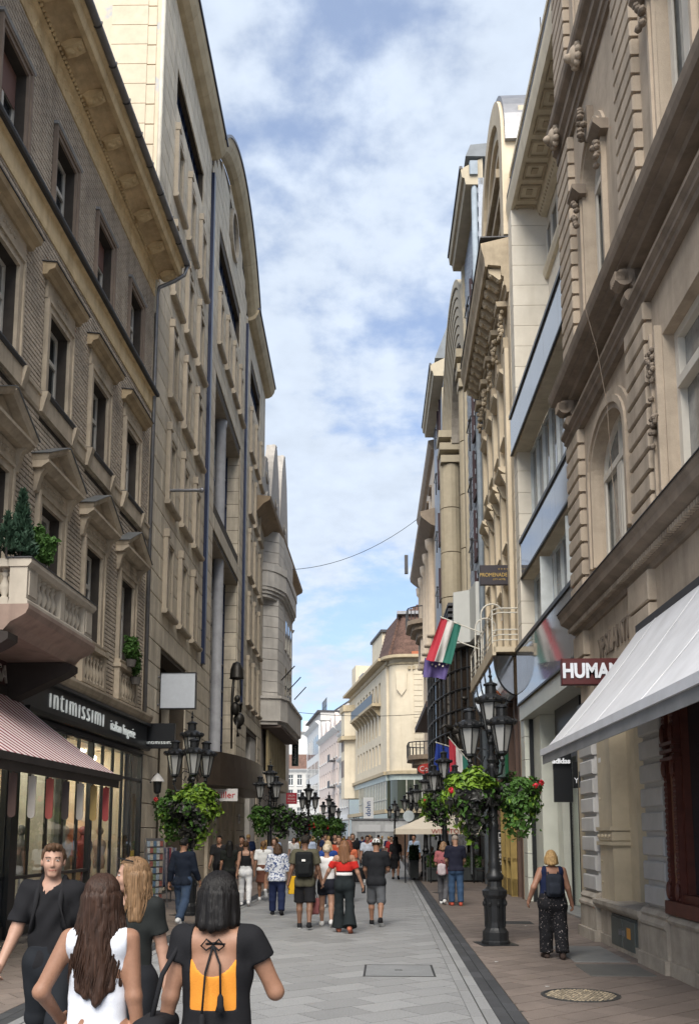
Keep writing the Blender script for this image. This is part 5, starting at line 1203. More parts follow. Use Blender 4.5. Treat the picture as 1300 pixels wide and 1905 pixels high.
# balcony with white tubular rails and a mirrored belly
M_wtube = plain('white_tube', (0.6,0.58,0.52), 0.45)
bl = part('balcony', MB().box(0.9,7.95,-.1,.72,7.0,7.15).box(.9,7.95,.66,.76,6.9,7.25), M_creamst, R3)
rl = MB()
for zz in (7.35,7.5,7.65,8.15,8.28): rl.tube([(.9,-.72,zz),(7.7,-.72,zz),(7.95,-.55,zz),(7.95,0,zz)],.018,6)
part('rail_bars', rl, M_wtube, bl)
for x in (.9,2.3,3.7,5.1,6.5,7.7): part('post', MB().tube([(x,-.72,7.15),(x,-.72,8.28)],.022,6), M_wtube, bl)
for x in (2.6,4.6): part('hoop', MB().tube([(x,-.72,7.15)]+[(x,-.36-.36*math.cos(R(a)),8.9+.36*math.sin(R(a))) for a in range(0,181,20)]+[(x,-.05,8.7)],.028,6), M_wtube, bl)
mir = MB(); n = 10
mp = [(.0+.7*math.sin(R(90*i/n)), 5.75+1.15*(1-math.cos(R(90*i/n)))) for i in range(n+1)]
mir.mould(1.2,7.85,mp+[(-.2,6.9),(-.2,5.75)]); part('mirrored_belly', mir, mat('mirror_metal',(0.45,0.42,0.40),0.08,metal=1.0,var=.1,bump=0), R3)
for k in range(6): part('belly_rib', MB().mould(1.2+k*1.3,1.25+k*1.3,[(a+.02,z-.02) for a, z in mp]+[(-.2,6.9),(-.2,5.75)]), M_blackp, R3)
part('orange_stripe', MB().mould(5.2,6.6,[(mp[i][0]+.012,mp[i][1]-.012) for i in range(2,6)]+[(.0,6.2)]), plain('orange_panel',(0.75,0.20,0.06),0.5), R3)
part('ground_front', MB().box(.2,7.8,-.5,-.4,0,6.2), M_pane, R3)
for x, w_ in ((.25,.2),(2.0,.12),(3.6,.14),(5.2,.12),(6.6,.25),(7.5,.3)): part('front_post', MB().box(x,x+w_,-.4,.02,0,6.2), mat('brown_post',(0.10,0.06,0.045),0.6), R3)
M_yellow = mat('yellow_wood', (0.27,0.19,0.06), 0.6, var=0.2)
yd = MB(); yd.box(4.3,4.42,-.3,.2,0,3.2); yd.box(5.4,5.52,-.3,.2,0,3.2); yd.box(6.5,6.62,-.3,.2,0,3.2); yd.box(4.3,6.62,-.3,.22,2.9,3.3); yd.box(4.3,6.62,-.3,.18,.02,.5); yd.box(4.3,6.62,-.25,.16,1.0,1.1); part('yellow_shopfront', yd, M_yellow, R3)
part('green_panel', MB().box(3.0,5.0,-.1,.1,3.6,5.0), mat('green_tiles',(0.015,0.10,0.045),0.3,var=.2), R3)
hs = blade_sign('hotel_sign', 'dark plum projecting sign with golden capitals high beside the pale stone pier', 2.90, 3.88, 27.0, 9.24, 9.85, plain('plum_sign',(0.018,0.012,0.018),0.5), .12)
M_gold = plain('gold_letter', (0.50,0.33,0.08), 0.4)
lettering('PROMENADE', .165, M_gold, hs, -.09, .30, .125, .006, narrow=.85); lettering('CITY HOTEL', .07, M_gold, hs, .08, .16, .125, .004); lettering('* * * *', .12, M_gold, hs, .2, .46, .125, .004)

# ================================================================ RIGHT: grey tiled building with the tall arch
M_scale = mat('blue_grey_scales', (0.36,0.395,0.45), 0.55, var=0.2, vscale=2, streak=0.25, dirtcol=(0.15,0.16,0.18), mott=0.2, mscale=25, rand=.1)
M_trimc = mat('beige_trim', (0.43,0.37,0.27), 0.75, var=0.1, streak=0.25, dirtcol=(0.2,0.17,0.12))
M_dktile = mat('dark_tile', (0.04,0.06,0.07), 0.3, var=0.4, vscale=3, rand=.35)
M_palebrick = mat('pale_tile', (0.30,0.27,0.21), 0.6, var=0.2, rand=.15)
M_plum = mat('plum_shutter', (0.05,0.025,0.03), 0.6, var=0.2)
R4 = facade_root('arched_tile_building', 'grey scale tiled building with plum windows and a tall central arch over a dark niche', 'building', 3.5, 60.0, -0.0155, 'R')
o4 = [(x,x+1.5,z,z+2.05) for x in (23.3,) for z in (10.4,13.0,15.6,18.2,20.8,23.4)]+[(x,x+1.5,z,z+2.2) for x in (4.2,) for z in (12.6,16.2,19.8,23.6,26.6)]
b = MB(); wall_grid(b,20.3,26.0,0,28.2,o4,0,.4); wall_grid(b,0,8.6,0,29.2,o4,0,.4); b.box(8.6,20.3,-.9,-.7,0,24); part('wall', b, M_scale, R4); part('back_wall', MB().box(0,26,-10,-1,0,28), M_scale, R4)
rows = []
for z in np.arange(9.6,28.0,.32):
    for k in range(14): rows.append((20.75+k*.37+(.18 if int(round(z/.32))%2 else 0), z))
sc_p = MB(); 
for x, z in rows:
    if any(q[0]-.3 < x < q[1]+.02 and q[2]-.3 < z < q[3]+.02 for q in o4) or x > 25.6: continue
    sc_p.poly([(x,z+.31),(x,z+.08),(x+.18,z),(x+.355,z+.08),(x+.355,z+.31)], 0.0, .03)
part('scale_tiles', sc_p, M_scale, R4, kind='stuff')
shf = MB().box(0,1.5,-.25,-.2,0,2.05).box(-.1,0,-.05,.12,-.1,2.15).box(1.5,1.6,-.05,.12,-.1,2.15).box(0,1.5,-.05,.1,-.1,0)
SH = shf.mesh('frame', M_plum)
for q in o4:
    wn = part('window', SH, None, R4, (q[0],0,q[2])); part('pane', MB().box(.75,1.42,-.2,-.19,.05,2.0), M_pane, wn)
    r_ = MB(); r_.tube([(-.05,-.14,.35),(-.05,-.34,.35),(1.55,-.34,.35),(1.55,-.14,.35)],.025,5); r_.tube([(-.15,-.2,-.4),(-.15,-.2,.9)],.04,6); r_.ball((-.15,-.2,.95),.08,6,5); part('guard_rail', r_, M_lead, wn)
for x in (20.3, 8.4): part('trim_strip', MB().box(x,x+.45,0,.14,8,28), M_trimc, R4)
part('downpipe', MB().tube([(25.85,-.15,0),(25.85,-.15,28.6)],.12,8), mat('blue_pipe',(0.24,0.28,0.32),.6), R4, smooth=True); part('hopper', MB().cbox(25.6,26.1,.02,.35,28.3,28.9,.03), mat('blue_pipe',(0.24,0.28,0.32),.6), R4)
def eave(x0,x1,z,o):
    part('eave', MB().mould(x0,x1,[(-.2,z),(o-.15,z+.02),(o-.1,z+.3),(o,z+.34),(o+.05,z+.7),(-.2,z+1.2)]), M_trimc, R4); part('eave_lip', MB().box(x0-.02,x1+.02,o-.02,o+.1,z+.7,z+.82), M_lead, R4)
eave(20.2,26.0,27.9,.65); eave(-.1,8.5,28.9,.75)
part('mansard', MB().mould(20.2,26.1,[(.5,29.1),(.3,29.6),(-3,29.9),(-3,29)]), mat('zinc_roof',(0.16,0.175,0.19),.6), R4); part('mansard', MB().mould(0,8.4,[(.5,30.1),(-.4,32.5),(-3,32.6),(-3,30)]), mat('zinc_roof',(0.16,0.175,0.19),.6), R4)
fin = MB(); fin.lathe(21.6,0.2,[(.12,29.4),(.3,29.7),(.14,30.0),(.25,30.3),(.2,30.7),(.1,31.0)],8); fin.ball((21.6,.2,31.2),.18,8,6); part('finial', fin, M_lead, R4)
# niche: chequered tiles, half-round columns, concentric arches
rects = piece_rects(9.6,20.2,11.2,24.0,[],.30,.62,.012); n_d = MB(); n_l = MB()
for r in rects:
    dark = r[2] > 18.2+1.2*math.sin(r[0]*.9) or r[2] < 13.4 or (r[0] > 18.2 and random.random() < .7)
    (n_d if dark != (random.random() < .06) else n_l).box(r[0],r[1],-.72,-.68,r[2],r[3])
part('dark_tiling', n_d, M_dktile, R4, kind='stuff'); part('pale_tiling', n_l, M_palebrick, R4, kind='stuff')
for x, s in ((10.6,.62),(19.5,.4)):
    for k in range(5): part('column_drum', MB().lathe(x,.1,[(.95*s,9.6+k*2.55),(.95*s,12.1+k*2.55)],16), M_trimc, R4, smooth=False)
    for k in range(3): part('column_cap', MB().box(x-1.1*s-.06*k,x+1.1*s+.06*k,-.6,.75*s+.06*k,22.35+.7*k,22.75+.7*k), M_trimc, R4)
ar = MB()
for k in range(6): ar.arch(14.8,23.4,3.5+.42*k,3.5+.42*k+.34,0,180,-.7,-.1+.04*k,24,1.0)
ar.arch(14.8,23.4,6.05,6.4,0,180,-.7,.16,24); part('arch_rings', ar, M_trimc, R4, kind='stuff')
part('arch_backing', MB().arch(14.8,23.4,3.4,6.3,0,180,-.75,-.14,24), M_plinth, R4)
part('niche_head', MB().poly([(11.4,23.4)]+[(14.8-3.45*math.cos(R(a)),23.4+3.45*math.sin(R(a))) for a in range(0,181,10)][1:-1]+[(18.2,23.4)], -.8, -.7)if False else MB().arch(14.8,23.4,0.0,3.45,0,180,-.8,-.7,24), M_dktile, R4)
# white cantilevered box, louvres and the curved dark glass front
part('white_box', MB().vmould(9.3,11.4,[(19.6,-.2),(19.9,.75),(24.2,1.1),(24.6,.5),(25.8,.4),(25.8,-.2)]), mat('white_render',(0.52,0.53,0.51),.6,var=.05,streak=.2,dirtcol=(.35,.36,.35)), R4)
for k in range(9): part('louvre', MB().box(15.2,19.4,.3,.9,10.0+k*.26,10.14+k*.26), M_lead, R4)
part('louvre_back', MB().box(15.0,19.5,-.6,.3,9.9,12.4), M_blackp, R4)
cg = MB(); n = 22; gl = []
for i in range(n+1):
    t = math.pi*i/n; gl.append((17.6-6.6*math.cos(t), .1+1.55*math.sin(t)))
cgp = MB(); cgp.vmould(4.3,9.25,[(x,o) for x,o in gl]); cur = part('curved_glazing', cgp, glass_dark('smoked_glass',(0.035,0.026,0.02),.8), R4)
for i in range(0,n+1): part('mullion', MB().tube([(gl[i][0],-gl[i][1]-.02,4.3),(gl[i][0],-gl[i][1]-.02,9.25)],.05,5), M_blackp, cur)
for z in np.arange(4.3,9.3,.82): part('glazing_bar', MB().tube([(x,-o-.03,z) for x,o in gl],.045,5), M_blackp if z > 4.4 else M_trimc, cur)
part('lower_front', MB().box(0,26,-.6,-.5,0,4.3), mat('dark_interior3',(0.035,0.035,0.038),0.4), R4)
for k in range(9): part('front_post', MB().box(.5+k*3.1,.8+k*3.1,-.5,.05,0,4.3), mat('brown_post',(0.10,0.06,0.045),0.6), R4)
part('dark_canopy', MB().box(2,14,0,1.6,8.2,8.5), mat('brown_post',(0.10,0.06,0.045),0.6), R4)
gr = thing('bronze_creature', 'dark bronze long necked creature perched before the curved dark glass front', 'sculpture', (3.05,36.0,5.1), R(20))
b = MB(); b.ball((0,0,.75),(.5,.26,.30),12,8); b.tube([(.35,0,.85),(.62,0,1.1),(.55,0,1.5),(.3,0,1.7),(.28,0,2.0)],[.2,.13,.1,.08,.07],8); b.ball((.16,0,2.05),(.17,.09,.09),8,6); b.tube([(-.4,0,.8),(-.75,0,.95),(-.95,0,.75)],[.14,.07,.03],6)
for x,y in ((.3,.14),(.3,-.14),(-.3,.14),(-.3,-.14)): b.tube([(x,y,.6),(x+.12,y,.25),(x-.05,y,-.1)],[.11,.06,.04],6)
part('body', b, M_bronze, gr, smooth=True); part('bracket', MB().tube([(-.9,.2,-.15),(.9,.2,-.15)],.05,6).tube([(0,.2,-.15),(.6,.2,-1.2)],.05,6).tube([(0,.2,-.15),(-.5,.5,-.9)],.04,6), M_blackp, gr)
# ================================================================ RIGHT: pink-cream house with columns beyond
M_pinkc = mat('pink_cream', (0.58,0.485,0.38), 0.85, var=0.1, streak=0.3, dirtcol=(0.24,0.18,0.13))
M_pinkd = mat('pink_cream_dark', (0.28,0.22,0.165), 0.85, var=0.15, streak=0.3, dirtcol=(0.14,0.11,0.08))
R5 = facade_root('balcony_building', 'pink cream corner house with arched top windows, columns and rounded balconies', 'building', 3.3, 76.0, -0.0155, 'R')
o5 = [(x,x+1.5,z,z+h) for x in (1.2,4.4,7.6,10.8) for z,h in ((8.6,2.4),(12.4,2.4),(16.2,2.6),(20.4,2.4),(24.2,2.6))]
b = MB(); wall_grid(b,0,15.9,0,28.5,o5,0,.5); part('wall', b, M_pinkc, R5); part('back_wall', MB().box(0,15.9,-10,-.8,0,28.3), M_pinkd, R5)
f5 = sash(1.5,2.4,.1,.65,True,-.25).mesh('frame', M_pinkd)
for q in o5:
    wn = part('window', f5, None, R5, (q[0],0,q[2])); part('pane', MB().box(.05,1.45,-.34,-.32,.05,2.35), M_pane, wn); part('hood', MB().mould(-.15,1.65,[(0,2.5),(.12,2.5),(.2,2.62),(0,2.68)]), M_pinkd, wn)
part('cornice', MB().mould(-.6,15.9,[(0,22.6),(.3,22.7),(.8,23.1),(1.0,23.3),(1.05,23.6),(0,23.9)]), M_pinkd, R5); part('cornice', MB().mould(-.3,15.9,[(0,28.0),(.25,28.1),(.4,28.4),(.45,28.7),(0,28.8)]), M_pinkd, R5)
for x in (.5,3.6,6.8,10,13.4): part('half_column', MB().lathe(x,-.1,[(.42,15.4),(.42,15.6),(.34,15.7),(.30,21.6),(.45,21.8),(.5,22.4)],12), M_pinkc, R5, smooth=True)
for z in (18.4, 7.6):
    b = MB(); curved(b,-.5,5.2,1.5,z,z+.35); curved(b,-.2,4.9,1.1,z-.4,z); curved(b,.3,4.4,.7,z-.9,z-.4); bb = part('balcony', b, M_pinkd, R5)
    for i in range(19):
        t = math.pi*i/18; part('baluster', MB().tube([(2.35-2.8*math.cos(t),-1.48*min(1,1.25*math.sin(t)),z+.35),(2.35-2.8*math.cos(t),-1.48*min(1,1.25*math.sin(t)),z+1.35)],.035,5), M_lead, bb)
    part('handrail', MB().tube([(2.35-2.8*math.cos(math.pi*i/18),-1.48*min(1,1.25*math.sin(math.pi*i/18)),z+1.37) for i in range(19)],.05,5), M_lead, bb)
part('lamp_box', MB().box(-.6,-.2,1.2,1.5,24.0,25.6), M_lead, R5); part('shop_band', MB().box(0,15.9,0,.3,3.6,4.4), M_pinkd, R5); part('shop_glass', MB().box(0,15.9,-.4,.02,0,3.6), M_pane, R5)

# ================================================================ the bend: corner house facing us
M_cornerst = mat('corner_stucco', (0.58,0.51,0.39), 0.85, var=0.08, vscale=.7, streak=0.25, dirt=0.18, dirtcol=(0.34,0.28,0.19), bump=0.2, bscale=8)
M_cornerd = mat('corner_trim', (0.40,0.33,0.22), 0.85, var=0.12, streak=0.3, dirtcol=(0.2,0.16,0.1))
M_roofbrown = mat('brown_roof_tile', (0.125,0.072,0.055), 0.8, var=0.3, vscale=1.5, mott=.25, mscale=6, rand=.15)
M_shopglass = glass_dark('greenish_glass', (0.05,0.06,0.045), .8)
C1 = thing('corner_house', 'sunny cream corner house with a brown tiled mansard where the street bends', 'building', (0.5,95.0,0), 0)
ML = Matrix.Translation((-5.3,28.8,0)) @ Matrix.Rotation(math.atan2(-.983,.181),4,'Z')          # elevation of the long left front
CL = 29.3
def lpart(name, mb, m, par=C1, **k): return part(name, mb.xform(ML), m, par, **k)
of = [(3.75,4.5,10.4,12.8),(4.2,6.0,13.1,17.4)]
b = MB(); wall_grid(b,1.6,9,8.3,20.2,of,0,.4); b.box(1.6,9,-8,-.6,0,20.2); part('wall', b, M_cornerst, C1)
ol = [(x,x+1.1,z,z+2.3) for x in (1.5,7.6,9.8,12,14.2,16.4,18.6,20.8,23) for z in (9.4,12.6,16.2)]
b = MB(); wall_grid(b,0,CL-1.6,8.3,20.2,ol,0,.4); b.box(0,CL-1.6,-8,-.6,0,20.2); lpart('wall', b, M_cornerst)
cyl = MB(); n = 10; a0, a1 = 180-10.4, 270
cc_ = (1.62,1.62)
pts = [(1.62+1.62*math.cos(R(a0+(a1-a0)*i/n)), 1.62+1.62*math.sin(R(a0+(a1-a0)*i/n))) for i in range(n+1)]
ring = lambda r, z0, z1, mm=None: MB().vmould(z0, z1, [(1.62+r*math.cos(R(a0+(a1-a0)*i/n)), -(1.62+r*math.sin(R(a0+(a1-a0)*i/n)))) for i in range(n+1)]+[(1.62,-1.62)])
part('rounded_corner', ring(1.62,8.3,20.2), M_cornerst, C1)
fw = sash(1.1,2.3,.09,.65,True,-.2).mesh('frame', M_cornerd)
def lwin(x, z):
    o_ = bpy.data.objects.new('window', fw); COL.objects.link(o_); o_.parent = C1; o_.matrix_basis = ML @ Matrix.Translation((x,0,z)); part('pane', MB().box(.04,1.06,-.3,-.28,.04,2.26), M_pane, o_); return o_
for q in ol: lwin(q[0], q[2])
wn = part('blind_window', MB().box(4.1,6.1,-.3,-.2,13.0,17.5).box(4.1,4.2,-.2,.05,13,17.5).box(6.0,6.1,-.2,.05,13,17.5).box(4.2,6.0,-.2,.05,13,13.1).box(4.2,6,-.2,.05,17.4,17.5), M_cornerd, C1)
for k in range(14): part('blind_slat', MB().box(4.2,6.0,-.15,-.08,13.15+k*.305,13.38+k*.305), mat('white_blind',(0.5,0.53,0.56),.5,rand=.2), wn)
wn = part('window', MB().box(3.75,4.5,-.3,-.25,10.4,12.8), M_plum, C1)
for k in range(19): part('quoin', MB().box(2.6,3.5,0,.10,8.8+k*.57,9.32+k*.57), M_cornerst, C1)
part('cartouche', MB().poly([(.7,18.8),(1.9,18.8),(1.8,16.9),(1.3,16.2),(.8,16.9)],-.3,.14), M_cornerst, C1)
for k in range(5): part('dentil', MB().box(2.0+k*.5,2.25+k*.5,0,.2,19.0,19.35), M_cornerd, C1)
for zz0, zz1, rr in ((8.0,8.35,.35),(19.6,19.8,.15),(20.2,20.5,.9),(4.0,4.4,.25)):
    part('cornice', MB().box(1.62,9,-.5,rr,zz0,zz1), M_cornerd if zz0 < 20 else M_cornerd, C1); part('cornice', ring(1.62+rr,zz0,zz1), M_cornerd, C1); lpart('cornice', MB().box(0,CL-1.6,-.5,rr,zz0,zz1), M_cornerd)
part('shop_glass', MB().box(1.62,9,-.6,.0,4.4,7.4), M_shopglass, C1); part('shop_glass', ring(1.62,4.4,7.4), M_shopglass, C1); lpart('shop_glass', MB().box(0,CL-1.6,-.6,0,4.4,7.4), M_shopglass)
M_paleb = mat('pale_shop_band',(0.40,0.46,0.44),.5)
part('shop_band', MB().box(1.62,9,-.6,.06,7.4,8.0), M_paleb, C1); part('shop_band', ring(1.68,7.4,8.0), M_paleb, C1); lpart('shop_band', MB().box(0,CL-1.6,-.6,.06,7.4,8.0), M_paleb)
M_wm = mat('pale_mullion',(0.42,0.41,0.36),.5)
for x in (1.7,2.5,3.3,4.4,5.2,6.0,6.8): part('mullion', MB().box(x,x+.1,0,.06,4.4,7.4), M_wm, C1)
for k in range(18): lpart('mullion', MB().box(9+k*1.05,9.12+k*1.05,0,.06,4.4,7.4), M_wm)
lpart('glazing_bar', MB().box(9,CL-1.6,0,.07,5.4,5.5), M_wm); part('brown_pier', MB().box(3.7,4.3,0,.1,0,8), mat('copper_pier',(0.28,0.17,0.07),.5), C1)
part('ground_glass', MB().box(1.62,9,-.6,-.05,0,4.0), M_shopglass, C1); part('ground_glass', ring(1.55,0,4.0), M_shopglass, C1); lpart('ground_glass', MB().box(0,CL-1.6,-.6,-.05,0,4.0), M_shopglass)
# oriel at the far end of the long front and its balconies
orl = MB().vmould(6.4,17.8,[(1.0,0),(1.6,1.3),(4.6,1.3),(5.2,0)]); lpart('oriel', orl, M_cornerst)
for z in (9.2,12.6): lpart('oriel_window', MB().box(3.4,4.2,1.3,1.33,z,z+2.2), M_plum); lpart('oriel_window', MB().box(2.0,2.8,1.3,1.33,z,z+2.2), M_plum)
lpart('oriel_top', MB().vmould(17.8,18.6,[(.8,0),(1.4,1.5),(4.8,1.5),(5.4,0)]), M_cornerd)
tow = MB(); curved(tow,1.2,5.0,1.1,14.6,18.2); lpart('oriel_balcony', MB().vmould(14.0,14.5,[(.6,0),(1.4,1.8),(5.2,1.8),(6.0,0)]), M_cornerd)
lpart('balcony_rail', MB().box(8,24,.9,.95,16.1,17.2), M_blackp); lpart('balcony_slab', MB().box(7.6,24.4,0,1.0,15.8,16.1), M_cornerd)
for k in range(8): lpart('balcony_bracket', MB().mould(8+k*2.2,8.3+k*2.2,[(0,14.8),(.2,14.9),(.9,15.7),(0,15.8)]), M_cornerd)
# mansard with courses of tiles
for k in range(13):
    z = 20.6+k*.36; i0 = .25+k*.10
    part('tile_course', MB().box(1.62,9,-i0-.3,-i0+.06,z,z+.34), M_roofbrown, C1); part('tile_course', ring(1.62-i0+.06,z,z+.34), M_roofbrown, C1); lpart('tile_course', MB().box(20.5,CL-1.62,-i0-.3,-i0+.06,z,z+.34), M_roofbrown)
part('mansard_core', MB().box(1.62,9,-7,-1.6,20.5,25.3), M_roofbrown, C1)
part('mansard_cap', MB().box(.9,9,-5,-1.0,25.25,25.6), M_zinc, C1)
for k in range(7): part('tile_course', MB().box(2.2+k*.4,9,-4-.3,-1.6-k*.45,25.6+k*.36,25.92+k*.36), M_roofbrown, C1)
part('dormer', MB().box(4.6,6.2,-1.2,.05,20.8,23.6), mat('white_dormer',(0.6,0.61,0.6),.5), C1); part('dormer_pane', MB().box(4.8,6.0,.05,.06,21,23.4), M_curtain, C1)
part('orange_tiles', MB().box(2.4,4.5,-.2,.1,20.55,20.95), mat('orange_tile',(0.36,0.12,0.06),.8), C1)
lpart('roof_storey', MB().box(13.5,20.4,-3,-.9,20.5,25.0), M_cornerst); lpart('roof_storey', MB().box(0,8,-3,-.6,20.5,22.4), M_zinc); lpart('roof_tower', MB().box(1.2,4.6,-2.6,-.2,20.5,24.0), M_cornerst)
lpart('roof_dark', MB().box(8,13.5,-3,-1.2,20.5,22.6), M_lead); lpart('roof_cap', MB().box(13.2,20.7,-3.2,-.7,25.0,25.3), M_lead)
dish = MB().lathe(0,0,[(.02,-.15),(.35,-.1),(.6,.05),(.62,.05),(.36,-.14),(.02,-.2)],14,cap=False).xform(ML @ Matrix.Translation((16,.2,21.4)) @ Matrix.Rotation(R(70),4,'X')); part('satellite_dish', dish, M_wtube, C1)
# ================================================================ the houses after the bend
def row_house(name, label, far, near, h, m, mt, cols, rows, wh=2.2, ww=1.2, cat='building', extra=None):
    d = Vector((near[0]-far[0], near[1]-far[1], 0)); ln = d.length
    b_ = thing(name, label, cat, (far[0],far[1],0), math.atan2(d.y,d.x))
    ow = [(x-ww/2,x+ww/2,z,z+wh) for x in [ln*(k+.5)/cols for k in range(cols)] for z in rows]
    q = MB(); wall_grid(q,0,ln,0,h,ow,0,.35); q.box(0,ln,-10,-.5,0,h); part('wall', q, m, b_)
    f_ = sash(ww,wh,.1,.65,True,-.15).mesh('frame', mt)
    for w_ in ow:
        wn_ = part('window', f_, None, b_, (w_[0],0,w_[2])); part('pane', MB().box(.05,ww-.05,-.26,-.24,.05,wh-.05), M_pane, wn_); part('sill', MB().box(-.12,ww+.12,0,.15,-.15,0), mt, wn_)
    part('cornice', MB().mould(-.1,ln+.1,[(0,h-.6),(.15,h-.5),(.6,h-.1),(.7,h+.05),(0,h+.2)]), mt, b_); part('shop_band', MB().box(0,ln,0,.2,3.8,4.5), mt, b_); part('shop_glass', MB().box(.3,ln-.3,-.3,.01,.3,3.6), M_pane, b_)
    return b_, ln
M_gw = mat('grey_white_stucco', (0.50,0.49,0.47), .85, var=.08, streak=.25, dirtcol=(.3,.29,.28)); M_pink = mat('pale_pink_stucco', (0.60,0.51,0.46), .85, var=.07, streak=.2, dirtcol=(.38,.32,.29))
M_wh = mat('white_render2', (0.62,0.62,0.61), .8, var=.05, streak=.15, dirtcol=(.42,.42,.42)); M_lil = mat('lilac_grey', (0.40,0.385,0.39), .85, var=.06)
h2_, ln = row_house('narrow_house', 'narrow grey white classical house with stacked window hoods beside the corner house', (-6.7,134.2), (-4.9,124.3), 17.5, M_gw, M_wh, 4, (5.6,9.3,13.0))
for k in range(3): part('hood', MB().mould(1,9,[(0,8.3+3.7*k),(.5,8.6+3.7*k),(.6,8.8+3.7*k),(0,8.9+3.7*k)]), M_wh, h2_)
part('red_roof', MB().mould(0,ln,[(.6,17.7),(-4,21.5),(-8,21.5),(-8,17.7)]), mat('red_tile',(0.33,0.10,0.06),.85,var=.2), h2_)
h3_, ln = row_house('pink_house', 'pale pink house with curly gables and iron balconies beyond the narrow white house', (-11.3,158.3), (-6.9,134.8), 17.6, M_pink, M_wh, 9, (5.6,9.4,13.4))
for c in (4,10,16,21): part('curly_gable', MB().poly([(c-1.8,17.7),(c+1.8,17.7),(c+1.5,18.6),(c+.9,18.9),(c+.6,19.8),(c,20.2),(c-.6,19.8),(c-.9,18.9),(c-1.5,18.6)],-.4,.1), M_pink, h3_)
for c,z in ((20,12.9),(20,8.9),(14,5.2),(20,5.2)): part('iron_balcony', MB().box(c-1.3,c+1.3,0,.9,z-.15,z).box(c-1.3,c+1.3,.86,.9,z,z+.9), M_lead, h3_)
h4_, ln = row_house('white_modern_house', 'white modern house with window bands and three arched top windows further along the bend', (-15.4,180.5), (-11.5,159.4), 21.5, M_wh, M_wh, 7, (4.9,), 2.4, 2.2)
for z in (8.6,12.4): 
    sb = part('strip_window', MB().box(.6,ln-.6,-.1,.03,z,z+2.2), M_bluepane, h4_)
    for k in range(9): part('mullion', MB().box(.6+k*2.5,.8+k*2.5,.03,.08,z,z+2.2), M_wh, sb)
for k in range(6): part('arched_top_window', MB().poly([(2+k*3.2,16.0),(4.4+k*3.2,16.0),(4.4+k*3.2,18.2)]+[(3.2+k*3.2+1.2*math.cos(R(a)),18.2+1.2*math.sin(R(a))) for a in range(20,180,20)]+[(2+k*3.2,18.2)],-.1,.04), M_bluepane, h4_)
part('roof_terrace', MB().box(0,ln,-4,-.3,21.7,23.2), M_gw, h4_); part('roof_cap', MB().box(-.2,ln+.2,-4.2,.3,23.2,23.5), M_lead, h4_)
scf = MB()
for k in range(7): scf.tube([(ln-8+k*1.1,1.5,23.4),(ln-8+k*1.1,1.5,26)],.05,4)
scf.tube([(ln-8,1.5,24.6),(ln-1,1.5,24.6)],.05,4); scf.tube([(ln-8,1.5,25.9),(ln-1,1.5,25.9)],.05,4); part('scaffold_rail', scf, M_lead, h4_, kind='stuff')
tl = thing('tall_fire_wall', 'bare lilac grey gable wall with a sloping top rising behind the pink house', 'building', (-10.6,166,0), 0)
part('wall', MB().poly([(-.8,0),(5.5,0),(5.5,26.2),(4.6,26.2),(-.8,22.6)],-14,0), M_lil, tl); part('coping', MB().poly([(-.9,22.6),(4.6,26.25),(5.6,26.25),(5.6,26.45),(4.5,26.45),(-.9,22.85)],-14,.1), M_lead, tl)
eh, ln = row_house('end_house', 'pale grey house front closing the view at the far end of the street', (-23,196), (-13.5,196), 15.6, M_gw, M_wh, 5, (5.2,9.0,12.2), 2.3, 1.1)
part('mansard_roof', MB().mould(-.2,ln+.2,[(.5,15.7),(-1.5,19.0),(-6,19.2),(-8,15.7)]), M_roofbrown, eh)
eb, ln = row_house('pale_block', 'tall plain pale block with a glazed roof rising behind the end house', (-26,212), (-12,212), 25.5, M_wh, M_gw, 4, (19,), 1.2, 1.0)
part('glazed_roof', MB().mould(7,ln-1,[(0,25.6),(-1,28.2),(-5,28.4),(-5,25.6)]), M_bluepane, eb); part('brick_stack', MB().box(10.6,12.2,-.2,.4,18,26), mat('red_brick',(0.26,0.14,0.10),.85), eb)
# other houses that fill the street's left bend and the side street on the right
sr, ln = row_house('side_street_house', 'cream house front across the side street on the right', (10,112), (30,108), 18, M_cornerst, M_cornerd, 6, (5.6,9.3,13.0))

# ================================================================ STREET LAMPS WITH FLOWER BASKETS
M_lampiron = mat('black_lamp_iron', (0.018,0.019,0.021), 0.42, var=0.2, metal=0.3, bump=0.15, bscale=50)
M_milk = mat('lamp_glass', (0.30,0.30,0.29), 0.25, var=0.08, bump=0)
def hexframe(b, r0, z0, r1, z1, t=.012):
    for k in range(6):
        a = R(60*k+30); c, s = math.cos(a), math.sin(a); b.tube([(r0*c,r0*s,z0),(r1*c,r1*s,z1)], t, 5)
    for r, z in ((r0,z0),(r1,z1)): b.tube([(r*math.cos(R(60*k+30)), r*math.sin(R(60*k+30)), z) for k in range(7)], t, 5)
LANT = {}
b = MB(); hexframe(b, .085, .0, .17, .42); b.lathe(0,0,[(.03,-.16),(.045,-.12),(.03,-.07),(.09,-.03),(.09,0)],8); LANT['lantern'] = b.mesh('lantern', M_lampiron)
LANT['glass'] = MB().lathe(0,0,[(.078,.01),(.162,.41)],6,R(30),cap=False).mesh('glass', M_milk)
b = MB(); b.lathe(0,0,[(.225,.42),(.235,.45),(.22,.47),(.15,.53),(.11,.55),(.085,.56),(.085,.68),(.11,.69),(.11,.71),(.07,.73),(.02,.75)],12)
for k in range(12):
    a = R(30*k); b.ball((.22*math.cos(a),.22*math.sin(a),.47),(.035,.035,.04),6,4)
LANT['hood'] = b.mesh('hood', M_lampiron)
b = MB(); b.lathe(0,0,[(.02,.74),(.015,.80),(.035,.83),(.012,.87),(.02,.9),(.003,.97)],6); LANT['finial'] = b.mesh('finial', M_lampiron)
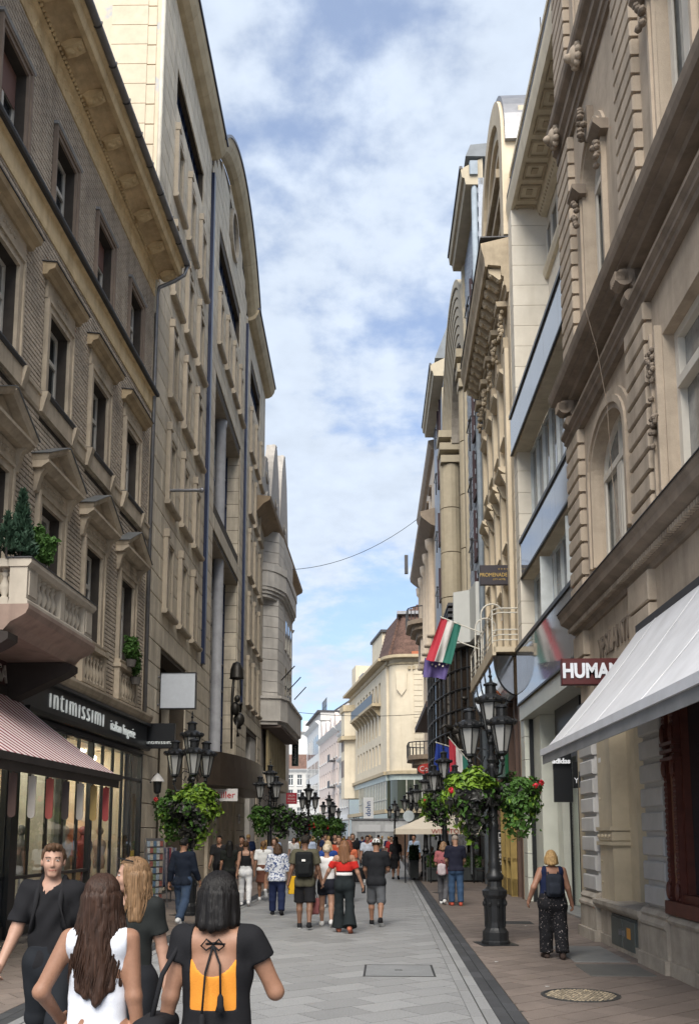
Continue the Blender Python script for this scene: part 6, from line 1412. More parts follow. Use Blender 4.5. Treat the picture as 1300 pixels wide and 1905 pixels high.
prof = [(.235,0),(.235,.05),(.215,.07),(.215,.2),(.185,.235),(.165,.27),(.155,.36),(.16,.62),(.175,.74),(.205,.8),(.21,.87),(.16,.9),(.125,.94),(.115,1.02),(.15,1.07),(.155,1.12),(.115,1.17),(.10,1.25),(.11,1.3),(.092,1.36),(.085,1.9),(.1,1.94),(.08,1.98),(.068,2.9),(.085,2.95),(.06,3.0)]
b = MB(); b.lathe(0,0,prof[:14],16)
for k in range(8):
    a = R(45*k); b.tube([(.168*math.cos(a),.168*math.sin(a),.28),(.178*math.cos(a),.178*math.sin(a),.74)],.014,5); b.ball((.185*math.cos(a),.185*math.sin(a),.66),(.03,.03,.05),6,4)
LBASE = b.mesh('base', M_lampiron); LPOLE = MB().lathe(0,0,prof[13:],12).mesh('pole', M_lampiron, True)
LFOOT = MB().box(-.3,.3,-.3,.3,0,.012).mesh('foot_plate', M_lampiron)
def arm_mesh(a):
    b = MB(); c, s = math.cos(a), math.sin(a)
    P = lambda r, z: (r*c, r*s, z)
    b.tube([P(.03,2.95),P(.18,2.78),P(.34,2.8),P(.40,2.95),P(.38,3.08)],.022,6); b.tube([P(.03,3.2),P(.16,3.25),P(.26,3.12),P(.16,3.02),P(.12,3.12)],.014,5); b.ball(P(.40,2.95),.035,6,5)
    return b
def leaf_cloud(n, c, rad, size, mats_of, seed, droop=0.4, shell=0.55, flat=0.35):
    """leaves as folded pointed quads spread through the crown's volume, thicker outside; runners hang below"""
    g = np.random.default_rng(seed); b = MB()
    for i in range(n):
        d = g.normal(size=3); d /= np.linalg.norm(d)
        lump = 0.84+0.26*math.sin(d[0]*5.1+seed)*math.sin(d[1]*4.3+2*seed)+0.12*math.sin(d[2]*7+seed)
        rr = (shell+(1-shell)*g.random()**0.5)*lump
        p = np.array(c)+d*np.array(rad)*rr
        if d[2] < -.2 and g.random() < droop: p[2] -= g.random()*rad[2]*1.0; p[:2] = np.array(c[:2])+(p[:2]-np.array(c[:2]))*(.9-.3*g.random())
        n_ = d*.8+g.normal(size=3)*flat+np.array((0,0,.25)); n_ /= np.linalg.norm(n_)
        t = np.cross(n_, g.normal(size=3)); t /= np.linalg.norm(t); q = np.cross(n_, t)
        s = size*(.6+.8*g.random()); w_ = .42*s
        tip = p+t*s*.75-np.array((0,0,.18*s)); base = p-t*s*.35
        b.k = mats_of(d, p, g)
        fold = n_*s*.12
        v = [base, p+q*w_+fold-t*.1*s, tip, p-q*w_+fold-t*.1*s]
        b.add([tuple(x) for x in v], [(0,1,2),(0,2,3)])
    return b
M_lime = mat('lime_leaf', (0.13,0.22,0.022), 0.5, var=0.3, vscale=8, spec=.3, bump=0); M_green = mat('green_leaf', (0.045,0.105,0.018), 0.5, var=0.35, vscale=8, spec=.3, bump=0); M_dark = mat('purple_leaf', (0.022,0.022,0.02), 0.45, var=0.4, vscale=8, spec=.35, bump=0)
M_ger = mat('geranium_petal', (0.50,0.012,0.03), 0.5, var=0.25, vscale=20, bump=0)
LEAVES = [M_lime, M_green, M_dark]
def basket_proto(kind, n, size, seed):
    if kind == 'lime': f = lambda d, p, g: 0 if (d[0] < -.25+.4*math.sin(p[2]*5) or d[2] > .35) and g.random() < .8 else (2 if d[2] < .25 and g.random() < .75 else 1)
    elif kind == 'ger': f = lambda d, p, g: 1 if g.random() < .9 else (0 if d[2] < 0 else 2)
    else: f = lambda d, p, g: 2 if g.random() < .62 else 1
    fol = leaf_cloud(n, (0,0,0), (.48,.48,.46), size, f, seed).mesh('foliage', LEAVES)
    pot = MB().lathe(0,0,[(.05,-.3),(.2,-.25),(.32,.0),(.34,.05)],10).mesh('planter_bowl', M_lampiron)
    fl = None
    if kind != 'dark':
        q = MB(); g = random.Random(seed)
        for _ in range(5 if kind == 'ger' else 1):
            a = g.uniform(0, 6.3); z = g.uniform(-.25,.3); r_ = .46*math.sqrt(max(.1,1-z*z*3))
            if _ < 3: a = R(250+40*_)
            for __ in range(26):
                v = Vector((g.gauss(0,1),g.gauss(0,1),g.gauss(0,1))).normalized()*.05; t = v.cross(Vector((0,0,1))).normalized()*.022; u_ = v.cross(t).normalized()*.022
                p = Vector((r_*math.cos(a), r_*math.sin(a), z))+v; q.quad(tuple(p+t),tuple(p+u_),tuple(p-t),tuple(p-u_))
        fl = q.mesh('geranium_heads', M_ger)
    return fol, pot, fl
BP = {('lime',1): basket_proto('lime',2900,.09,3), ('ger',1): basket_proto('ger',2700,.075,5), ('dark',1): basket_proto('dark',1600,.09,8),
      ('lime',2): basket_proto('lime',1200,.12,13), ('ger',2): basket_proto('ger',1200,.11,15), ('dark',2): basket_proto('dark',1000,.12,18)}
def street_lamp(x, y, label, rot=0.0, arms=(90,210,330), baskets=(), near=1, s=1.0):
    t = thing('street_lamp', label, 'street lamp', (x,y,0), rot, 'black iron lamps along the street'); t.scale = (s,s,s)
    for nm, me in (('foot_plate',LFOOT),('base',LBASE),('pole',LPOLE)): part(nm, me, None, t)
    def lan(px, py, pz, k=1.0):
        k *= 1.07; l = part('lantern', LANT['lantern'], None, t, (px,py,pz-.06)); l.scale = (k,k,k)
        for nm in ('glass','hood'): part(nm, LANT[nm], None, l)
        return l
    for a in arms:
        part('arm', arm_mesh(R(a)), M_lampiron, t); lan(.38*math.cos(R(a)), .38*math.sin(R(a)), 3.22)
    l = lan(0,0,3.62,1.05); part('finial', LANT['finial'], None, l)
    part('centre_stem', MB().lathe(0,0,[(.06,2.98),(.09,3.05),(.05,3.12),(.045,3.3),(.08,3.36),(.03,3.46)],10), M_lampiron, t)
    for kind, dx, dy, z, sc in baskets:
        c, s_ = math.cos(-rot), math.sin(-rot); px, py = dx*c-dy*s_, dx*s_+dy*c
        hb = thing('hanging_basket', {'lime':'hanging basket of lime and dark sweet potato leaves','ger':'hanging basket of green trailing leaves with red geraniums','dark':'hanging basket of dark purple leaves'}[kind]+' on '+label.split(',')[0], 'hanging basket', (x+dx, y+dy, z), rot+dx*2+(math.pi if x < 0 else 0), 'flower baskets on the lamps')
        fol, pot, fl = BP[(kind, near)]; hb.scale = (sc,sc,sc)
        o_ = part('foliage', fol, None, hb); o_['kind'] = 'stuff'; part('planter_bowl', pot, None, hb)
        if fl: o_ = part('geraniums', fl, None, hb); o_['kind'] = 'stuff'
        part('basket_arm', MB().tube([(0,0,2.75),(px*.6,py*.6,z+.3),(px,py,z+.02)],.016,5), M_lampiron, t)
    return t
street_lamp(1.82,15.6,'the near right lamp, with four lanterns and two baskets',R(10),(60,150,280),(('lime',-.36,-.1,2.47,1.0),('ger',.42,.05,2.45,.95)))
street_lamp(-4.45,20.9,'the near left lamp, beside the beige stone portal',R(-20),(60,200,310),(('lime',.18,-.3,2.42,1.15),('ger',-.42,.1,2.38,1.0)))
street_lamp(1.86,28.9,'the second right lamp, beside the café terrace',R(30),(60,180,300),(('dark',-.1,-.2,2.75,1.0),('lime',-.4,.2,2.75,.8)),2)
street_lamp(-4.3,34.3,'the second left lamp, below the oriel',R(15),(60,180,300),(('ger',-.35,0,2.45,1.0),('dark',.45,0,2.45,1.1)),2)
street_lamp(-3.95,47.5,'the third left lamp, straight below the pale houses',R(40),(60,180,300),(('dark',-.35,0,2.4,1.2),('ger',.5,0,2.35,1.1)),2)
street_lamp(1.75,40.0,'the third right lamp, above the café umbrella',R(0),(60,180,300),(('lime',.3,0,2.5,1.1),),2)
street_lamp(1.45,51.5,'the fourth right lamp, before the corner house',R(25),(60,180,300),(),2)
street_lamp(0.75,71.0,'the fifth right lamp, next to the white banner',R(10),(60,180,300),(),2)
street_lamp(-3.7,61.0,'the fourth left lamp, in the middle of the crowd',R(10),(60,180,300),(('dark',-.4,0,2.4,1.2),('ger',.4,0,2.4,1.2)),2)
street_lamp(-4.2,76.0,'the fifth left lamp, far down the street',R(50),(60,180,300),(('ger',-.4,0,2.4,1.2),('dark',.5,0,2.4,1.2)),2)
street_lamp(-3.6,118,'the farthest lamp, in front of the cream oriel',R(10),(60,180,300),(),2)
for k, (x, y) in enumerate(((-6.2,92),(-7.6,104),(-5.0,88))):
    hb = thing('hanging_basket', 'far hanging greenery on a pole, '+('middle','farthest','nearest')[k]+' of three above the crowd', 'hanging basket', (x,y,2.7), 0, 'flower baskets on the lamps'); hb.scale = (2.2,1.5,1.4)
    o_ = part('foliage', BP[('ger' if k else 'lime',2)][0], None, hb); o_['kind'] = 'stuff'; part('pole', MB().tube([(0,0,-1.92),(0,0,.3)],.04,6), M_lampiron, hb)
# plants on the stone balcony and window boxes
M_conifer = mat('conifer_green', (0.022,0.055,0.03), 0.7, var=0.4, vscale=8, bump=0); M_thuja = mat('thuja_green', (0.05,0.12,0.02), 0.7, var=0.4, vscale=9, bump=0)
def potted(name, label, u, o, z, rad, n, m, seed, size=.07, shell=.2):
    p_ = L1.matrix_basis @ Vector((u,-o,z)); t = thing(name, label, 'plant', tuple(p_), L1.rotation_euler.z)
    f = part('foliage', leaf_cloud(n,(0,0,rad[2]*.95+.12),rad,size,lambda d,p,g: 0,seed,droop=0,shell=shell,flat=.8), [m], t); f['kind'] = 'stuff'
    part('stem', MB().tube([(0,0,.0),(0,0,rad[2]*1.2)],.025,6), M_dkwood, t); part('pot', MB().lathe(0,0,[(.1,-.02),(.14,.16),(.15,.16)],10), mat('grey_pot',(0.12,0.11,0.1),.8), t)
    return t
def cone_leaf(n, h, r, size, seed):
    g = np.random.default_rng(seed); b = MB()
    for i in range(n):
        t = g.random()**1.3; a = g.random()*6.283; rr = r*(1-t)*(.55+.5*g.random())*(1+.2*math.sin(a*5)); p = np.array((rr*math.cos(a),rr*math.sin(a),.1+t*h))
        d = np.array((math.cos(a)*.5,math.sin(a)*.5,.8))+g.normal(size=3)*.3; d /= np.linalg.norm(d); q = np.cross(d,g.normal(size=3)); q /= np.linalg.norm(q); s = size*(.6+.8*g.random())
        b.add([tuple(p-q*s*.3),tuple(p+q*s*.3),tuple(p+d*s)],[(0,1,2)])
    return b
p_ = L1.matrix_basis @ Vector((4.75,-1.32,5.8)); t = thing('dwarf_conifer','slim dark conifer on the near corner of the stone balcony','plant',tuple(p_))
f = part('foliage', cone_leaf(2600,.95,.2,.07,4), M_conifer, t); f['kind'] = 'stuff'; part('stem', MB().tube([(0,0,0),(0,0,.7)],.02,6), M_dkwood, t)
p_ = L1.matrix_basis @ Vector((4.55,-1.2,5.8)); t = thing('small_conifer','small brownish conifer leaning out at the balcony corner beside the slim dark one','plant',tuple(p_))
f = part('foliage', cone_leaf(900,.55,.16,.06,5), M_conifer, t); f['kind'] = 'stuff'; part('stem', MB().tube([(0,0,0),(0,0,.4)],.02,6), M_dkwood, t)
potted('bushy_thuja','round bright green thuja bush on the stone balcony rail',5.45,1.3,5.78,(.27,.27,.36),2600,M_thuja,6,.06)
potted('window_plant','leafy plant in front of the third pedimented window',9.0,.25,5.9,(.22,.2,.3),900,M_thuja,7); potted('window_plant','tall green window plant right of the stone balcony',8.0,.3,5.7,(.2,.2,.42),900,M_conifer,8); potted('window_plant','bright window plant nearest to the beige building',13.9,.28,5.92,(.3,.22,.34),1000,M_thuja,9); potted('window_plant','trailing plant hanging below the last pedimented window',14.35,.28,5.55,(.16,.14,.4),700,M_green,10); potted('window_plant','small dark bush behind the balcony pier on the far left',4.2,.5,5.2,(.2,.2,.3),600,M_conifer,12)
# ================================================================ FLAGS
def cloth_quad(name, A, B, C, D, m, par, nx=24, nz=18, amp=.05, fr=9, stripes_m=None, seed=0):
    """cloth between corners A-B (top) and C-D (bottom) with folds"""
    A, B, C, D = map(Vector, (A,B,C,D)); nrm = (B-A).cross(C-A).normalized(); b = MB(); vs = []
    for j in range(nz+1):
        for i in range(nx+1):
            s, t = i/nx, j/nz; p = (A*(1-s)+B*s)*(1-t)+(C*(1-s)+D*s)*t
            p = p+nrm*(amp*math.sin(fr*s+2.2*t+seed)*(.3+t)+amp*.5*math.sin(fr*2.3*s-3*t+seed))+Vector((0,0,-.03*math.sin(7*s+seed)*t)); vs.append(tuple(p))
    fs = []
    for k in range(3 if stripes_m else 1): pass
    b.v = vs
    for j in range(nz):
        for i in range(nx):
            b.f.append((j*(nx+1)+i, j*(nx+1)+i+1, (j+1)*(nx+1)+i+1, (j+1)*(nx+1)+i)); b.m.append(min(2, 3*i//nx) if stripes_m else 0)
    k = len(b.v); b.v += [tuple(Vector(v)-nrm*.006) for v in vs]; n = len(b.f); b.f += [tuple(q+k for q in f[::-1]) for f in b.f[:n]]; b.m += b.m[:n]
    o_ = part(name, b, stripes_m or m, par); 
    for p in o_.data.polygons: p.use_smooth = True
    return o_
M_fr = mat('flag_red',(0.40,0.03,0.05),.8,var=.08,bump=0); M_fw = mat('flag_white',(0.55,0.53,0.52),.8,var=.06,bump=0); M_fg = mat('flag_green',(0.02,0.13,0.10),.8,var=.1,bump=0); M_eu = mat('flag_violet',(0.10,0.075,0.22),.8,var=.1,bump=0); M_eub = mat('flag_blue',(0.015,0.04,0.24),.8,var=.1,bump=0); M_star = plain('flag_star',(0.6,0.55,0.5),.7)
fy = 30.0
def sc_(x, z, y0=25.5): return (x*fy/y0, fy, 1.8+(z-1.8)*fy/y0)
fl = thing('national_flag','large red white and green flag hanging from a slanted pole on the hotel balcony','flag',(0,0,0))
cloth_quad('cloth', sc_(1.62,7.9), sc_(2.2,7.72), sc_(1.18,6.70), sc_(1.88,6.55), None, fl, amp=.07, stripes_m=[M_fr,M_fw,M_fg])
part('pole', MB().tube([sc_(1.60,7.93),sc_(2.75,7.46)],.022,6), M_wtube, fl)
fl = thing('union_flag','faded violet blue flag with pale stars hanging just below the large striped flag','flag',(0,0,0))
e = cloth_quad('cloth', tuple(Vector(sc_(1.16,6.80))+Vector((0,.25,0))), tuple(Vector(sc_(1.86,6.62))+Vector((0,.25,0))), tuple(Vector(sc_(1.10,6.25))+Vector((0,.25,0))), tuple(Vector(sc_(1.74,6.16))+Vector((0,.25,0))), M_eu, fl, amp=.06, seed=1)
st = MB()
for k in range(5):
    c = Vector(sc_(1.36+.1*k,6.58-.05*(k%2)))+Vector((0,.14,0)); st.poly([(c.x+.045*math.cos(R(90+72*i*2)),c.z+.045*math.sin(R(90+72*i*2))) for i in range(5)],-c.y,-c.y+.008) if False else st.ball(tuple(c),(.035,.01,.035),5,4)
part('stars', st, M_star, fl, kind='stuff'); part('pole', MB().tube([tuple(Vector(sc_(1.84,7.35))+Vector((0,.2,0))),tuple(Vector(sc_(2.72,7.02))+Vector((0,.2,0)))],.022,6), M_wtube, fl)
fl = thing('small_national_flag','smaller red white and green flag draped over the lamp by the café','flag',(0,0,0)); y = 33.0
def at_(px, py, Y): 
    return ((px-716)/1700*Y, Y, 1.8+(1552-py)/1700*Y)
cloth_quad('cloth', at_(836,1376,y), at_(872,1420,y), at_(836,1440,y), at_(874,1462,y), None, fl, amp=.05, stripes_m=[M_fr,M_fw,M_fg], seed=2); part('pole', MB().tube([at_(834,1372,y),at_(884,1432,y)],.018,6), M_wtube, fl)
fl = thing('blue_flag','dark blue flag hanging behind the second right lamp','flag',(0,0,0)); y = 33.5
cloth_quad('cloth', at_(812,1384,y), at_(836,1392,y), at_(806,1432,y), at_(850,1452,y), M_eub, fl, amp=.06, seed=3); part('pole', MB().tube([at_(810,1382,y),at_(876,1402,y)],.018,6), M_wtube, fl)
# ================================================================ CAFE TERRACE
M_umb = mat('umbrella_cloth',(0.56,0.50,0.41),.85,var=.06,dirt=.15,dirtcol=(.25,.2,.15),bump=.05)
um = thing('cafe_umbrella','wide beige café umbrella with red lettering on its valance','umbrella',(2.15,36.4,0))
b = MB(); n = 8; hw = 1.75; z0, z1 = 2.0, 2.85
corn = [(hw*a, hw*c) for a, c in ((-1,-1),(0,-1.03),(1,-1),(1.03,0),(1,1),(0,1.03),(-1,1),(-1.03,0))]
for i in range(8):
    a, c = corn[i], corn[(i+1)%8]; pr = []
    for k in range(6):
        t = k/5; z = z1+(z0-z1)*t-.06*math.sin(math.pi*t); pr.append(((a[0]*t,a[1]*t,z),(c[0]*t,c[1]*t,z)))
    for k in range(5): b.quad(pr[k][0],pr[k+1][0],pr[k+1][1],pr[k][1])
    b.quad((a[0],a[1],z0),(a[0]*1.005,a[1]*1.005,z0-.2),(c[0]*1.005,c[1]*1.005,z0-.2),(c[0],c[1],z0))
part('canopy', b, M_umb, um); part('pole', MB().tube([(0,0,0),(0,0,2.9)],.04,8), M_lampiron, um); part('foot', MB().box(-.35,.35,-.35,.35,0,.1), M_lampiron, um)
for i in range(8): part('rib', MB().tube([(0,0,2.5),(corn[i][0]*.55,corn[i][1]*.55,2.36)],.012,5), M_dkwood, um)
me = text_mesh('WINSTON', .24, plain('wine_red',(0.28,0.03,0.03),.7), .006, narrow=1.1); part('lettering', me, None, um, (.2,-hw*1.03-.02,z0-.1))
um2 = thing('cafe_umbrella','second beige café umbrella behind the flower baskets','umbrella',(3.2,41.5,0))
for ch in list(um.children):
    if ch.name.startswith('lettering'): continue
    c_ = ch.copy(); COL.objects.link(c_); c_.parent = um2
for k, x in enumerate((.75,1.7,3.3)): part('terrace_post', MB().tube([(x-2.15,-1.6,0),(x-2.15,-1.6,1.95)],.03,6), M_blackp, um)
M_planter = mat('dark_planter',(0.035,0.04,0.042),.6,var=.15); M_box = mat('boxwood',(0.025,0.05,0.018),.7,var=.4,vscale=10,bump=0)
def planter(x0,x1,y0,y1,h,label,n,mats_,top,seed):
    t = thing('planter',label,'planter',((x0+x1)/2,(y0+y1)/2,0)); wx, wy = (x1-x0)/2, (y1-y0)/2
    part('box', MB().box(-wx,wx,-wy,wy,.06,h).box(-wx-.02,wx+.02,-wy-.02,wy+.02,h-.05,h+.02), M_planter, t); part('feet', MB().box(-wx+.05,-wx+.12,-wy,wy,0,.06).box(wx-.12,wx-.05,-wy,wy,0,.06), M_blackp, t)
    g = np.random.default_rng(seed); b = MB()
    for i in range(n):
        p = np.array((g.uniform(-wx,wx),g.uniform(-wy,wy),h+top*g.random()**.6*(.75+.35*math.sin(i)))); d = g.normal(size=3)+np.array((0,0,.6)); d /= np.linalg.norm(d); q = np.cross(d,g.normal(size=3)); q /= np.linalg.norm(q); s = .11*(.6+.8*g.random()); b.k = int(g.integers(len(mats_)))
        b.add([tuple(p-d*s*.5),tuple(p+q*s*.35),tuple(p+d*s*.6),tuple(p-q*s*.35)],[(0,1,2,3)])
    f = part('foliage', b, mats_, t); f['kind'] = 'stuff'; return t
M_cream_leaf = mat('variegated_leaf',(0.16,0.17,0.10),.6,var=.3,vscale=12,bump=0)
planter(1.62,2.55,35.6,35.95,.52,'dark planter with variegated leaves in front of the seated guests, left of the pair',1500,[M_green,M_cream_leaf,M_green],.42,1)
planter(2.75,3.7,35.5,35.85,.52,'dark planter with variegated leaves in front of the seated guests, right of the pair',1500,[M_green,M_cream_leaf,M_green],.42,2)
for k in range(4): planter(1.0+.03*k,1.34+.03*k,37.2+1.3*k,38.1+1.3*k,.75,('nearest','second','third','farthest')[k]+' tall dark planter with clipped box along the kerb',900,[M_box],.55,5+k)
brr = thing('folding_barrier','low terrace barrier with a bent aluminium rail beside the planters','barrier',(1.6,35.7,0)); part('posts', MB().tube([(0,0,0),(0,0,1.0)],.03,6).tube([(-.12,.2,0),(-.12,.2,.95)],.03,6), M_zinc, brr); part('rail', MB().tube([(-.12,.2,.95),(.3,-.1,1.15)],.03,6), M_zinc, brr)
M_tab = mat('table_top',(0.10,0.07,0.05),.5)
def cafe_table(x,y,label):
    t = thing('cafe_table',label,'table',(x,y,0),0,'café tables'); part('top', MB().lathe(0,0,[(.35,.72),(.36,.74),(.35,.76)],16), M_tab, t); part('leg', MB().lathe(0,0,[(.25,0),(.24,.02),(.03,.06),(.03,.72)],10), M_blackp, t)
def cafe_chair(x,y,rz,label):
    t = thing('cafe_chair',label,'chair',(x,y,0),rz,'café chairs'); part('seat', MB().box(-.22,.22,-.22,.22,.43,.46), M_dkwood, t); part('backrest', MB().box(-.22,.22,-.23,-.20,.6,.88), M_dkwood, t)
    for a in (-.2,.2):
        for c in (-.2,.2): part('leg', MB().tube([(a,c,0),(a,c,.44 if c < 0 else .88)],.015,5), M_blackp, t)
for k,(x,y) in enumerate(((1.9,37.2),(2.9,37.0),(2.3,39.0),(3.4,38.8))): cafe_table(x,y,'small round café table, '+('front left','front right','back left','back right')[k]+' of the terrace')
for k,(x,y,r_) in enumerate(((3.72,35.0,R(200)),)): cafe_chair(x,y,r_,'empty dark café chair at the right end of the planters')
part('terrace_screen', MB().box(-.25,.25,0,.04,.3,1.9), mat('grey_screen',(0.12,0.13,0.14),.5), R4, (24.6,-.6,0))
for k in range(7): part('glass_screen', MB().box(12.6+k*.75,13.2+k*.75,.02,.05,.1,2.0), mat('pale_screen_glass',(0.26,0.33,0.38),.15,bump=0), R4)
# ================================================================ SMALL STREET THINGS
fx = solo('exchange_sign', MB().cbox(-.18,.18,0,.1,.1,1.95,.01), plain('black_panel',(0.012,0.013,0.015),.35), 'tall narrow black exchange sign with white vertical lettering beside the yellow shopfront','sign',(3.73,30.0,0))
o_ = lettering('EUR HUF', .22, plain('sign_white',(0.62,0.60,0.58),0.5), fx, 0, 1.25, .105, .004); o_.rotation_euler = (0,-math.pi/2,0)
part('money_symbols', MB().box(-.1,.1,.1,.104,1.68,1.86).box(-.1,.1,.1,.104,.32,.62), plain('sign_white',(0.62,0.60,0.58),0.5), fx); part('money_inner', MB().box(-.07,.07,.104,.106,1.71,1.83).box(-.05,.05,.104,.106,.36,.58), M_blackp, fx)
cp_ = thing('food_shop_sign','small red and white oval shop sign beyond the flags','sign',(2.15,46.0,5.05)); part('oval', MB().lathe(0,0,[(.5,-.04),(.5,.04)],20).xform(Matrix.Rotation(math.pi/2,4,'X') @ Matrix.Diagonal((1,.55,1,1))), plain('sign_red3',(0.45,0.03,0.02),.5), cp_); lettering('Coop', .36, plain('sign_white',(0.62,0.60,0.58),0.5), cp_, 0, 0, .05, .005)
bn = thing('white_banner','white vertical banner with dark blue lettering above the white container','sign',(-1.4,78,2.9)); part('cloth', MB().box(-.42,.42,0,.04,.15,2.0), plain('banner_white',(0.68,0.69,0.70),.7), bn); o_ = lettering('dohn', .62, plain('banner_blue',(0.03,0.07,0.20),.6), bn, 0, 1.05, .045, .004, bold=.008); o_.rotation_euler = (0,-math.pi/2,0); part('pole', MB().tube([(-.5,0,-2.9),(-.5,0,2.1)],.03,6), M_zinc, bn)
kc = thing('white_container','white site container behind a mesh fence at the bend of the street','container',(-.2,80,0)); part('body', MB().cbox(-2.6,2.4,0,2.4,0,3.0,.04), mat('container_white',(0.50,0.51,0.52),.5), kc); part('shutter', MB().box(-2.0,-.2,2.4,2.44,1.9,2.6).box(.2,2.0,2.4,2.44,1.9,2.6), plain('pale_shutter',(0.62,0.63,0.64),.5), kc, kind='stuff'); part('roof_edge', MB().box(-2.7,2.5,-.05,2.5,3.0,3.12), M_zinc, kc)
for k in range(4): 
    fn = thing('site_fence',('leftmost','second','third','rightmost')[k]+' mesh fence panel in front of the white container','fence',(-2.2+k*1.5,72.5,0),0,'mesh fence panels'); part('frame', MB().box(0,1.45,0,.03,1.95,2.0).box(0,1.45,0,.03,.1,.15).box(0,.04,0,.03,.1,2.0).box(1.41,1.45,0,.03,.1,2.0), M_zinc, fn); part('sheet', MB().box(.04,1.41,.01,.02,.15,1.95), mat('fence_sheet_%d'%(k%3),((0.22,0.23,0.24),(0.40,0.41,0.42),(0.15,0.09,0.06))[k%3],.6), fn)
pst = thing('round_sign_post','slim post with a small round pale sign beside the café hedge','sign',(1.05,41,0)); part('post', MB().tube([(0,0,0),(0,0,2.9)],.035,6), M_zinc, pst); part('disc', MB().lathe(0,0,[(.25,-.01),(.25,.01)],16).xform(Matrix.Translation((0,-.05,2.6)) @ Matrix.Rotation(math.pi/2,4,'X')), mat('pale_disc',(0.45,0.5,0.52),.4), pst); part('arm', MB().tube([(0,0,2.3),(.45,0,2.65)],.02,5), M_blackp, pst)
# overhead wires
for nm, a, b_, sag, lb in (('overhead_wire',(-6.4,60,19.6),(3.3,62,24.5),1.0,'thin sagging wire strung across the street high up'),('overhead_wire',(-6.5,64,10.4),(3.2,66,10.5),.25,'second thin wire strung lower across the street')):
    solo(nm, MB().tube([(a[0]+(b_[0]-a[0])*t, a[1]+(b_[1]-a[1])*t, a[2]+(b_[2]-a[2])*t-sag*4*t*(1-t)) for t in np.linspace(0,1,15)], .02, 5), M_blackp, lb, 'wire')
# card and scarf racks, litter bin by the portal
rk = thing('scarf_rack','clothes rail hung with striped scarves in front of the stone portal','clothes rack',(-5.9,24.2,0),R(80))
part('frame', MB().tube([(-.7,0,0),(-.7,0,1.45),(.7,0,1.45),(.7,0,0)],.02,6).tube([(-.7,-.3,.05),(-.7,.3,.05)],.02,5).tube([(.7,-.3,.05),(.7,.3,.05)],.02,5), M_zinc, rk)
for k in range(11):
    c = ((0.30,0.27,0.30),(0.06,0.05,0.08),(0.25,0.05,0.07),(0.35,0.33,0.32),(0.09,0.11,0.2))[k%5]; part('scarf', MB().box(-.62+k*.12,-.54+k*.12,-.16,.16,.42+.06*(k%3),1.44), mat('scarf_%d'%(k%5),c,.9,var=.6,vscale=20), rk)
ck = thing('card_rack','wire rack full of postcards beside the glazed black shop corner','card rack',(-5.75,22.9,0),R(60)); part('frame', MB().box(-.3,.3,-.05,0,.1,1.7).tube([(-.3,-.2,0),(-.3,0,1.7)],.015,5).tube([(.3,-.2,0),(.3,0,1.7)],.015,5), M_zinc, ck)
for r_ in range(9):
    for c_ in range(5): part('postcard', MB().box(-.28+c_*.115,-.19+c_*.115,0.01,.03,.18+r_*.165,.31+r_*.165), mat('card_%d'%((r_*3+c_)%6),((0.35,0.42,0.5),(0.45,0.40,0.33),(0.12,0.2,0.3),(0.5,0.5,0.48),(0.32,0.12,0.10),(0.2,0.25,0.16))[(r_*3+c_)%6],.5,var=.5,vscale=40), ck)
bn_ = thing('litter_bin','dark street bin with an ashtray top in front of the canopy entrance','bin',(-4.75,27.5,0)); part('drum', MB().lathe(0,0,[(.22,.05),(.24,.1),(.26,.9),(.27,.92),(.2,1.0)],14), M_blackp, bn_); part('ash_tray', MB().lathe(0,0,[(.2,1.0),(.21,1.04),(.1,1.03)],12), M_zinc, bn_)

# ================================================================ PEOPLE: one implicit surface per body, clothes as shells of it
def surface_nets(Fv, org, h):
    ins = Fv < 0; nx, ny, nz = Fv.shape
    c = [ins[i:nx-1+i, j:ny-1+j, k:nz-1+k] for i in (0,1) for j in (0,1) for k in (0,1)]
    cnt = np.zeros(c[0].shape, np.int8)
    for q in c: cnt += q
    act = (cnt > 0) & (cnt < 8); idx = np.argwhere(act)
    if len(idx) == 0: return None
    vid = -np.ones(act.shape, np.int64); vid[act] = np.arange(len(idx))
    acc = np.zeros((len(idx),3)); num = np.zeros(len(idx))
    offs = [(0,0,0),(0,0,1),(0,1,0),(0,1,1),(1,0,0),(1,0,1),(1,1,0),(1,1,1)]
    val = {o: Fv[idx[:,0]+o[0], idx[:,1]+o[1], idx[:,2]+o[2]] for o in offs}
    for a in offs:
        for ax in range(3):
            if a[ax]: continue
            b = list(a); b[ax] = 1; b = tuple(b); fa, fb = val[a], val[b]; m = (fa < 0) != (fb < 0)
            t = np.where(m, fa/np.where(m, fa-fb, 1), 0)
            p = np.array(a, float)[None].repeat(len(idx),0); p[:,ax] += t; acc[m] += p[m]; num[m] += 1
    V = (idx+acc/num[:,None])*h+np.array(org)
    Fc = []
    for ax in range(3):
        u, v = (ax+1)%3, (ax+2)%3
        sl0 = [slice(None)]*3; sl1 = [slice(None)]*3; sl0[ax] = slice(0,-1); sl1[ax] = slice(1,None)
        A, B = ins[tuple(sl0)], ins[tuple(sl1)]; e = np.argwhere(A != B)
        ok = (e[:,u] > 0) & (e[:,v] > 0) & (e[:,u] < Fv.shape[u]-1) & (e[:,v] < Fv.shape[v]-1); e = e[ok]
        def cell(du, dv):
            q = e.copy(); q[:,u] -= du; q[:,v] -= dv; return vid[q[:,0],q[:,1],q[:,2]]
        quad = np.stack([cell(0,0),cell(1,0),cell(1,1),cell(0,1)],1)
        flip = ~A[e[:,0],e[:,1],e[:,2]]; quad[~flip] = quad[~flip][:,::-1] if False else quad[~flip]
        quad[flip] = quad[flip][:,::-1]; Fc.append(quad)
    return V, np.concatenate(Fc)
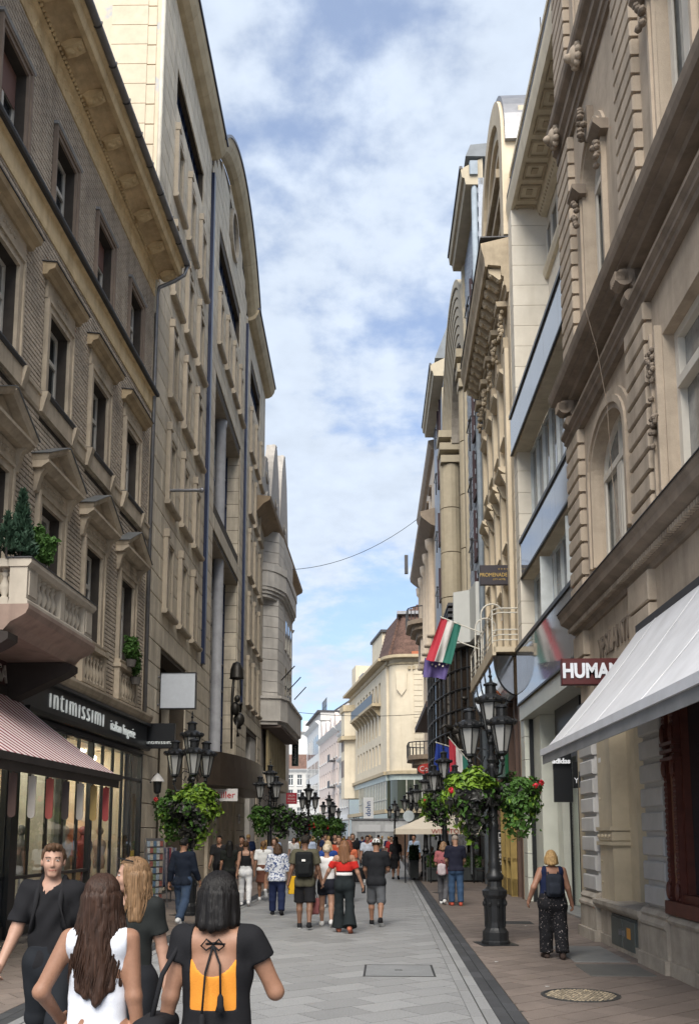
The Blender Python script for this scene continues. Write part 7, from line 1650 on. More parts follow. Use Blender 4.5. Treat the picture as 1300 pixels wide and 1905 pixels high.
class Field:
    def __init__(s, lo, hi, h):
        s.h = h; s.lo = np.array(lo, float); s.n = np.ceil((np.array(hi)-s.lo)/h).astype(int)+1; s.F = np.full(s.n, 1.0)
    def sub(s, lo, hi):
        a = np.clip(np.floor((np.array(lo)-s.lo)/s.h).astype(int), 0, s.n); b = np.clip(np.ceil((np.array(hi)-s.lo)/s.h).astype(int)+1, 0, s.n)
        if (b <= a).any(): return None, None
        sl = tuple(slice(i,j) for i,j in zip(a,b)); ax = [s.lo[i]+s.h*np.arange(a[i],b[i]) for i in range(3)]
        return sl, np.stack(np.meshgrid(*ax, indexing='ij'), -1)
    def put(s, fn, lo, hi, k=0.02):
        m = k+3*s.h; sl, P = s.sub(np.array(lo)-m, np.array(hi)+m)
        if sl is None: return
        d = fn(P); f = s.F[sl]; hh = np.clip(.5+.5*(f-d)/k, 0, 1); s.F[sl] = f*(1-hh)+d*hh-k*hh*(1-hh)
    def cone(s, a, b, ra, rb, k=0.02, flat=None, sc=(1,1,1), cut=None):
        a, b = np.array(a, float), np.array(b, float); scv = np.array(sc); r = max(ra, rb)
        def fn(P):
            q = (P-a)/scv; ab = (b-a)/scv; t = np.clip((q@ab)/max(ab@ab,1e-9), 0, 1); d = (np.linalg.norm(q-t[...,None]*ab, axis=-1)-(ra+(rb-ra)*t))*min(sc)
            if flat is not None: d = np.maximum(d, (P-b)@flat)
            if cut is not None: d = np.maximum(d, cut(P))
            return d
        rr = r*scv; s.put(fn, np.minimum(a,b)-rr, np.maximum(a,b)+rr, k)
    def ell(s, c, r, k=0.02, rot=None, sub=False, cut=None):
        c, r = np.array(c, float), np.array(r, float)
        def fn(P):
            q = P-c
            if rot is not None: q = q@rot
            q0 = np.linalg.norm(q/r, axis=-1); q1 = np.linalg.norm(q/(r*r), axis=-1); d = q0*(q0-1)/np.maximum(q1,1e-6)
            d = np.where(q0 < 1e-4, -min(r), d)
            if cut is not None: d = np.maximum(d, cut(P))
            return d
        rm = max(r) if rot is not None else r
        if sub:
            m = k+3*s.h; sl, P = s.sub(c-rm-m, c+rm+m)
            if sl is None: return
            d = -fn(P); f = s.F[sl]; hh = np.clip(.5-.5*(f-d)/k, 0, 1); s.F[sl] = f*(1-hh)+d*hh+k*hh*(1-hh)
        else: s.put(fn, c-rm, c+rm, k)
    def clip(s, fn):
        sl, P = s.sub(s.lo, s.lo+s.h*(s.n-1)); s.F = np.maximum(s.F, fn(P)) if s.F.shape == P.shape[:3] else s.F
    def wrinkle(s, amp, seed=0):
        sl, P = s.sub(s.lo, s.lo+s.h*(s.n-1)); x, y, z = P[...,0], P[...,1], P[...,2]
        s.F = s.F+amp*(np.sin(34*z+6*np.sin(8*x+seed)+4*y)*.6+np.sin(19*z-23*x+9*y+seed*2)*.5+.4*np.sin(52*x+21*z+seed))
    def mesh(s, name, m):
        pad = np.pad(s.F, 1, constant_values=1.0); r = surface_nets(pad, s.lo-s.h, s.h)
        if r is None: return None
        V, Q = r; me = bpy.data.meshes.new(name); me.vertices.add(len(V)); me.vertices.foreach_set('co', V.ravel())
        me.loops.add(Q.size); me.loops.foreach_set('vertex_index', Q.ravel().astype(np.int32)); me.polygons.add(len(Q)); me.polygons.foreach_set('loop_start', np.arange(0,Q.size,4,dtype=np.int32)); me.polygons.foreach_set('loop_total', np.full(len(Q),4,np.int32))
        me.polygons.foreach_set('use_smooth', np.ones(len(Q),bool)); me.update(calc_edges=True); me.validate(); me.materials.append(m)
        return me
def unit(v): v = np.array(v, float); return v/np.linalg.norm(v)
class Pose:
    """joint positions of a standing or walking figure; x right, y forward, z up"""
    def __init__(s, H, w=1.0, hipw=1.0, legs=((8,4),(-10,18)), arms=((-8,8,12,0),(10,8,14,0)), lean=0.0, head=(0,0), sit=False):
        s.H, s.w, s.hipw = H, w, hipw; T, S = .245*H, .235*H
        s.hip = {}; s.knee = {}; s.ank = {}; s.sh = {}; s.el = {}; s.wr = {}; s.hd = {}; s.foot = {}
        hz = .52*H
        for sd, (a, k) in zip((-1,1), legs):
            a, k = R(a), R(k); hp = np.array((sd*.052*H*hipw, 0, hz)); kn = hp+T*np.array((sd*.03, math.sin(a), -math.cos(a))); an = kn+S*np.array((0, math.sin(a-k), -math.cos(a-k)))
            s.hip[sd], s.knee[sd], s.ank[sd] = hp, kn, an; s.foot[sd] = (a-k)
        dz = min(s.ank[sd][2]-(.045*H if s.foot[sd] > R(-25) else .075*H) for sd in (-1,1))
        for dct in (s.hip, s.knee, s.ank):
            for sd in dct: dct[sd] = dct[sd]-np.array((0,0,dz))
        s.dz = dz; up = np.array((0, math.sin(R(lean)), math.cos(R(lean)))); base = np.array((0,0,.53*H-dz))
        s.pel = base; s.waist = base+up*.085*H; s.chest = base+up*.19*H; s.neck = base+up*.295*H; s.up = up
        s.hc = s.neck+np.array((0,.012*H,.0))+up*.105*H
        for sd, (f, ab, e, c) in zip((-1,1), arms):
            f, ab, e = R(f), R(ab), R(e); sh = base+up*.278*H+np.array((sd*.102*H*w,0,0)); d = np.array((sd*math.sin(ab), math.sin(f)*math.cos(ab), -math.cos(f)*math.cos(ab)))
            fw = unit((-sd*c, 1, .0)); fw = fw-d*(fw@d); fw = unit(fw); el = sh+d*.172*H; d2 = d*math.cos(e)+fw*math.sin(e)
            s.sh[sd], s.el[sd], s.wr[sd], s.hd[sd] = sh, el, el+d2*.148*H, d2
        hy, hp_ = R(head[0]), R(head[1]); cy, sy, cp, sp_ = math.cos(hy), math.sin(hy), math.cos(hp_), math.sin(hp_)
        Rz = np.array(((cy,-sy,0),(sy,cy,0),(0,0,1))); Rx = np.array(((1,0,0),(0,cp,-sp_),(0,sp_,cp))); s.HR = Rz@Rx
    def hp(s, p): return s.hc+s.HR@np.array(p)*(s.H/1.72)
    def bounds(s, m=.14):
        q = np.array(list(s.hip.values())+list(s.knee.values())+list(s.ank.values())+list(s.sh.values())+list(s.el.values())+list(s.wr.values())+[s.hc+np.array((0,0,.1)),s.pel]+[s.wr[k]+s.hd[k]*.1 for k in s.wr])
        lo, hi = q.min(0)-m, q.max(0)+m; lo[2] = max(lo[2], -.01); return lo, hi
def torso_prims(f, p, fat, grow, bust=0.0, k=.03, lo=-9, hi=9):
    H, w = p.H, p.w; S = (1,.66,1)
    f.cone(p.pel-np.array((0,0,.025*H)), p.waist, .094*H*p.hipw*fat+grow, .078*H*fat*(.5+.5*w)+grow, k, sc=S)
    f.cone(p.waist, p.chest, .078*H*fat*(.5+.5*w)+grow, .092*H*w*(.6+.4*fat)+grow, k, sc=S)
    f.cone(p.chest, p.chest+p.up*.055*H, .092*H*w*(.6+.4*fat)+grow, .078*H*w+grow, k, sc=S)
    a = p.chest+p.up*.078*H; f.cone(a-np.array((.062*H*w,.004*H,0)), a+np.array((.062*H*w,-.004*H,0)), .046*H+grow, .046*H+grow, k)
    for sd in (-1,1): f.ell(p.pel+np.array((sd*.045*H,-.035*H,-.035*H)), (.055*H*fat+grow,.05*H*fat+grow,.06*H+grow), k)
    if bust:
        for sd in (-1,1): f.ell(p.chest+np.array((sd*.045*H,.055*H,-.005*H)), (.042*H+grow*.5,.035*H*bust+grow,.042*H+grow*.5), k)
def arm_prims(f, p, sd, r, grow, k=.02, upto=9.0):
    H = p.H; sh, el, wr = p.sh[sd], p.el[sd], p.wr[sd]
    if upto < 1:
        e = sh+(el-sh)*upto; f.cone(sh, e, .036*H*r+grow, .033*H*r+grow+.004, k, flat=unit(el-sh))
    else:
        f.cone(sh, el, .035*H*r+grow, .026*H*r+grow, k)
        t = min(upto-1, 1.0) if upto < 9 else 1.0
        if t > 0: f.cone(el, el+(wr-el)*t, .027*H*r+grow, (.027-.0095*t)*H*r+grow, k, flat=unit(wr-el) if upto < 9 else None)
def leg_prims(f, p, sd, r, grow, k=.025, upto=9.0, flare=0.0, straight=0.0):
    H = p.H; hp, kn, an = p.hip[sd], p.knee[sd], p.ank[sd]
    if upto < 1: f.cone(hp, hp+(kn-hp)*upto, .056*H*r+grow, (.056-.017*upto)*H*r+grow+straight, k, flat=unit(kn-hp))
    else:
        f.cone(hp, kn, .056*H*r+grow, .036*H*r+grow+straight*.6, k); t = min(upto-1,1.0)
        if grow: f.ell(kn, (.036*H*r+grow+.010,)*3, k)
        t = min(upto-1,1.0) if upto < 9 else 1.0
        if grow and t > .5:
            mid = kn+(an-kn)*.33+np.array((0,-.012*H,0)); f.cone(kn, mid, .034*H*r+grow+.003, .033*H*r+grow+.004, k); f.cone(mid, kn+(an-kn)*min(t,.9), .033*H*r+grow+.004, .023*H*r+grow, k)
        if flare: f.cone(kn, kn+(an-kn)*t, .036*H*r+grow, .036*H*r+grow+flare, k, flat=unit(an-kn))
        elif straight: f.cone(kn, kn+(an-kn)*t, .036*H*r+grow+straight*.6, .03*H*r+grow+straight, k, flat=unit(an-kn))
        else:
            mid = kn+(an-kn)*.33+np.array((0,-.012*H,0)); f.cone(kn, mid, .034*H*r+grow, .033*H*r+grow, k)
            f.cone(mid, kn+(an-kn)*t, .033*H*r+grow, (.020 if upto == 9 else .022)*H*r+grow, k, flat=unit(an-kn) if upto < 9 else None)
def head_prims(f, p, fem=False):
    g = p.H/1.72; k = .025*g; RT = p.HR
    e = lambda c, r, k_=.02, sub=False: f.ell(p.hp(c), np.array(r)*g, k_*g, rot=RT, sub=sub); c_ = lambda a, b, ra, rb, k_=.012: f.cone(p.hp(a), p.hp(b), ra*g, rb*g, k_*g)
    j = .92 if fem else 1.0
    e((0,-.012,.028),(.076,.096,.088)); e((0,.022,-.04),(.060*j,.070,.072),.03); c_((-.012,.066,-.092*j-.004),(.012,.066,-.092*j-.004),.022*j,.022*j,.02)
    for s in (-1,1):
        e((s*.033,.062,-.03),(.026,.022,.026),.02); e((s*.078,-.008,-.008),(.010,.022,.032),.006)
    for s in (-1,1): e((s*.031,.098,.006),(.019,.016,.013),.012,sub=True)
    c_((-.036,.079,.024),(.036,.079,.024),.009,.009,.015); c_((0,.086,.008),(0,.105,-.034),.007,.011,.012); c_((-.011,.094,-.038),(.011,.094,-.038),.008,.008,.008)
    c_((-.017,.087,-.062),(.017,.087,-.062),.006,.006,.006); c_((-.013,.087,-.073),(.013,.087,-.073),.0065,.0065,.006)
    f.cone(p.neck-p.up*.03*p.H, p.hp((0,-.022,-.06)), (.036 if not fem else .031)*p.H, (.031 if not fem else .026)*p.H, .03)
def hand_prims(f, p, sd, grip=.5):
    g = p.H/1.72*(1.0 if f.h < .011 else 1.05); wr, d = p.wr[sd], p.hd[sd]
    side = unit(np.cross(d, (0,0,1)) if abs(d[2]) < .9 else (0,1,0)); side = unit(side-d*(side@d)); nrm = np.cross(d, side)*(-sd)
    if abs(d[2]) >= .6: nrm = unit(np.array((-sd,0,0.))-d*(-sd*d[0])); side = np.cross(d, nrm)*sd; side = side*np.sign(side[1]+1e-6)
    rf = max(.0085*g, f.h*.95)
    f.cone(wr-d*.01*g, wr+d*.045*g, .025*g, .03*g, .015, ); f.cone(wr+d*.05*g-side*.025*g, wr+d*.05*g+side*.025*g, .016*g, .016*g, .015)
    for i, (o, L) in enumerate(((-.03,.062),(-.010,.074),(.010,.080),(.030,.072))):
        b = wr+d*.075*g+side*o*g; m = b+(d*math.cos(grip*.7)+nrm*math.sin(grip*.7))*L*.5*g; t = m+(d*math.cos(grip*2)+nrm*math.sin(grip*2))*L*.5*g
        f.cone(b, m, rf, rf*.95, .006); f.cone(m, t, rf*.95, rf*.8, .004)
    b = wr+d*.02*g+side*.026*g; m = b+(d*.6+side*.75+nrm*.25)*.04*g; t = m+(d*.9+side*.1+nrm*.4)*.032*g; f.cone(b, m, rf*1.25, rf*1.1, .01); f.cone(m, t, rf*1.1, rf*.85, .004)
def foot_prims(f, p, sd, grow=0.0, k=.015):
    H = p.H; an = p.ank[sd]; a = p.foot[sd]*(.9 if p.foot[sd] < R(-20) else 0); fd = np.array((sd*.12, math.cos(a), math.sin(a))); dn = np.array((0, math.sin(a), -math.cos(a)))
    heel = an+dn*.024*H-fd*.018*H; ball = an+dn*.030*H+fd*.085*H; toe = an+dn*.030*H+fd*.118*H
    f.cone(an, heel, .021*H+grow, .021*H+grow, k); f.cone(an, ball, .021*H+grow, .017*H+grow, k); f.cone(heel, ball, .019*H+grow, .019*H+grow, k); f.cone(ball, toe, .020*H+grow, .014*H+grow, k)
def skin(c): return mat('skin_%02d_%02d' % (int(c[0]*100), int(c[1]*100)), c, .5, var=.12, vscale=14, mott=.05, mscale=90, bump=.05, bscale=200, spec=.35)
SK = [(0.31,0.175,0.12),(0.265,0.14,0.09),(0.34,0.20,0.145),(0.16,0.085,0.055)]
def clothmat(c, key='', pat=None):
    nm = 'cloth_%s%03d_%03d_%03d' % (key, *[int(v*1000) for v in c])
    if nm in MATS: return MATS[nm]
    m = mat(nm, c, .85, var=.12, vscale=6, bump=.3, bscale=160, spec=.15, blotch=pat)
    return m
def hairmat(c):
    nm = 'hair_%03d_%03d' % (int(c[0]*1000), int(c[1]*1000))
    if nm in MATS: return MATS[nm]
    m = mat(nm, c, .5, var=.2, vscale=8, bump=0, spec=.22); t = m.node_tree; b = t.nodes['Principled BSDF']
    tcn = t.nodes.new('ShaderNodeTexCoord'); mp = t.nodes.new('ShaderNodeMapping'); mp.inputs['Scale'].default_value = (130,130,7); t.links.new(tcn.outputs['Object'], mp.inputs[0])
    n = t.nodes.new('ShaderNodeTexNoise'); n.inputs['Scale'].default_value = 1; n.inputs['Detail'].default_value = 3; t.links.new(mp.outputs[0], n.inputs[0])
    bp = t.nodes.new('ShaderNodeBump'); bp.inputs['Strength'].default_value = .8; bp.inputs['Distance'].default_value = .006; t.links.new(n.outputs[0], bp.inputs['Height']); t.links.new(bp.outputs[0], b.inputs['Normal'])
    src = b.inputs['Base Color'].links[0].from_socket; mr_ = t.nodes.new('ShaderNodeMapRange'); t.links.new(n.outputs[0], mr_.inputs[0])
    for i, v in enumerate((.3,.7,.55,1.5)): mr_.inputs[i+1].default_value = v
    mm = t.nodes.new('ShaderNodeMixRGB'); mm.blend_type = 'MULTIPLY'; mm.inputs[0].default_value = 1; t.links.new(src, mm.inputs[1]); t.links.new(mr_.outputs[0], mm.inputs[2]); t.links.new(mm.outputs[0], b.inputs['Base Color'])
    return m
def make_hair(p, style, h, length=.3, seed=1):
    g = p.H/1.72; lo = p.hc-np.array((.26,.30,.2+length))*g; hi = p.hc+np.array((.26,.24,.2))*g
    f = Field(lo, hi, h); RT = p.HR; inv = lambda P: (P-p.hc)@RT/g
    def face_cut(ylim, zlim):
        def fn(P):
            q = inv(P); d1 = np.minimum(q[...,1]-ylim-.35*np.clip(q[...,2]-.03,-.2,.1), zlim-q[...,2]); return d1*g
        return fn
    if style == 'short':
        f.ell(p.hp((0,-.016,.036)), np.array((.084,.105,.094))*g, .01, rot=RT, cut=lambda P: np.maximum(face_cut(.035,.075)(P), (-inv(P)[...,2]-.035-.25*(inv(P)[...,1]+.02))*g))
        f.ell(p.hp((0,.045,.098)), np.array((.055,.05,.03))*g, .02, rot=RT)
    elif style in ('cap','cap_back'):
        pass
    else:
        f.ell(p.hp((0,-.016,.034)), np.array((.087,.108,.096))*g, .01, rot=RT, cut=face_cut(.038,.085))
        if style == 'bun': f.ell(p.hp((0,-.08,.085)), np.array((.05,.045,.045))*g, .015, rot=RT)
        if style == 'pony':
            f.cone(p.hp((0,-.11,.03)), p.hp((0,-.135,-.02)), .032*g, .03*g, .02); f.cone(p.hp((0,-.135,-.02)), p.hp((.01,-.12,-.02-length)), .034*g, .012*g, .02)
        if style in ('long','bob','wavy'):
            n = 9
            for i in range(n):
                a = R(-100+200*i/(n-1)); x, y = math.sin(a), -math.cos(a); r0 = .074
                top = p.hp((x*r0,-.02+y*.085,.0)); L_ = length*(1-.16*abs(math.sin(a))); sp_ = 1.34 if style != 'bob' else 1.06
                bot = p.hc+p.HR@np.array((x*r0*sp_+.012*math.sin(seed*3+i*2.1),-.02+y*.088*1.05,0))*g-np.array((0,-.0,L_*g)); bot[1] += -.02*g
                f.cone(top, bot, .034*g, (.026 if style != 'bob' else .03)*g*(1 if length > .2 else 1), .02)
    sl, P = f.sub(f.lo, f.lo+f.h*(f.n-1)); q = inv(P); th = np.arctan2(q[...,0], -q[...,1]-.0)
    amp = (.0026 if style in ('long','wavy','bob','pony') else .0035)
    if style == 'wavy': th = th+.10*np.sin(24*q[...,2]+3*th)
    f.F = f.F+amp*np.sin(17*th+1.5*np.sin(9*q[...,2]+seed))+amp*.8*np.sin(41*th+1.7*np.sin(14*q[...,2]))+amp*.8*np.sin(11*th+14*q[...,2])
    if style == 'short': f.F = f.F+.003*np.sin(70*q[...,0]+9*np.sin(40*q[...,1]))*np.sin(60*q[...,2])
    return f
def hair_locks(p, n, length, wave=.012, spread=1.25, rad=.005, seed=3, front=.55):
    g = np.random.default_rng(seed); b = MB(); k = p.H/1.72
    for i in range(n):
        a = R(g.uniform(-128,128)); e = R(g.uniform(20,80)); L_ = length*g.uniform(.82,1.08)*(1-.14*abs(math.sin(a))); ph = g.uniform(0,6.3); pts = []
        for t in (0,.35,.7,1.0):
            el = e*(1-t); c = np.array((math.sin(a)*math.cos(el)*.089, -math.cos(a)*math.cos(el)*.110-.014, .032+math.sin(el)*.098)); pts.append(p.hp(c*1.0))
        x0 = pts[-1]; m = 7
        for j in range(1,m+1):
            t = j/m; q = x0+np.array((math.sin(a)*(spread-1)*.085*k*min(1,t*1.6)+wave*t*math.sin(ph+5*t), wave*t*math.cos(ph+4*t)-.012*t, -L_*k*t)); pts.append(q)
        r_ = [rad*(.7+.3*math.sin(math.pi*j/(len(pts)-1)))*(1-.65*(j/(len(pts)-1))**3) for j in range(len(pts))]
        b.tube([tuple(q) for q in pts], r_, 4, cap=False)
    return b
def person(label, x, y, face, H, skin_c, hair, clothes, pose={}, fat=1.0, w=1.0, hipw=1.0, fem=False, limb=1.0, h=.015, grip=.5, group=None, eyes=None, bust=0.0, extras=None):
    p = Pose(H, w, hipw, **pose); t = thing('person', label, 'person', (x,y,0), R(face), group); lo, hi = p.bounds(); sm = skin(skin_c)
    f = Field(lo, hi, h); torso_prims(f, p, fat, 0, bust)
    for sd in (-1,1):
        arm_prims(f, p, sd, limb*(.86 if fem else 1), 0); leg_prims(f, p, sd, limb*(1.0 if not fem else 1.02), 0); hand_prims(f, p, sd, grip if not isinstance(grip, tuple) else grip[(sd+1)//2]); foot_prims(f, p, sd)
    head_prims(f, p, fem); part('body', f.mesh('body', sm), None, t)
    H_ = H; gz = lambda fr: fr*H-p.dz
    for c in clothes:
        kind, col = c[0], c[1]; o = c[2] if len(c) > 2 else {}; m = col if not isinstance(col, tuple) else clothmat(col); g_ = Field(lo, hi, h); amp = o.get('wr', .0022); gr = o.get('grow', .014)
        if kind in ('shirt','tank'):
            torso_prims(g_, p, fat, gr, bust)
            if kind == 'shirt':
                for sd in (-1,1): arm_prims(g_, p, sd, limb*(.86 if fem else 1), gr+.004, .02, o.get('sleeve', .6))
            hem, nk = gz(o.get('hem', .515)), gz(o.get('neck', .832))
            def cutfn(P):
                z = P[...,2]; d = hem-z; rn = np.sqrt(P[...,0]**2+(P[...,1]-p.neck[1]-.004*H)**2); nr = o.get('nr', .047)*H; d = np.maximum(d, -np.maximum(rn-nr, p.neck[2]-.05*H-z))
                if kind == 'tank':
                    st_, dep = o.get('strap', .055)*H, o.get('depth', .05)*H; ax = np.abs(P[...,0]); sw = o.get('sw', .02)*H
                    low = np.where(P[...,1] < 0, gz(.775)-o.get('back', .0)*H+o.get('scoop', 0)*ax*ax, gz(.765)) 
                    d = np.maximum(d, np.minimum(z-low-.9*np.clip(ax-st_*.4,0,1)*0, np.abs(ax-st_)-sw)); d = np.maximum(d, np.minimum(ax-st_-sw*1.2, z-gz(.735)))
                if 'open_back' in o:
                    bw, bz0, bz1 = o['open_back']; q = np.maximum(np.abs(P[...,0])-bw*H, np.maximum(gz(bz0)-z, z-gz(bz1))); q = np.maximum(q, P[...,1]); d = np.maximum(d, -q)
                return d
            g_.wrinkle(amp, len(label)); g_.clip(cutfn)
        elif kind == 'trousers':
            torso_prims(g_, p, fat, gr*.8, 0)
            for sd in (-1,1): leg_prims(g_, p, sd, limb*(1.0 if not fem else 1.02), gr*.8, .025, o.get('upto', 1.96), o.get('flare', 0), o.get('straight', .006))
            top = gz(o.get('top', .585)); g_.wrinkle(amp, len(label)+3); g_.clip(lambda P: P[...,2]-top)
        elif kind == 'skirt':
            top, bot, fl = gz(.6), gz(o.get('to', .3)), o.get('flare', .02)
            a = p.waist; b = np.array((0, 0, bot)); g_.cone(a, b, .08*H*fat+gr, .105*H*fat*p.hipw+fl, .02, sc=(1,.8,1)); torso_prims(g_, p, fat, gr, 0); g_.wrinkle(amp, 5); g_.clip(lambda P: np.maximum(P[...,2]-top, bot-P[...,2]))
        elif kind == 'band':
            torso_prims(g_, p, fat, o.get('grow', .022), bust); g_.clip(lambda P: np.maximum(P[...,2]-gz(o['z1']), gz(o['z0'])-P[...,2]))
        elif kind == 'offshoulder':
            torso_prims(g_, p, fat, gr, bust)
            for sd in (-1,1): arm_prims(g_, p, sd, .86, gr, .02, .72)
            hem = gz(o.get('hem', .62)); g_.clip(lambda P: np.maximum(P[...,2]-gz(.765)-.12*np.clip(np.abs(P[...,0])-.12,0,1), hem-P[...,2]))
        elif kind == 'shoes':
            for sd in (-1,1): foot_prims(g_, p, sd, .008)
            g_.clip(lambda P: np.maximum(-.0-P[...,2]*1.0-0.001, -9+0*P[...,2]))
            me = g_.mesh('shoes', m)
            if me:
                V = np.empty(len(me.vertices)*3); me.vertices.foreach_get('co', V); part('shoes', me, None, t)
                if 'sole' in o:
                    s_ = Field(lo, hi, h)
                    for sd in (-1,1): foot_prims(s_, p, sd, .011)
                    a0 = {sd: p.ank[sd][2]-.034*H for sd in (-1,1)}; s_.clip(lambda P: P[...,2]-np.where(P[...,0] < 0, a0[-1], a0[1])-.25*np.maximum(0, 0)); part('soles', s_.mesh('soles', clothmat(o['sole'])), None, t)
            continue
        elif kind == 'scarfbag': pass
        me = g_.mesh(o.get('name', kind), m)
        if me: part(o.get('name', {'tank':'tank_top','offshoulder':'off_shoulder_top','band':'stripe_band'}.get(kind, kind)), me, None, t)
    if hair:
        st, hc = hair[0], hair[1]; ln = hair[2] if len(hair) > 2 else .3
        if st in ('cap','cap_back'):
            q = Field(p.hc-.2, p.hc+.2, h*.8); gg = H/1.72; inv = lambda P: (P-p.hc)@p.HR/gg
            q.ell(p.hp((0,-.014,.034)), np.array((.088,.108,.098))*gg, .01, rot=p.HR, cut=lambda P: (.028-inv(P)[...,2])*gg); sgn = 1
            q.ell(p.hp((0,sgn*.125,.035)), np.array((.068,.075,.010))*gg, .01, rot=p.HR); part('cap', q.mesh('cap', clothmat(hc)), None, t)
            q = make_hair(p, 'short', h); part('hair', q.mesh('hair', hairmat((.02,.014,.01))), None, t)
        else:
            q = make_hair(p, st, h, ln, len(label)); me = q.mesh('hair', hairmat(hc))
            if me: part('hair', me, None, t)
    if eyes:
        g = H/1.72; b = MB(); ir = MB(); br = MB(); lp = MB()
        for s in (-1,1):
            c = p.hp((s*.031,.0795,.004)); b.ball(tuple(c), (.0125*g,.0095*g,.0052*g), 10, 7); c2 = p.hp((s*.031+eyes[0]*.004,.0865,.0035)); ir.ball(tuple(c2), (.0058*g,.0058*g,.0050*g), 8, 5)
            br.tube([tuple(p.hp((s*(.016+.012*i),.092-.004*i,.024+.004*math.sin(i*1.1)))) for i in range(4)], .0032*g, 5)
        lp.tube([tuple(p.hp((-.024+.008*i,.0915-.003*abs(i-3),-.0665))) for i in range(7)], .0060*g, 6)
        part('eyes', b, plain('eye_white',(.5,.48,.46),.25), t, smooth=True); part('irises', ir, plain('iris',(.03,.02,.015),.2), t, smooth=True); part('eyebrows', br, plain('brow',(.03,.02,.014),.7), t); part('lips', lp, mat('lip_%d'%int(skin_c[0]*100),(skin_c[0]*.72,skin_c[1]*.45,skin_c[2]*.45),.4), t, smooth=True)
    if extras: extras(t, p)
    return t, p
BLK, NAVY, JEAN, WHT = (.012,.012,.014), (.012,.018,.045), (.03,.055,.11), (.60,.60,.60)
BRN_H, BLK_H, BLD_H, DKB = (.035,.018,.012), (.008,.007,.007), (.36,.23,.10), (.055,.03,.017)
BK = clothmat((.014,.014,.016), 'bag')
def rbox(f, c, s, r, rot=None):
    c, s = np.array(c), np.array(s)
    def fn(P):
        q = P-c
        if rot is not None: q = q@rot
        q = np.abs(q)-(s-r); return np.linalg.norm(np.maximum(q,0),axis=-1)+np.minimum(q.max(-1),0)-r
    m = np.linalg.norm(s) if rot is not None else s
    f.put(fn, c-m, c+m, .015)
def backpack(label, t, p, col, size=(.15,.085,.22), dz=.0, logo=None):
    m = clothmat(col, 'bag'); a = p.chest+np.array((0,-.075*p.H-size[1]*.75, -.03+dz)); b_ = thing('backpack', label, 'backpack', t.location, t.rotation_euler.z)
    f = Field(a-np.array(size)-.06, a+np.array(size)+.06, .012); rbox(f, a, size, .06); rbox(f, a+np.array((0,-size[1]*.8,-size[2]*.3)), (size[0]*.75,.05,size[2]*.5), .04); f.wrinkle(.002, 3); part('sack', f.mesh('sack', m), None, b_)
    for s in (-1,1):
        part('strap', MB().tube([tuple(a+np.array((s*.07,size[1]*.8,size[2]*.75))), tuple(p.chest+np.array((s*.075,-.02,.125*p.H))), tuple(p.chest+np.array((s*.078,.05,.11*p.H))), tuple(p.chest+np.array((s*.085,.088,.02*p.H))), tuple(p.chest+np.array((s*.11,.05,-.06*p.H))), tuple(a+np.array((s*.13,size[1]*.7,-size[2]*.6)))], .016, 6), m, b_, smooth=True)
    if logo: part('logo_patch', MB().box(a[0]-.035, a[0]+.035, -a[1]+size[1]+.034, -a[1]+size[1]+.042, a[2]+.06, a[2]+.1), plain('sign_white',(0.62,0.60,0.58),0.5), b_)
    return b_
HF = .009
# --- foreground: young man in black coming towards us
t, p = person('young man in black t-shirt and dark jeans walking towards us at the far left', -2.44, 6.75, 184, 1.74, SK[2], ('short',(.07,.038,.02)),
  [('shirt',BLK,{'sleeve':.80,'hem':.46,'grow':.014,'wr':.0065}),('trousers',(.014,.016,.02),{'straight':.008}),('shoes',BLK,{'sole':(.5,.5,.5)})],
  dict(legs=((16,6),(-14,22)), arms=((-12,12,18,0),(10,14,20,0)), head=(14,2)), h=HF, eyes=(.3,), grip=.9, w=.93)
def straps(name, label, t, p, m, xs=.085):
    b_ = thing(name, label, 'backpack', t.location, t.rotation_euler.z)
    for s in (-1,1): part('strap', MB().tube([tuple(p.chest+np.array((s*xs,-.12,.10*p.H))),tuple(p.chest+np.array((s*xs*.95,-.03,.142*p.H))),tuple(p.chest+np.array((s*xs,.055,.112*p.H))),tuple(p.chest+np.array((s*xs*1.05,.108,.04*p.H))),tuple(p.chest+np.array((s*xs*1.3,.10,-.05*p.H))),tuple(p.chest+np.array((s*xs*1.65,.02,-.1*p.H)))],.02,6), m, b_, smooth=True)
    f = Field(p.chest-np.array((.2,.34,.25)), p.chest+np.array((.2,-.05,.22)), .012); rbox(f, p.chest+np.array((0,-.2,-.07)), (.15,.08,.18), .06); part('sack', f.mesh('sack', m), None, b_); return b_
straps('backpack', 'black backpack worn by the young man in black', t, p, BK)
# --- foreground: woman with long dark hair and white ribbed tank top, seen from behind
t, p = person('woman with long dark brown hair and white tank top seen from behind', -1.40, 4.55, 2, 1.60, SK[1], ('wavy',BRN_H,.52),
  [('tank',(.62,.64,.70),{'grow':.008,'hem':.43,'strap':.068,'sw':.024,'wr':.0048,'back':.03}),('trousers',JEAN,{'straight':.004,'top':.5,'grow':.006}),('shoes',WHT)],
  dict(legs=((10,4),(-12,20)), arms=((-14,24,70,.5),(-4,7,10,0)), head=(6,-2)), fem=True, w=.90, hipw=1.02, h=HF, limb=1.02)
part('hair_strands', hair_locks(p, 420, .50, .02, 1.5, .006, 5), hairmat(BRN_H), t, smooth=True, kind='stuff')
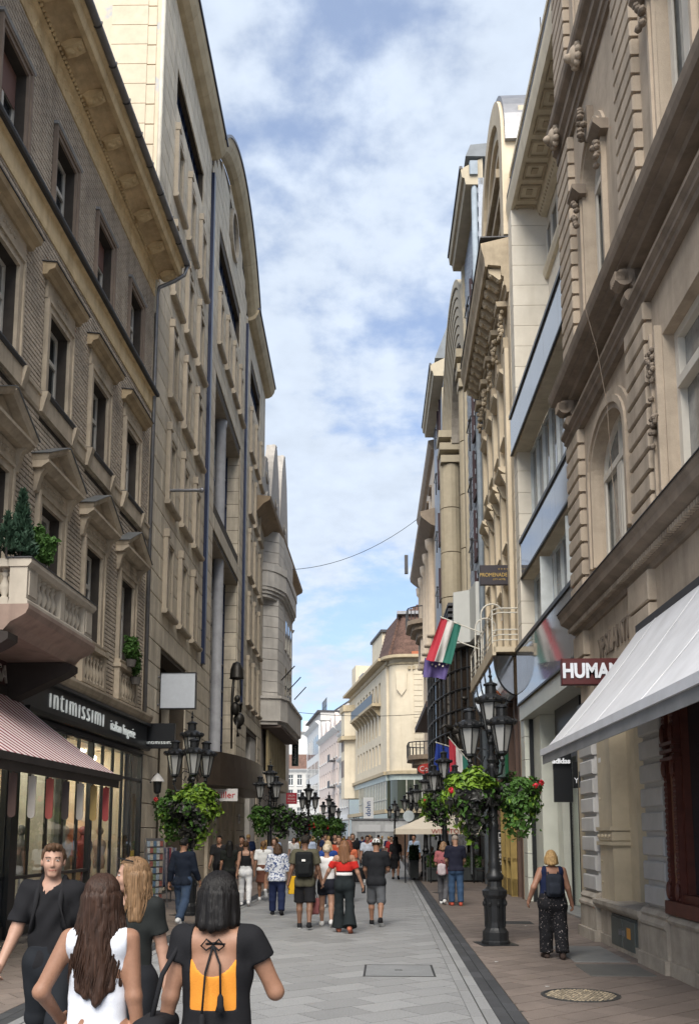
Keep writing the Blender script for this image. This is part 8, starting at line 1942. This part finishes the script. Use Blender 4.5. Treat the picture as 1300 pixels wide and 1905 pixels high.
# --- foreground: woman with black bob, open-backed black dress over an orange top
def tie(t, p):
    b = MB(); z = p.neck[2]; y = -.075
    b.tube([(-.09,y+.02,z-.03),(-.03,y-.01,z-.045),(.0,y-.015,z-.04),(.05,y-.008,z-.045),(.1,y+.02,z-.03)],.006,6)
    for s in (-1,1): b.tube([(s*.002,y-.015,z-.045),(s*.03,y-.03,z-.02),(s*.055,y-.03,z-.05),(s*.03,y-.03,z-.07),(0,y-.02,z-.05)],.005,5)
    for x, l in ((-.035,.30),(.05,.21)):
        b.tube([(0,y-.02,z-.05),(x*.8,y-.045,z-.05-l*.4),(x,y-.065,z-.05-l)],.0055,5); b.lathe(x,y-.066,[(.006,z-.05-l),(.014,z-.065-l),(.016,z-.10-l),(.024,z-.13-l)],8)
    part('tie_cord', b, BK, t, smooth=True, label='black cord with two tassels')
BACKM = clothmat(BLK)
t, p = person('woman with black bobbed hair and open-backed black dress over orange, hand raised', -.80, 4.45, -3, 1.61, SK[1], ('bob',BLK_H,.155),
  [('tank',(.62,.24,.035),{'grow':.006,'hem':.58,'strap':.083,'sw':.011,'wr':.0015,'back':.068,'scoop':7,'name':'orange_top'}),
   ('shirt',BACKM,{'sleeve':.40,'hem':.30,'grow':.013,'wr':.003,'open_back':(.066,.612,.86),'name':'black_dress'}),('shoes',BLK)],
  dict(legs=((6,4),(-8,16)), arms=((-4,12,12,0),(10,24,152,.25)), head=(-4,-6)), fem=True, fat=1.10, hipw=1.05, w=.98, h=HF, limb=1.05, extras=tie)
part('hair_strands', hair_locks(p, 420, .15, .008, 1.12, .0055, 6), hairmat(BLK_H), t, smooth=True, kind='stuff')
hb = thing('shoulder_bag', 'large soft black shoulder bag hanging at the left side of the open-backed dress', 'bag', t.location, t.rotation_euler.z)
f = Field((-.42,-.3,.45),(-.12,.2,1.05),.011); rbox(f,(-.275,-.06,.80),(.085,.15,.17),.06); f.wrinkle(.006,4); part('sack', f.mesh('sack', BK), None, hb); part('strap', MB().tube([(-.27,-.16,.93),(-.235,-.11,1.15),tuple(p.sh[-1]+np.array((.03,-.03,.055))),(-.235,.05,1.15),(-.27,.05,.93)],.012,6), BK, hb, smooth=True)
# --- foreground: fair-haired woman in black looking at the young man
def glasses(t, p):
    b = MB(); b.tube([tuple(p.hp((.09*math.cos(R(a)),-.012+.1*math.sin(R(a)),.098+.02*math.sin(R(a))))) for a in range(0,181,15)],.005,5)
    part('sunglasses', b, BK, t); 
t, p = person('fair-haired woman in black t-shirt with sunglasses on her hair, turned to the young man', -1.66, 6.05, 176, 1.64, SK[2], ('wavy',(.16,.095,.05),.34),
  [('shirt',(.016,.018,.018),{'sleeve':.62,'hem':.48,'grow':.011,'wr':.0055}),('trousers',(.012,.013,.016),{}),('shoes',BLK)],
  dict(legs=((12,4),(-10,18)), arms=((-8,10,14,0),(-6,12,14,0)), head=(-72,0)), fem=True, w=.92, h=HF, eyes=(0,), extras=glasses)
part('hair_strands', hair_locks(p, 300, .33, .02, 1.4, .006, 7), hairmat((.16,.095,.05)), t, smooth=True, kind='stuff')
# --- the walkers in the middle distance
t, p = person('man in olive t-shirt, black shorts and dark cap with a backpack', -1.55, 17.9, 0, 1.77, SK[3], ('cap',(.02,.018,.016)), [('shirt',(.075,.07,.048),{'sleeve':.7,'hem':.45,'grow':.024}),('trousers',BLK,{'upto':.98,'straight':.03}),('shoes',BLK,{'sole':(.55,.55,.55)})], dict(legs=((9,6),(-9,14)), arms=((-6,14,14,0),(4,14,12,0))), h=.013)
backpack('black backpack with a white patch on the olive t-shirt', t, p, (.010,.011,.012), (.17,.09,.24), -.02, logo=True)
t, p = person('woman with pale blond bun, white top and dark shorts beside the olive t-shirt', -1.16, 18.4, 3, 1.60, SK[0], ('bun',(.50,.42,.32)), [('shirt',(.58,.57,.57),{'sleeve':.15,'hem':.575,'neck':.815}),('trousers',(.012,.013,.02),{'upto':.55,'straight':.01}),('shoes',WHT)], dict(legs=((12,5),(-12,18)), arms=((4,10,30,0),(-6,10,14,0))), fem=True, h=.013, fat=1.05)
t, p = person('woman in red off-shoulder top and long black flared trousers holding a phone', -.76, 17.26, 2, 1.67, SK[0], ('long',(.15,.075,.04),.30), [('offshoulder',(.42,.022,.018),{'hem':.66}),('band',(.012,.012,.02),{'z0':.648,'z1':.66}),('band',(.6,.58,.58),{'z0':.615,'z1':.648}),('trousers',(.012,.016,.018),{'flare':.065,'top':.62,'upto':2.0}),('shoes',(.4,.14,.09))], dict(legs=((9,4),(-11,14)), arms=((12,30,24,.2),(2,20,14,0))), fem=True, w=.88, h=.013)
ph = solo('phone', MB().cbox(-.038,.038,0,.01,0,.15,.004), BLK and plain('black_panel',(0.012,0.013,0.015),0.35), 'black phone held in the right hand of the woman in red', 'phone', tuple(np.array((-.76,17.26,0))+p.wr[1]+p.hd[1]*.07+np.array((.0,.02,-.1))), R(20))
hb = thing('carrier_bag', 'small dull red carrier bag between the olive t-shirt and the white top', 'bag', (-1.36,18.0,0)); f = Field((-.15,-.12,.2),(.15,.12,.75),.014); rbox(f,(0,0,.42),(.09,.06,.16),.04); f.wrinkle(.005,2); part('sack', f.mesh('sack', clothmat((.17,.06,.06),'bag')), None, hb); part('handles', MB().tube([(-.05,0,.55),(0,0,.72),(.05,0,.55)],.008,5), BK, hb)
t, p = person('man in black t-shirt, grey shorts and white cap looking down', -.18, 18.6, -4, 1.71, SK[1], ('cap',(.55,.55,.55)), [('shirt',(.014,.015,.018),{'sleeve':.72,'hem':.46,'grow':.024}),('trousers',(.085,.09,.10),{'upto':1.02,'straight':.03}),('shoes',BLK,{'sole':(.5,.5,.5)})], dict(legs=((10,5),(-12,22)), arms=((12,10,40,.3),(18,10,60,.3)), head=(0,-8)), h=.013, fat=1.08)
PATTERN = clothmat((.52,.54,.58), 'floral', ((.035,.06,.16), 26.0, .50))
t, p = person('woman with short brown hair in blue and white patterned blouse and navy trousers', -2.44, 20.95, 5, 1.58, SK[0], ('bob',DKB,.12), [('shirt',PATTERN,{'sleeve':1.2,'hem':.47,'grow':.026}),('trousers',(.012,.018,.05),{'straight':.012}),('shoes',BLK)], dict(legs=((6,4),(-8,12)), arms=((4,12,20,.2),(4,14,16,0))), fem=True, fat=1.2, hipw=1.08, h=.013, limb=1.1)
hb = thing('shopping_bag', 'bright yellow shopping bag beside the patterned blouse', 'bag', (-2.02,21.0,0), R(15)); part('sack', MB().cbox(-.17,.17,-.06,.06,.46,.86,.01), clothmat((.55,.32,.02),'bag'), hb); part('handles', MB().tube([(-.07,0,.86),(-.03,0,1.0),(.03,0,1.0),(.07,0,.86)],.008,5), BK, hb)
part('strap', MB().tube([(-2.62,20.9,1.27),(-2.45,20.78,1.1),(-2.25,20.82,.78)],.012,5), BK, hb, (2.02,-21,0)) if False else None
t, p = person('man in navy long sleeve top, jeans and white trainers near the left lamp', -4.0, 18.25, -12, 1.73, SK[1], ('short',BLK_H), [('shirt',(.010,.014,.024),{'sleeve':1.9,'hem':.47,'grow':.02}),('trousers',(.035,.055,.095),{'straight':.012}),('shoes',(.55,.55,.55),{})], dict(legs=((15,6),(-16,24)), arms=((-10,10,16,0),(10,10,24,0))), h=.013)
t, p = person('grey-haired man in navy polo and jeans looking down by the second right lamp', 1.80, 23.8, 4, 1.76, SK[0], ('short',(.24,.20,.17)), [('shirt',(.014,.015,.028),{'sleeve':.75,'hem':.49,'grow':.022}),('trousers',(.04,.075,.14),{'straight':.014}),('shoes',(.40,.08,.05),{})], dict(legs=((4,3),(-3,4)), arms=((10,10,50,.5),(12,10,40,.4)), head=(0,-24), lean=4), h=.014, fat=1.1)
t, p = person('woman in pink top half hidden behind the man in the navy polo', 1.52, 24.25, -20, 1.60, SK[0], ('bob',(.2,.12,.07),.1), [('shirt',(.30,.10,.11),{'sleeve':.8,'hem':.48,'grow':.02}),('trousers',(.09,.09,.1),{}),('shoes',WHT)], dict(arms=((5,10,60,.3),(8,10,50,.3))), fem=True, h=.016)
hb = thing('plastic_bag', 'pale plastic bag hanging from the hand of the woman in pink', 'bag', (1.45,23.95,0)); f = Field((-.2,-.15,.65),(.2,.15,1.2),.016); rbox(f,(0,0,.9),(.11,.08,.15),.06); f.wrinkle(.006,2); part('sack', f.mesh('sack', clothmat((.42,.36,.38),'bag')), None, hb); part('handles', MB().tube([(-.05,0,1.04),(0,0,1.15),(.05,0,1.04)],.008,5), BK, hb)
SPECK = clothmat((.012,.012,.014), 'floral', ((.42,.36,.35), 42.0, .615))
t, p = person('blonde woman in navy vest and black speckled trousers walking on the right pavement', 2.46, 13.85, 2, 1.56, (.29,.15,.10), ('bob',BLD_H,.10), [('tank',(.012,.018,.05),{'grow':.012,'hem':.50,'strap':.085,'sw':.028,'back':.02}),('trousers',SPECK,{'straight':.022,'top':.60,'grow':.022}),('shoes',(.05,.035,.03))], dict(legs=((6,4),(-6,10)), arms=((-12,26,42,.3),(2,16,14,0)), head=(-8,0)), fem=True, fat=1.30, hipw=1.06, w=1.02, h=.012, limb=1.2)
backpack('small shiny dark backpack of the blonde woman on the right', t, p, (.022,.026,.036), (.12,.06,.17), -.04)
t, p = person('girl in black strappy top and white trousers on the left pavement', -3.55, 23.5, 6, 1.62, SK[0], ('bun',DKB), [('tank',BLK,{'grow':.008,'hem':.60,'strap':.06,'sw':.012}),('trousers',(.55,.55,.56),{'top':.62,'grow':.006}),('shoes',WHT)], dict(legs=((10,5),(-10,16))), fem=True, w=.88, h=.016)
t, p = person('woman in white t-shirt and brown skirt stepping with a pale tote bag', -3.35, 25.4, 4, 1.62, SK[1], ('pony',(.14,.08,.04),.2), [('shirt',WHT,{'sleeve':.8,'hem':.50,'grow':.022}),('skirt',(.12,.05,.035),{'to':.30,'flare':.03}),('shoes',WHT,{})], dict(legs=((10,5),(-20,44))), fem=True, h=.016)
hb = thing('tote_bag', 'pale tote bag swinging from the shoulder above the brown skirt', 'bag', (-3.02,25.4,0)); f = Field((-.2,-.2,.4),(.2,.2,1.0),.016); rbox(f,(0,0,.7),(.05,.13,.22),.04); f.wrinkle(.006,2); part('sack', f.mesh('sack', clothmat((.42,.33,.25),'bag')), None, hb); part('handles', MB().tube([(0,-.06,.9),(-.06,0,1.28),(0,.06,.9)],.01,5), BK, hb)
person('girl with long black hair in a black top by the stone canopy', -4.12, 24.4, 10, 1.62, SK[1], ('long',BLK_H,.34), [('shirt',(.016,.018,.016),{'sleeve':.7,'hem':.5}),('trousers',BLK,{}),('shoes',BLK)], dict(legs=((5,3),(-5,6))), fem=True, h=.016)
person('dark-clothed man facing us under the bronze canopy', -4.95, 27.5, 180, 1.75, SK[1], ('short',BLK_H), [('shirt',(.02,.02,.022),{'sleeve':.8}),('trousers',BLK,{}),('shoes',BLK)], {}, h=.018)
person('man in dark shirt turned to the portal wall', -4.5, 29.0, 160, 1.74, SK[1], ('short',BLK_H), [('shirt',(.035,.03,.028),{'sleeve':.8}),('trousers',(.02,.02,.03),{}),('shoes',BLK)], {}, h=.018)
person('woman in grey patterned top walking towards us on the left', -3.55, 29.5, 180, 1.66, SK[2], ('long',DKB,.25), [('shirt',(.28,.29,.34),{'sleeve':.8}),('trousers',(.10,.10,.11),{}),('shoes',BLK)], dict(legs=((10,5),(-10,16))), fem=True, h=.018)
person('woman in black with loose dark hair by the second left lamp', -3.75, 31.5, 0, 1.66, SK[1], ('long',BLK_H,.2), [('shirt',BLK,{'sleeve':.9}),('trousers',BLK,{}),('shoes',BLK)], dict(legs=((8,5),(-10,16))), fem=True, h=.018)
person('man in light blue shirt and khaki shorts walking away down the middle', -2.85, 34.5, 0, 1.76, SK[0], ('short',BLK_H), [('shirt',(.34,.40,.52),{'sleeve':1.5,'hem':.48,'grow':.024}),('trousers',(.13,.11,.06),{'upto':1.0,'straight':.02}),('shoes',WHT)], dict(legs=((9,5),(-10,16))), h=.018)
hb = thing('cloth_bag', 'yellow bag slung behind the light blue shirt', 'bag', (-3.2,34.3,0)); f = Field((-.2,-.2,.6),(.2,.2,1.3),.018); rbox(f,(0,0,1.0),(.1,.07,.2),.05); f.wrinkle(.005,2); part('sack', f.mesh('sack', clothmat((.5,.35,.05),'bag')), None, hb); part('strap', MB().tube([(0,0,1.18),(.12,.05,1.42)],.012,5), BK, hb)
person('bearded man in light blue shirt coming towards us with a suitcase', -.66, 34.6, 180, 1.76, SK[1], ('short',BLK_H), [('shirt',(.42,.45,.52),{'sleeve':.8}),('trousers',(.018,.02,.03),{}),('shoes',WHT)], dict(legs=((12,5),(-12,20)), head=(8,-4)), h=.018, eyes=(0,))
sc2 = thing('suitcase', 'black wheeled suitcase with its handle pulled out behind the cap wearer', 'suitcase', (-1.02,34.3,0)); part('shell', MB().cbox(-.2,.2,-.12,.12,.05,.58,.03), BK, sc2); part('handle', MB().tube([(-.1,0,.58),(-.1,0,1.0),(.1,0,1.0),(.1,0,.58)],.01,5), M_zinc, sc2)
for s in (-.16,.16): part('wheel', MB().lathe(0,0,[(.04,-.02),(.04,.02)],10).xform(Matrix.Translation((s,0,.04)) @ Matrix.Rotation(math.pi/2,4,'Y')), BK, sc2)
person('man in black t-shirt and dark shorts facing us, nearest of the black shirts', -1.28, 36.5, 180, 1.82, SK[0], ('short',(.12,.09,.07)), [('shirt',BLK,{'sleeve':.8,'grow':.022}),('trousers',(.05,.05,.055),{'upto':1.0,'straight':.02}),('shoes',BLK)], dict(legs=((10,5),(-10,16))), h=.018, fat=1.1)
person('man in black t-shirt and jeans facing us, left of the other black shirt', -1.95, 36.0, 180, 1.80, SK[0], ('short',BLK_H), [('shirt',BLK,{'sleeve':.8}),('trousers',(.05,.07,.10),{}),('shoes',BLK)], dict(legs=((10,5),(-10,16))), h=.018)
person('woman in a black dress and black sun hat near the white container', .42, 37.5, 0, 1.66, SK[1], ('long',BLK_H,.2), [('shirt',BLK,{'sleeve':.9,'hem':.4}),('skirt',BLK,{'to':.25}),('shoes',BLK)], {}, fem=True, h=.018, extras=lambda t, p: part('sun_hat', MB().lathe(p.hc[0],p.hc[1],[(.2,p.hc[2]+.05),(.2,p.hc[2]+.06),(.1,p.hc[2]+.07),(.09,p.hc[2]+.15),(.02,p.hc[2]+.16)],14), BK, t))
person('man in orange red shirt in the crowd behind the white top', -1.35, 27.0, 180, 1.74, SK[0], ('short',(.10,.06,.04)), [('shirt',(.36,.07,.035),{'sleeve':.8}),('trousers',(.05,.05,.06),{}),('shoes',BLK)], dict(legs=((10,5),(-10,16))), h=.018)
person('blonde woman in blue right behind the pale blond bun', -1.42, 23.0, 0, 1.64, SK[0], ('long',(.42,.32,.20),.15), [('shirt',(.02,.05,.20),{'sleeve':.8}),('trousers',(.05,.06,.09),{}),('shoes',WHT)], {}, fem=True, h=.018)
person('woman with auburn hair in an orange top behind the red top', -.98, 25.0, 0, 1.64, SK[0], ('long',(.16,.05,.03),.2), [('shirt',(.45,.12,.06),{'sleeve':.6}),('trousers',BLK,{}),('shoes',WHT)], {}, fem=True, h=.018)
# --- crowd further on: prototypes copied with clothes of their own colour
G_CROWD = 'people in the crowd far down the street'
def set_m(o, m): o.material_slots[0].link = 'OBJECT'; o.material_slots[0].material = m
protos = []
for fem, leg, hs, face in ((False,((10,5),(-11,18)),'short','away'),(True,((9,4),(-10,16)),'long','away'),(True,((-9,15),(10,5)),'bob','away'),(False,((-10,17),(11,5)),'short','away')):
    t, p = person('prototype', 0, -40, 0, 1.72 if not fem else 1.64, SK[0], (hs,BLK_H,.22), [('shirt',BLK,{'sleeve':.8,'grow':.02}),('trousers',JEAN,{}),('shoes',BLK)], dict(legs=leg), fem=fem, h=.026, group=G_CROWD); protos.append(t)
tops = [('white',(.55,.55,.55)),('black',(.014,.014,.016)),('navy',(.015,.025,.07)),('red',(.30,.03,.03)),('grey',(.16,.16,.17)),('light blue',(.25,.32,.44)),('olive',(.09,.09,.05)),('mustard',(.36,.22,.03)),('beige',(.34,.27,.2)),('dark green',(.02,.07,.04)),('pink',(.42,.2,.2)),('brown',(.08,.05,.035))]
bots = [('dark trousers',(.02,.02,.025)),('blue jeans',(.04,.07,.13)),('pale trousers',(.35,.32,.27)),('grey trousers',(.10,.10,.11))]
hrs = [('black',BLK_H),('brown',DKB),('fair',BLD_H)]
spots = [(-5.2,35),(-4.9,38),(-2.2,38.5),(-3.3,39),(-1.4,41),(-.5,42),(-4.2,42.5),(-2.8,43.5),(.3,44),(-5.3,45),(-1.9,46),(-3.2,47.5),(-.8,48),(-4.9,50),(-2.4,50.5),(.2,51),(-1.3,52.5),(-3.3,54),(-5.2,55),(-.4,56),(-2.2,57),(-4.0,58.5),(-1.2,60),(-3.0,62),(-.2,63),(-5.0,64),(-2.0,66),(-3.9,68),(-1.0,69.5),(-5.6,72),(-2.9,74),(-6.4,79),(-4.6,82),(-3.4,77),(-5.3,86),(-7.0,90)]
random.seed(21); used = set()
for i, (x, y) in enumerate(spots):
    src = protos[i % 4]; k = random.randrange(12); b_ = random.randrange(4); hh = random.randrange(3); away = random.random() < .55
    while (k,b_,hh,i%4,away) in used: k = (k+1) % 12
    used.add((k,b_,hh,i%4,away)); who = 'man' if i % 4 in (0,3) else 'woman'
    where = ['left','middle','right'][0 if x < -3.2 else (1 if x < -1.2 else 2)]
    lab = f"{hrs[hh][0]}-haired {who} in {tops[k][0]} top and {bots[b_][0]}, {'walking away' if away else 'coming nearer'}, {where} of crowd"
    r_ = src if i < 4 else src.copy()
    if i >= 4: COL.objects.link(r_)
    r_.location = (x,y,0); r_.rotation_euler = (0,0,R(random.uniform(-12,12)+(0 if away else 180))); r_['label'] = lab; s_ = random.uniform(.95,1.06); r_.scale = (s_,s_,s_)
    kids = list(src.children) if i < 4 else []
    if i >= 4:
        for ch in list(src.children):
            if ch.name.split('.')[0] in ('body','shirt','trousers','shoes','hair'):
                c_ = ch.copy(); COL.objects.link(c_); c_.parent = r_; kids.append(c_)
    for c_ in kids:
        nm = c_.name.split('.')[0]
        if nm == 'shirt': set_m(c_, clothmat(tops[k][1]))
        elif nm == 'trousers': set_m(c_, clothmat(bots[b_][1]))
        elif nm == 'hair': set_m(c_, hairmat(hrs[hh][1]))
# --- guests at the café tables
for i, (x, y, f_, col, hc, lb) in enumerate(((1.85,36.9,170,(.02,.05,.06),(.3,.26,.22),'grey-haired seated guest in dark teal jacket over white at the left table'),(2.2,37.9,200,BLK,BLK_H,'seated guest in black in the middle of the terrace'),(2.75,37.5,150,(.05,.06,.12),DKB,'seated guest in dark blue behind the right planter'),(3.45,37.2,185,(.55,.52,.5),(.28,.17,.09),'seated woman with curly fair hair in white at the right'),(2.5,39.6,180,(.03,.03,.03),BLK_H,'seated guest in black at the back table'),(3.2,39.5,170,(.03,.08,.04),DKB,'seated guest in green at the back right table'))):
    t, p = person(lb, x, y, f_, 1.68, SK[i % 2], ('bob' if i in (3,) else 'short',hc,.08), [('shirt',col,{'sleeve':1.3 if i == 0 else .8}),('trousers',BLK,{}),('shoes',BLK)], dict(legs=((84,84),(84,84)), arms=((20,12,70,.4),(24,12,60,.4))), h=.02, group='guests seated on the café terrace')
    cafe_chair(x, y, R(f_), 'dark café chair under the '+lb.replace('seated ','').split(' at ')[0].split(' behind')[0])
for x, y, f_, col, lb in ((1.25,39.8,150,(.30,.38,.5),'waiter in light blue shirt standing by the clipped hedge'),(2.55,40.6,170,BLK,'dark figure standing at the back of the terrace')):
    person(lb, x, y, f_, 1.78, SK[1], ('short',BLK_H), [('shirt',col,{'sleeve':1.5}),('trousers',BLK,{}),('shoes',BLK)], {}, h=.02)
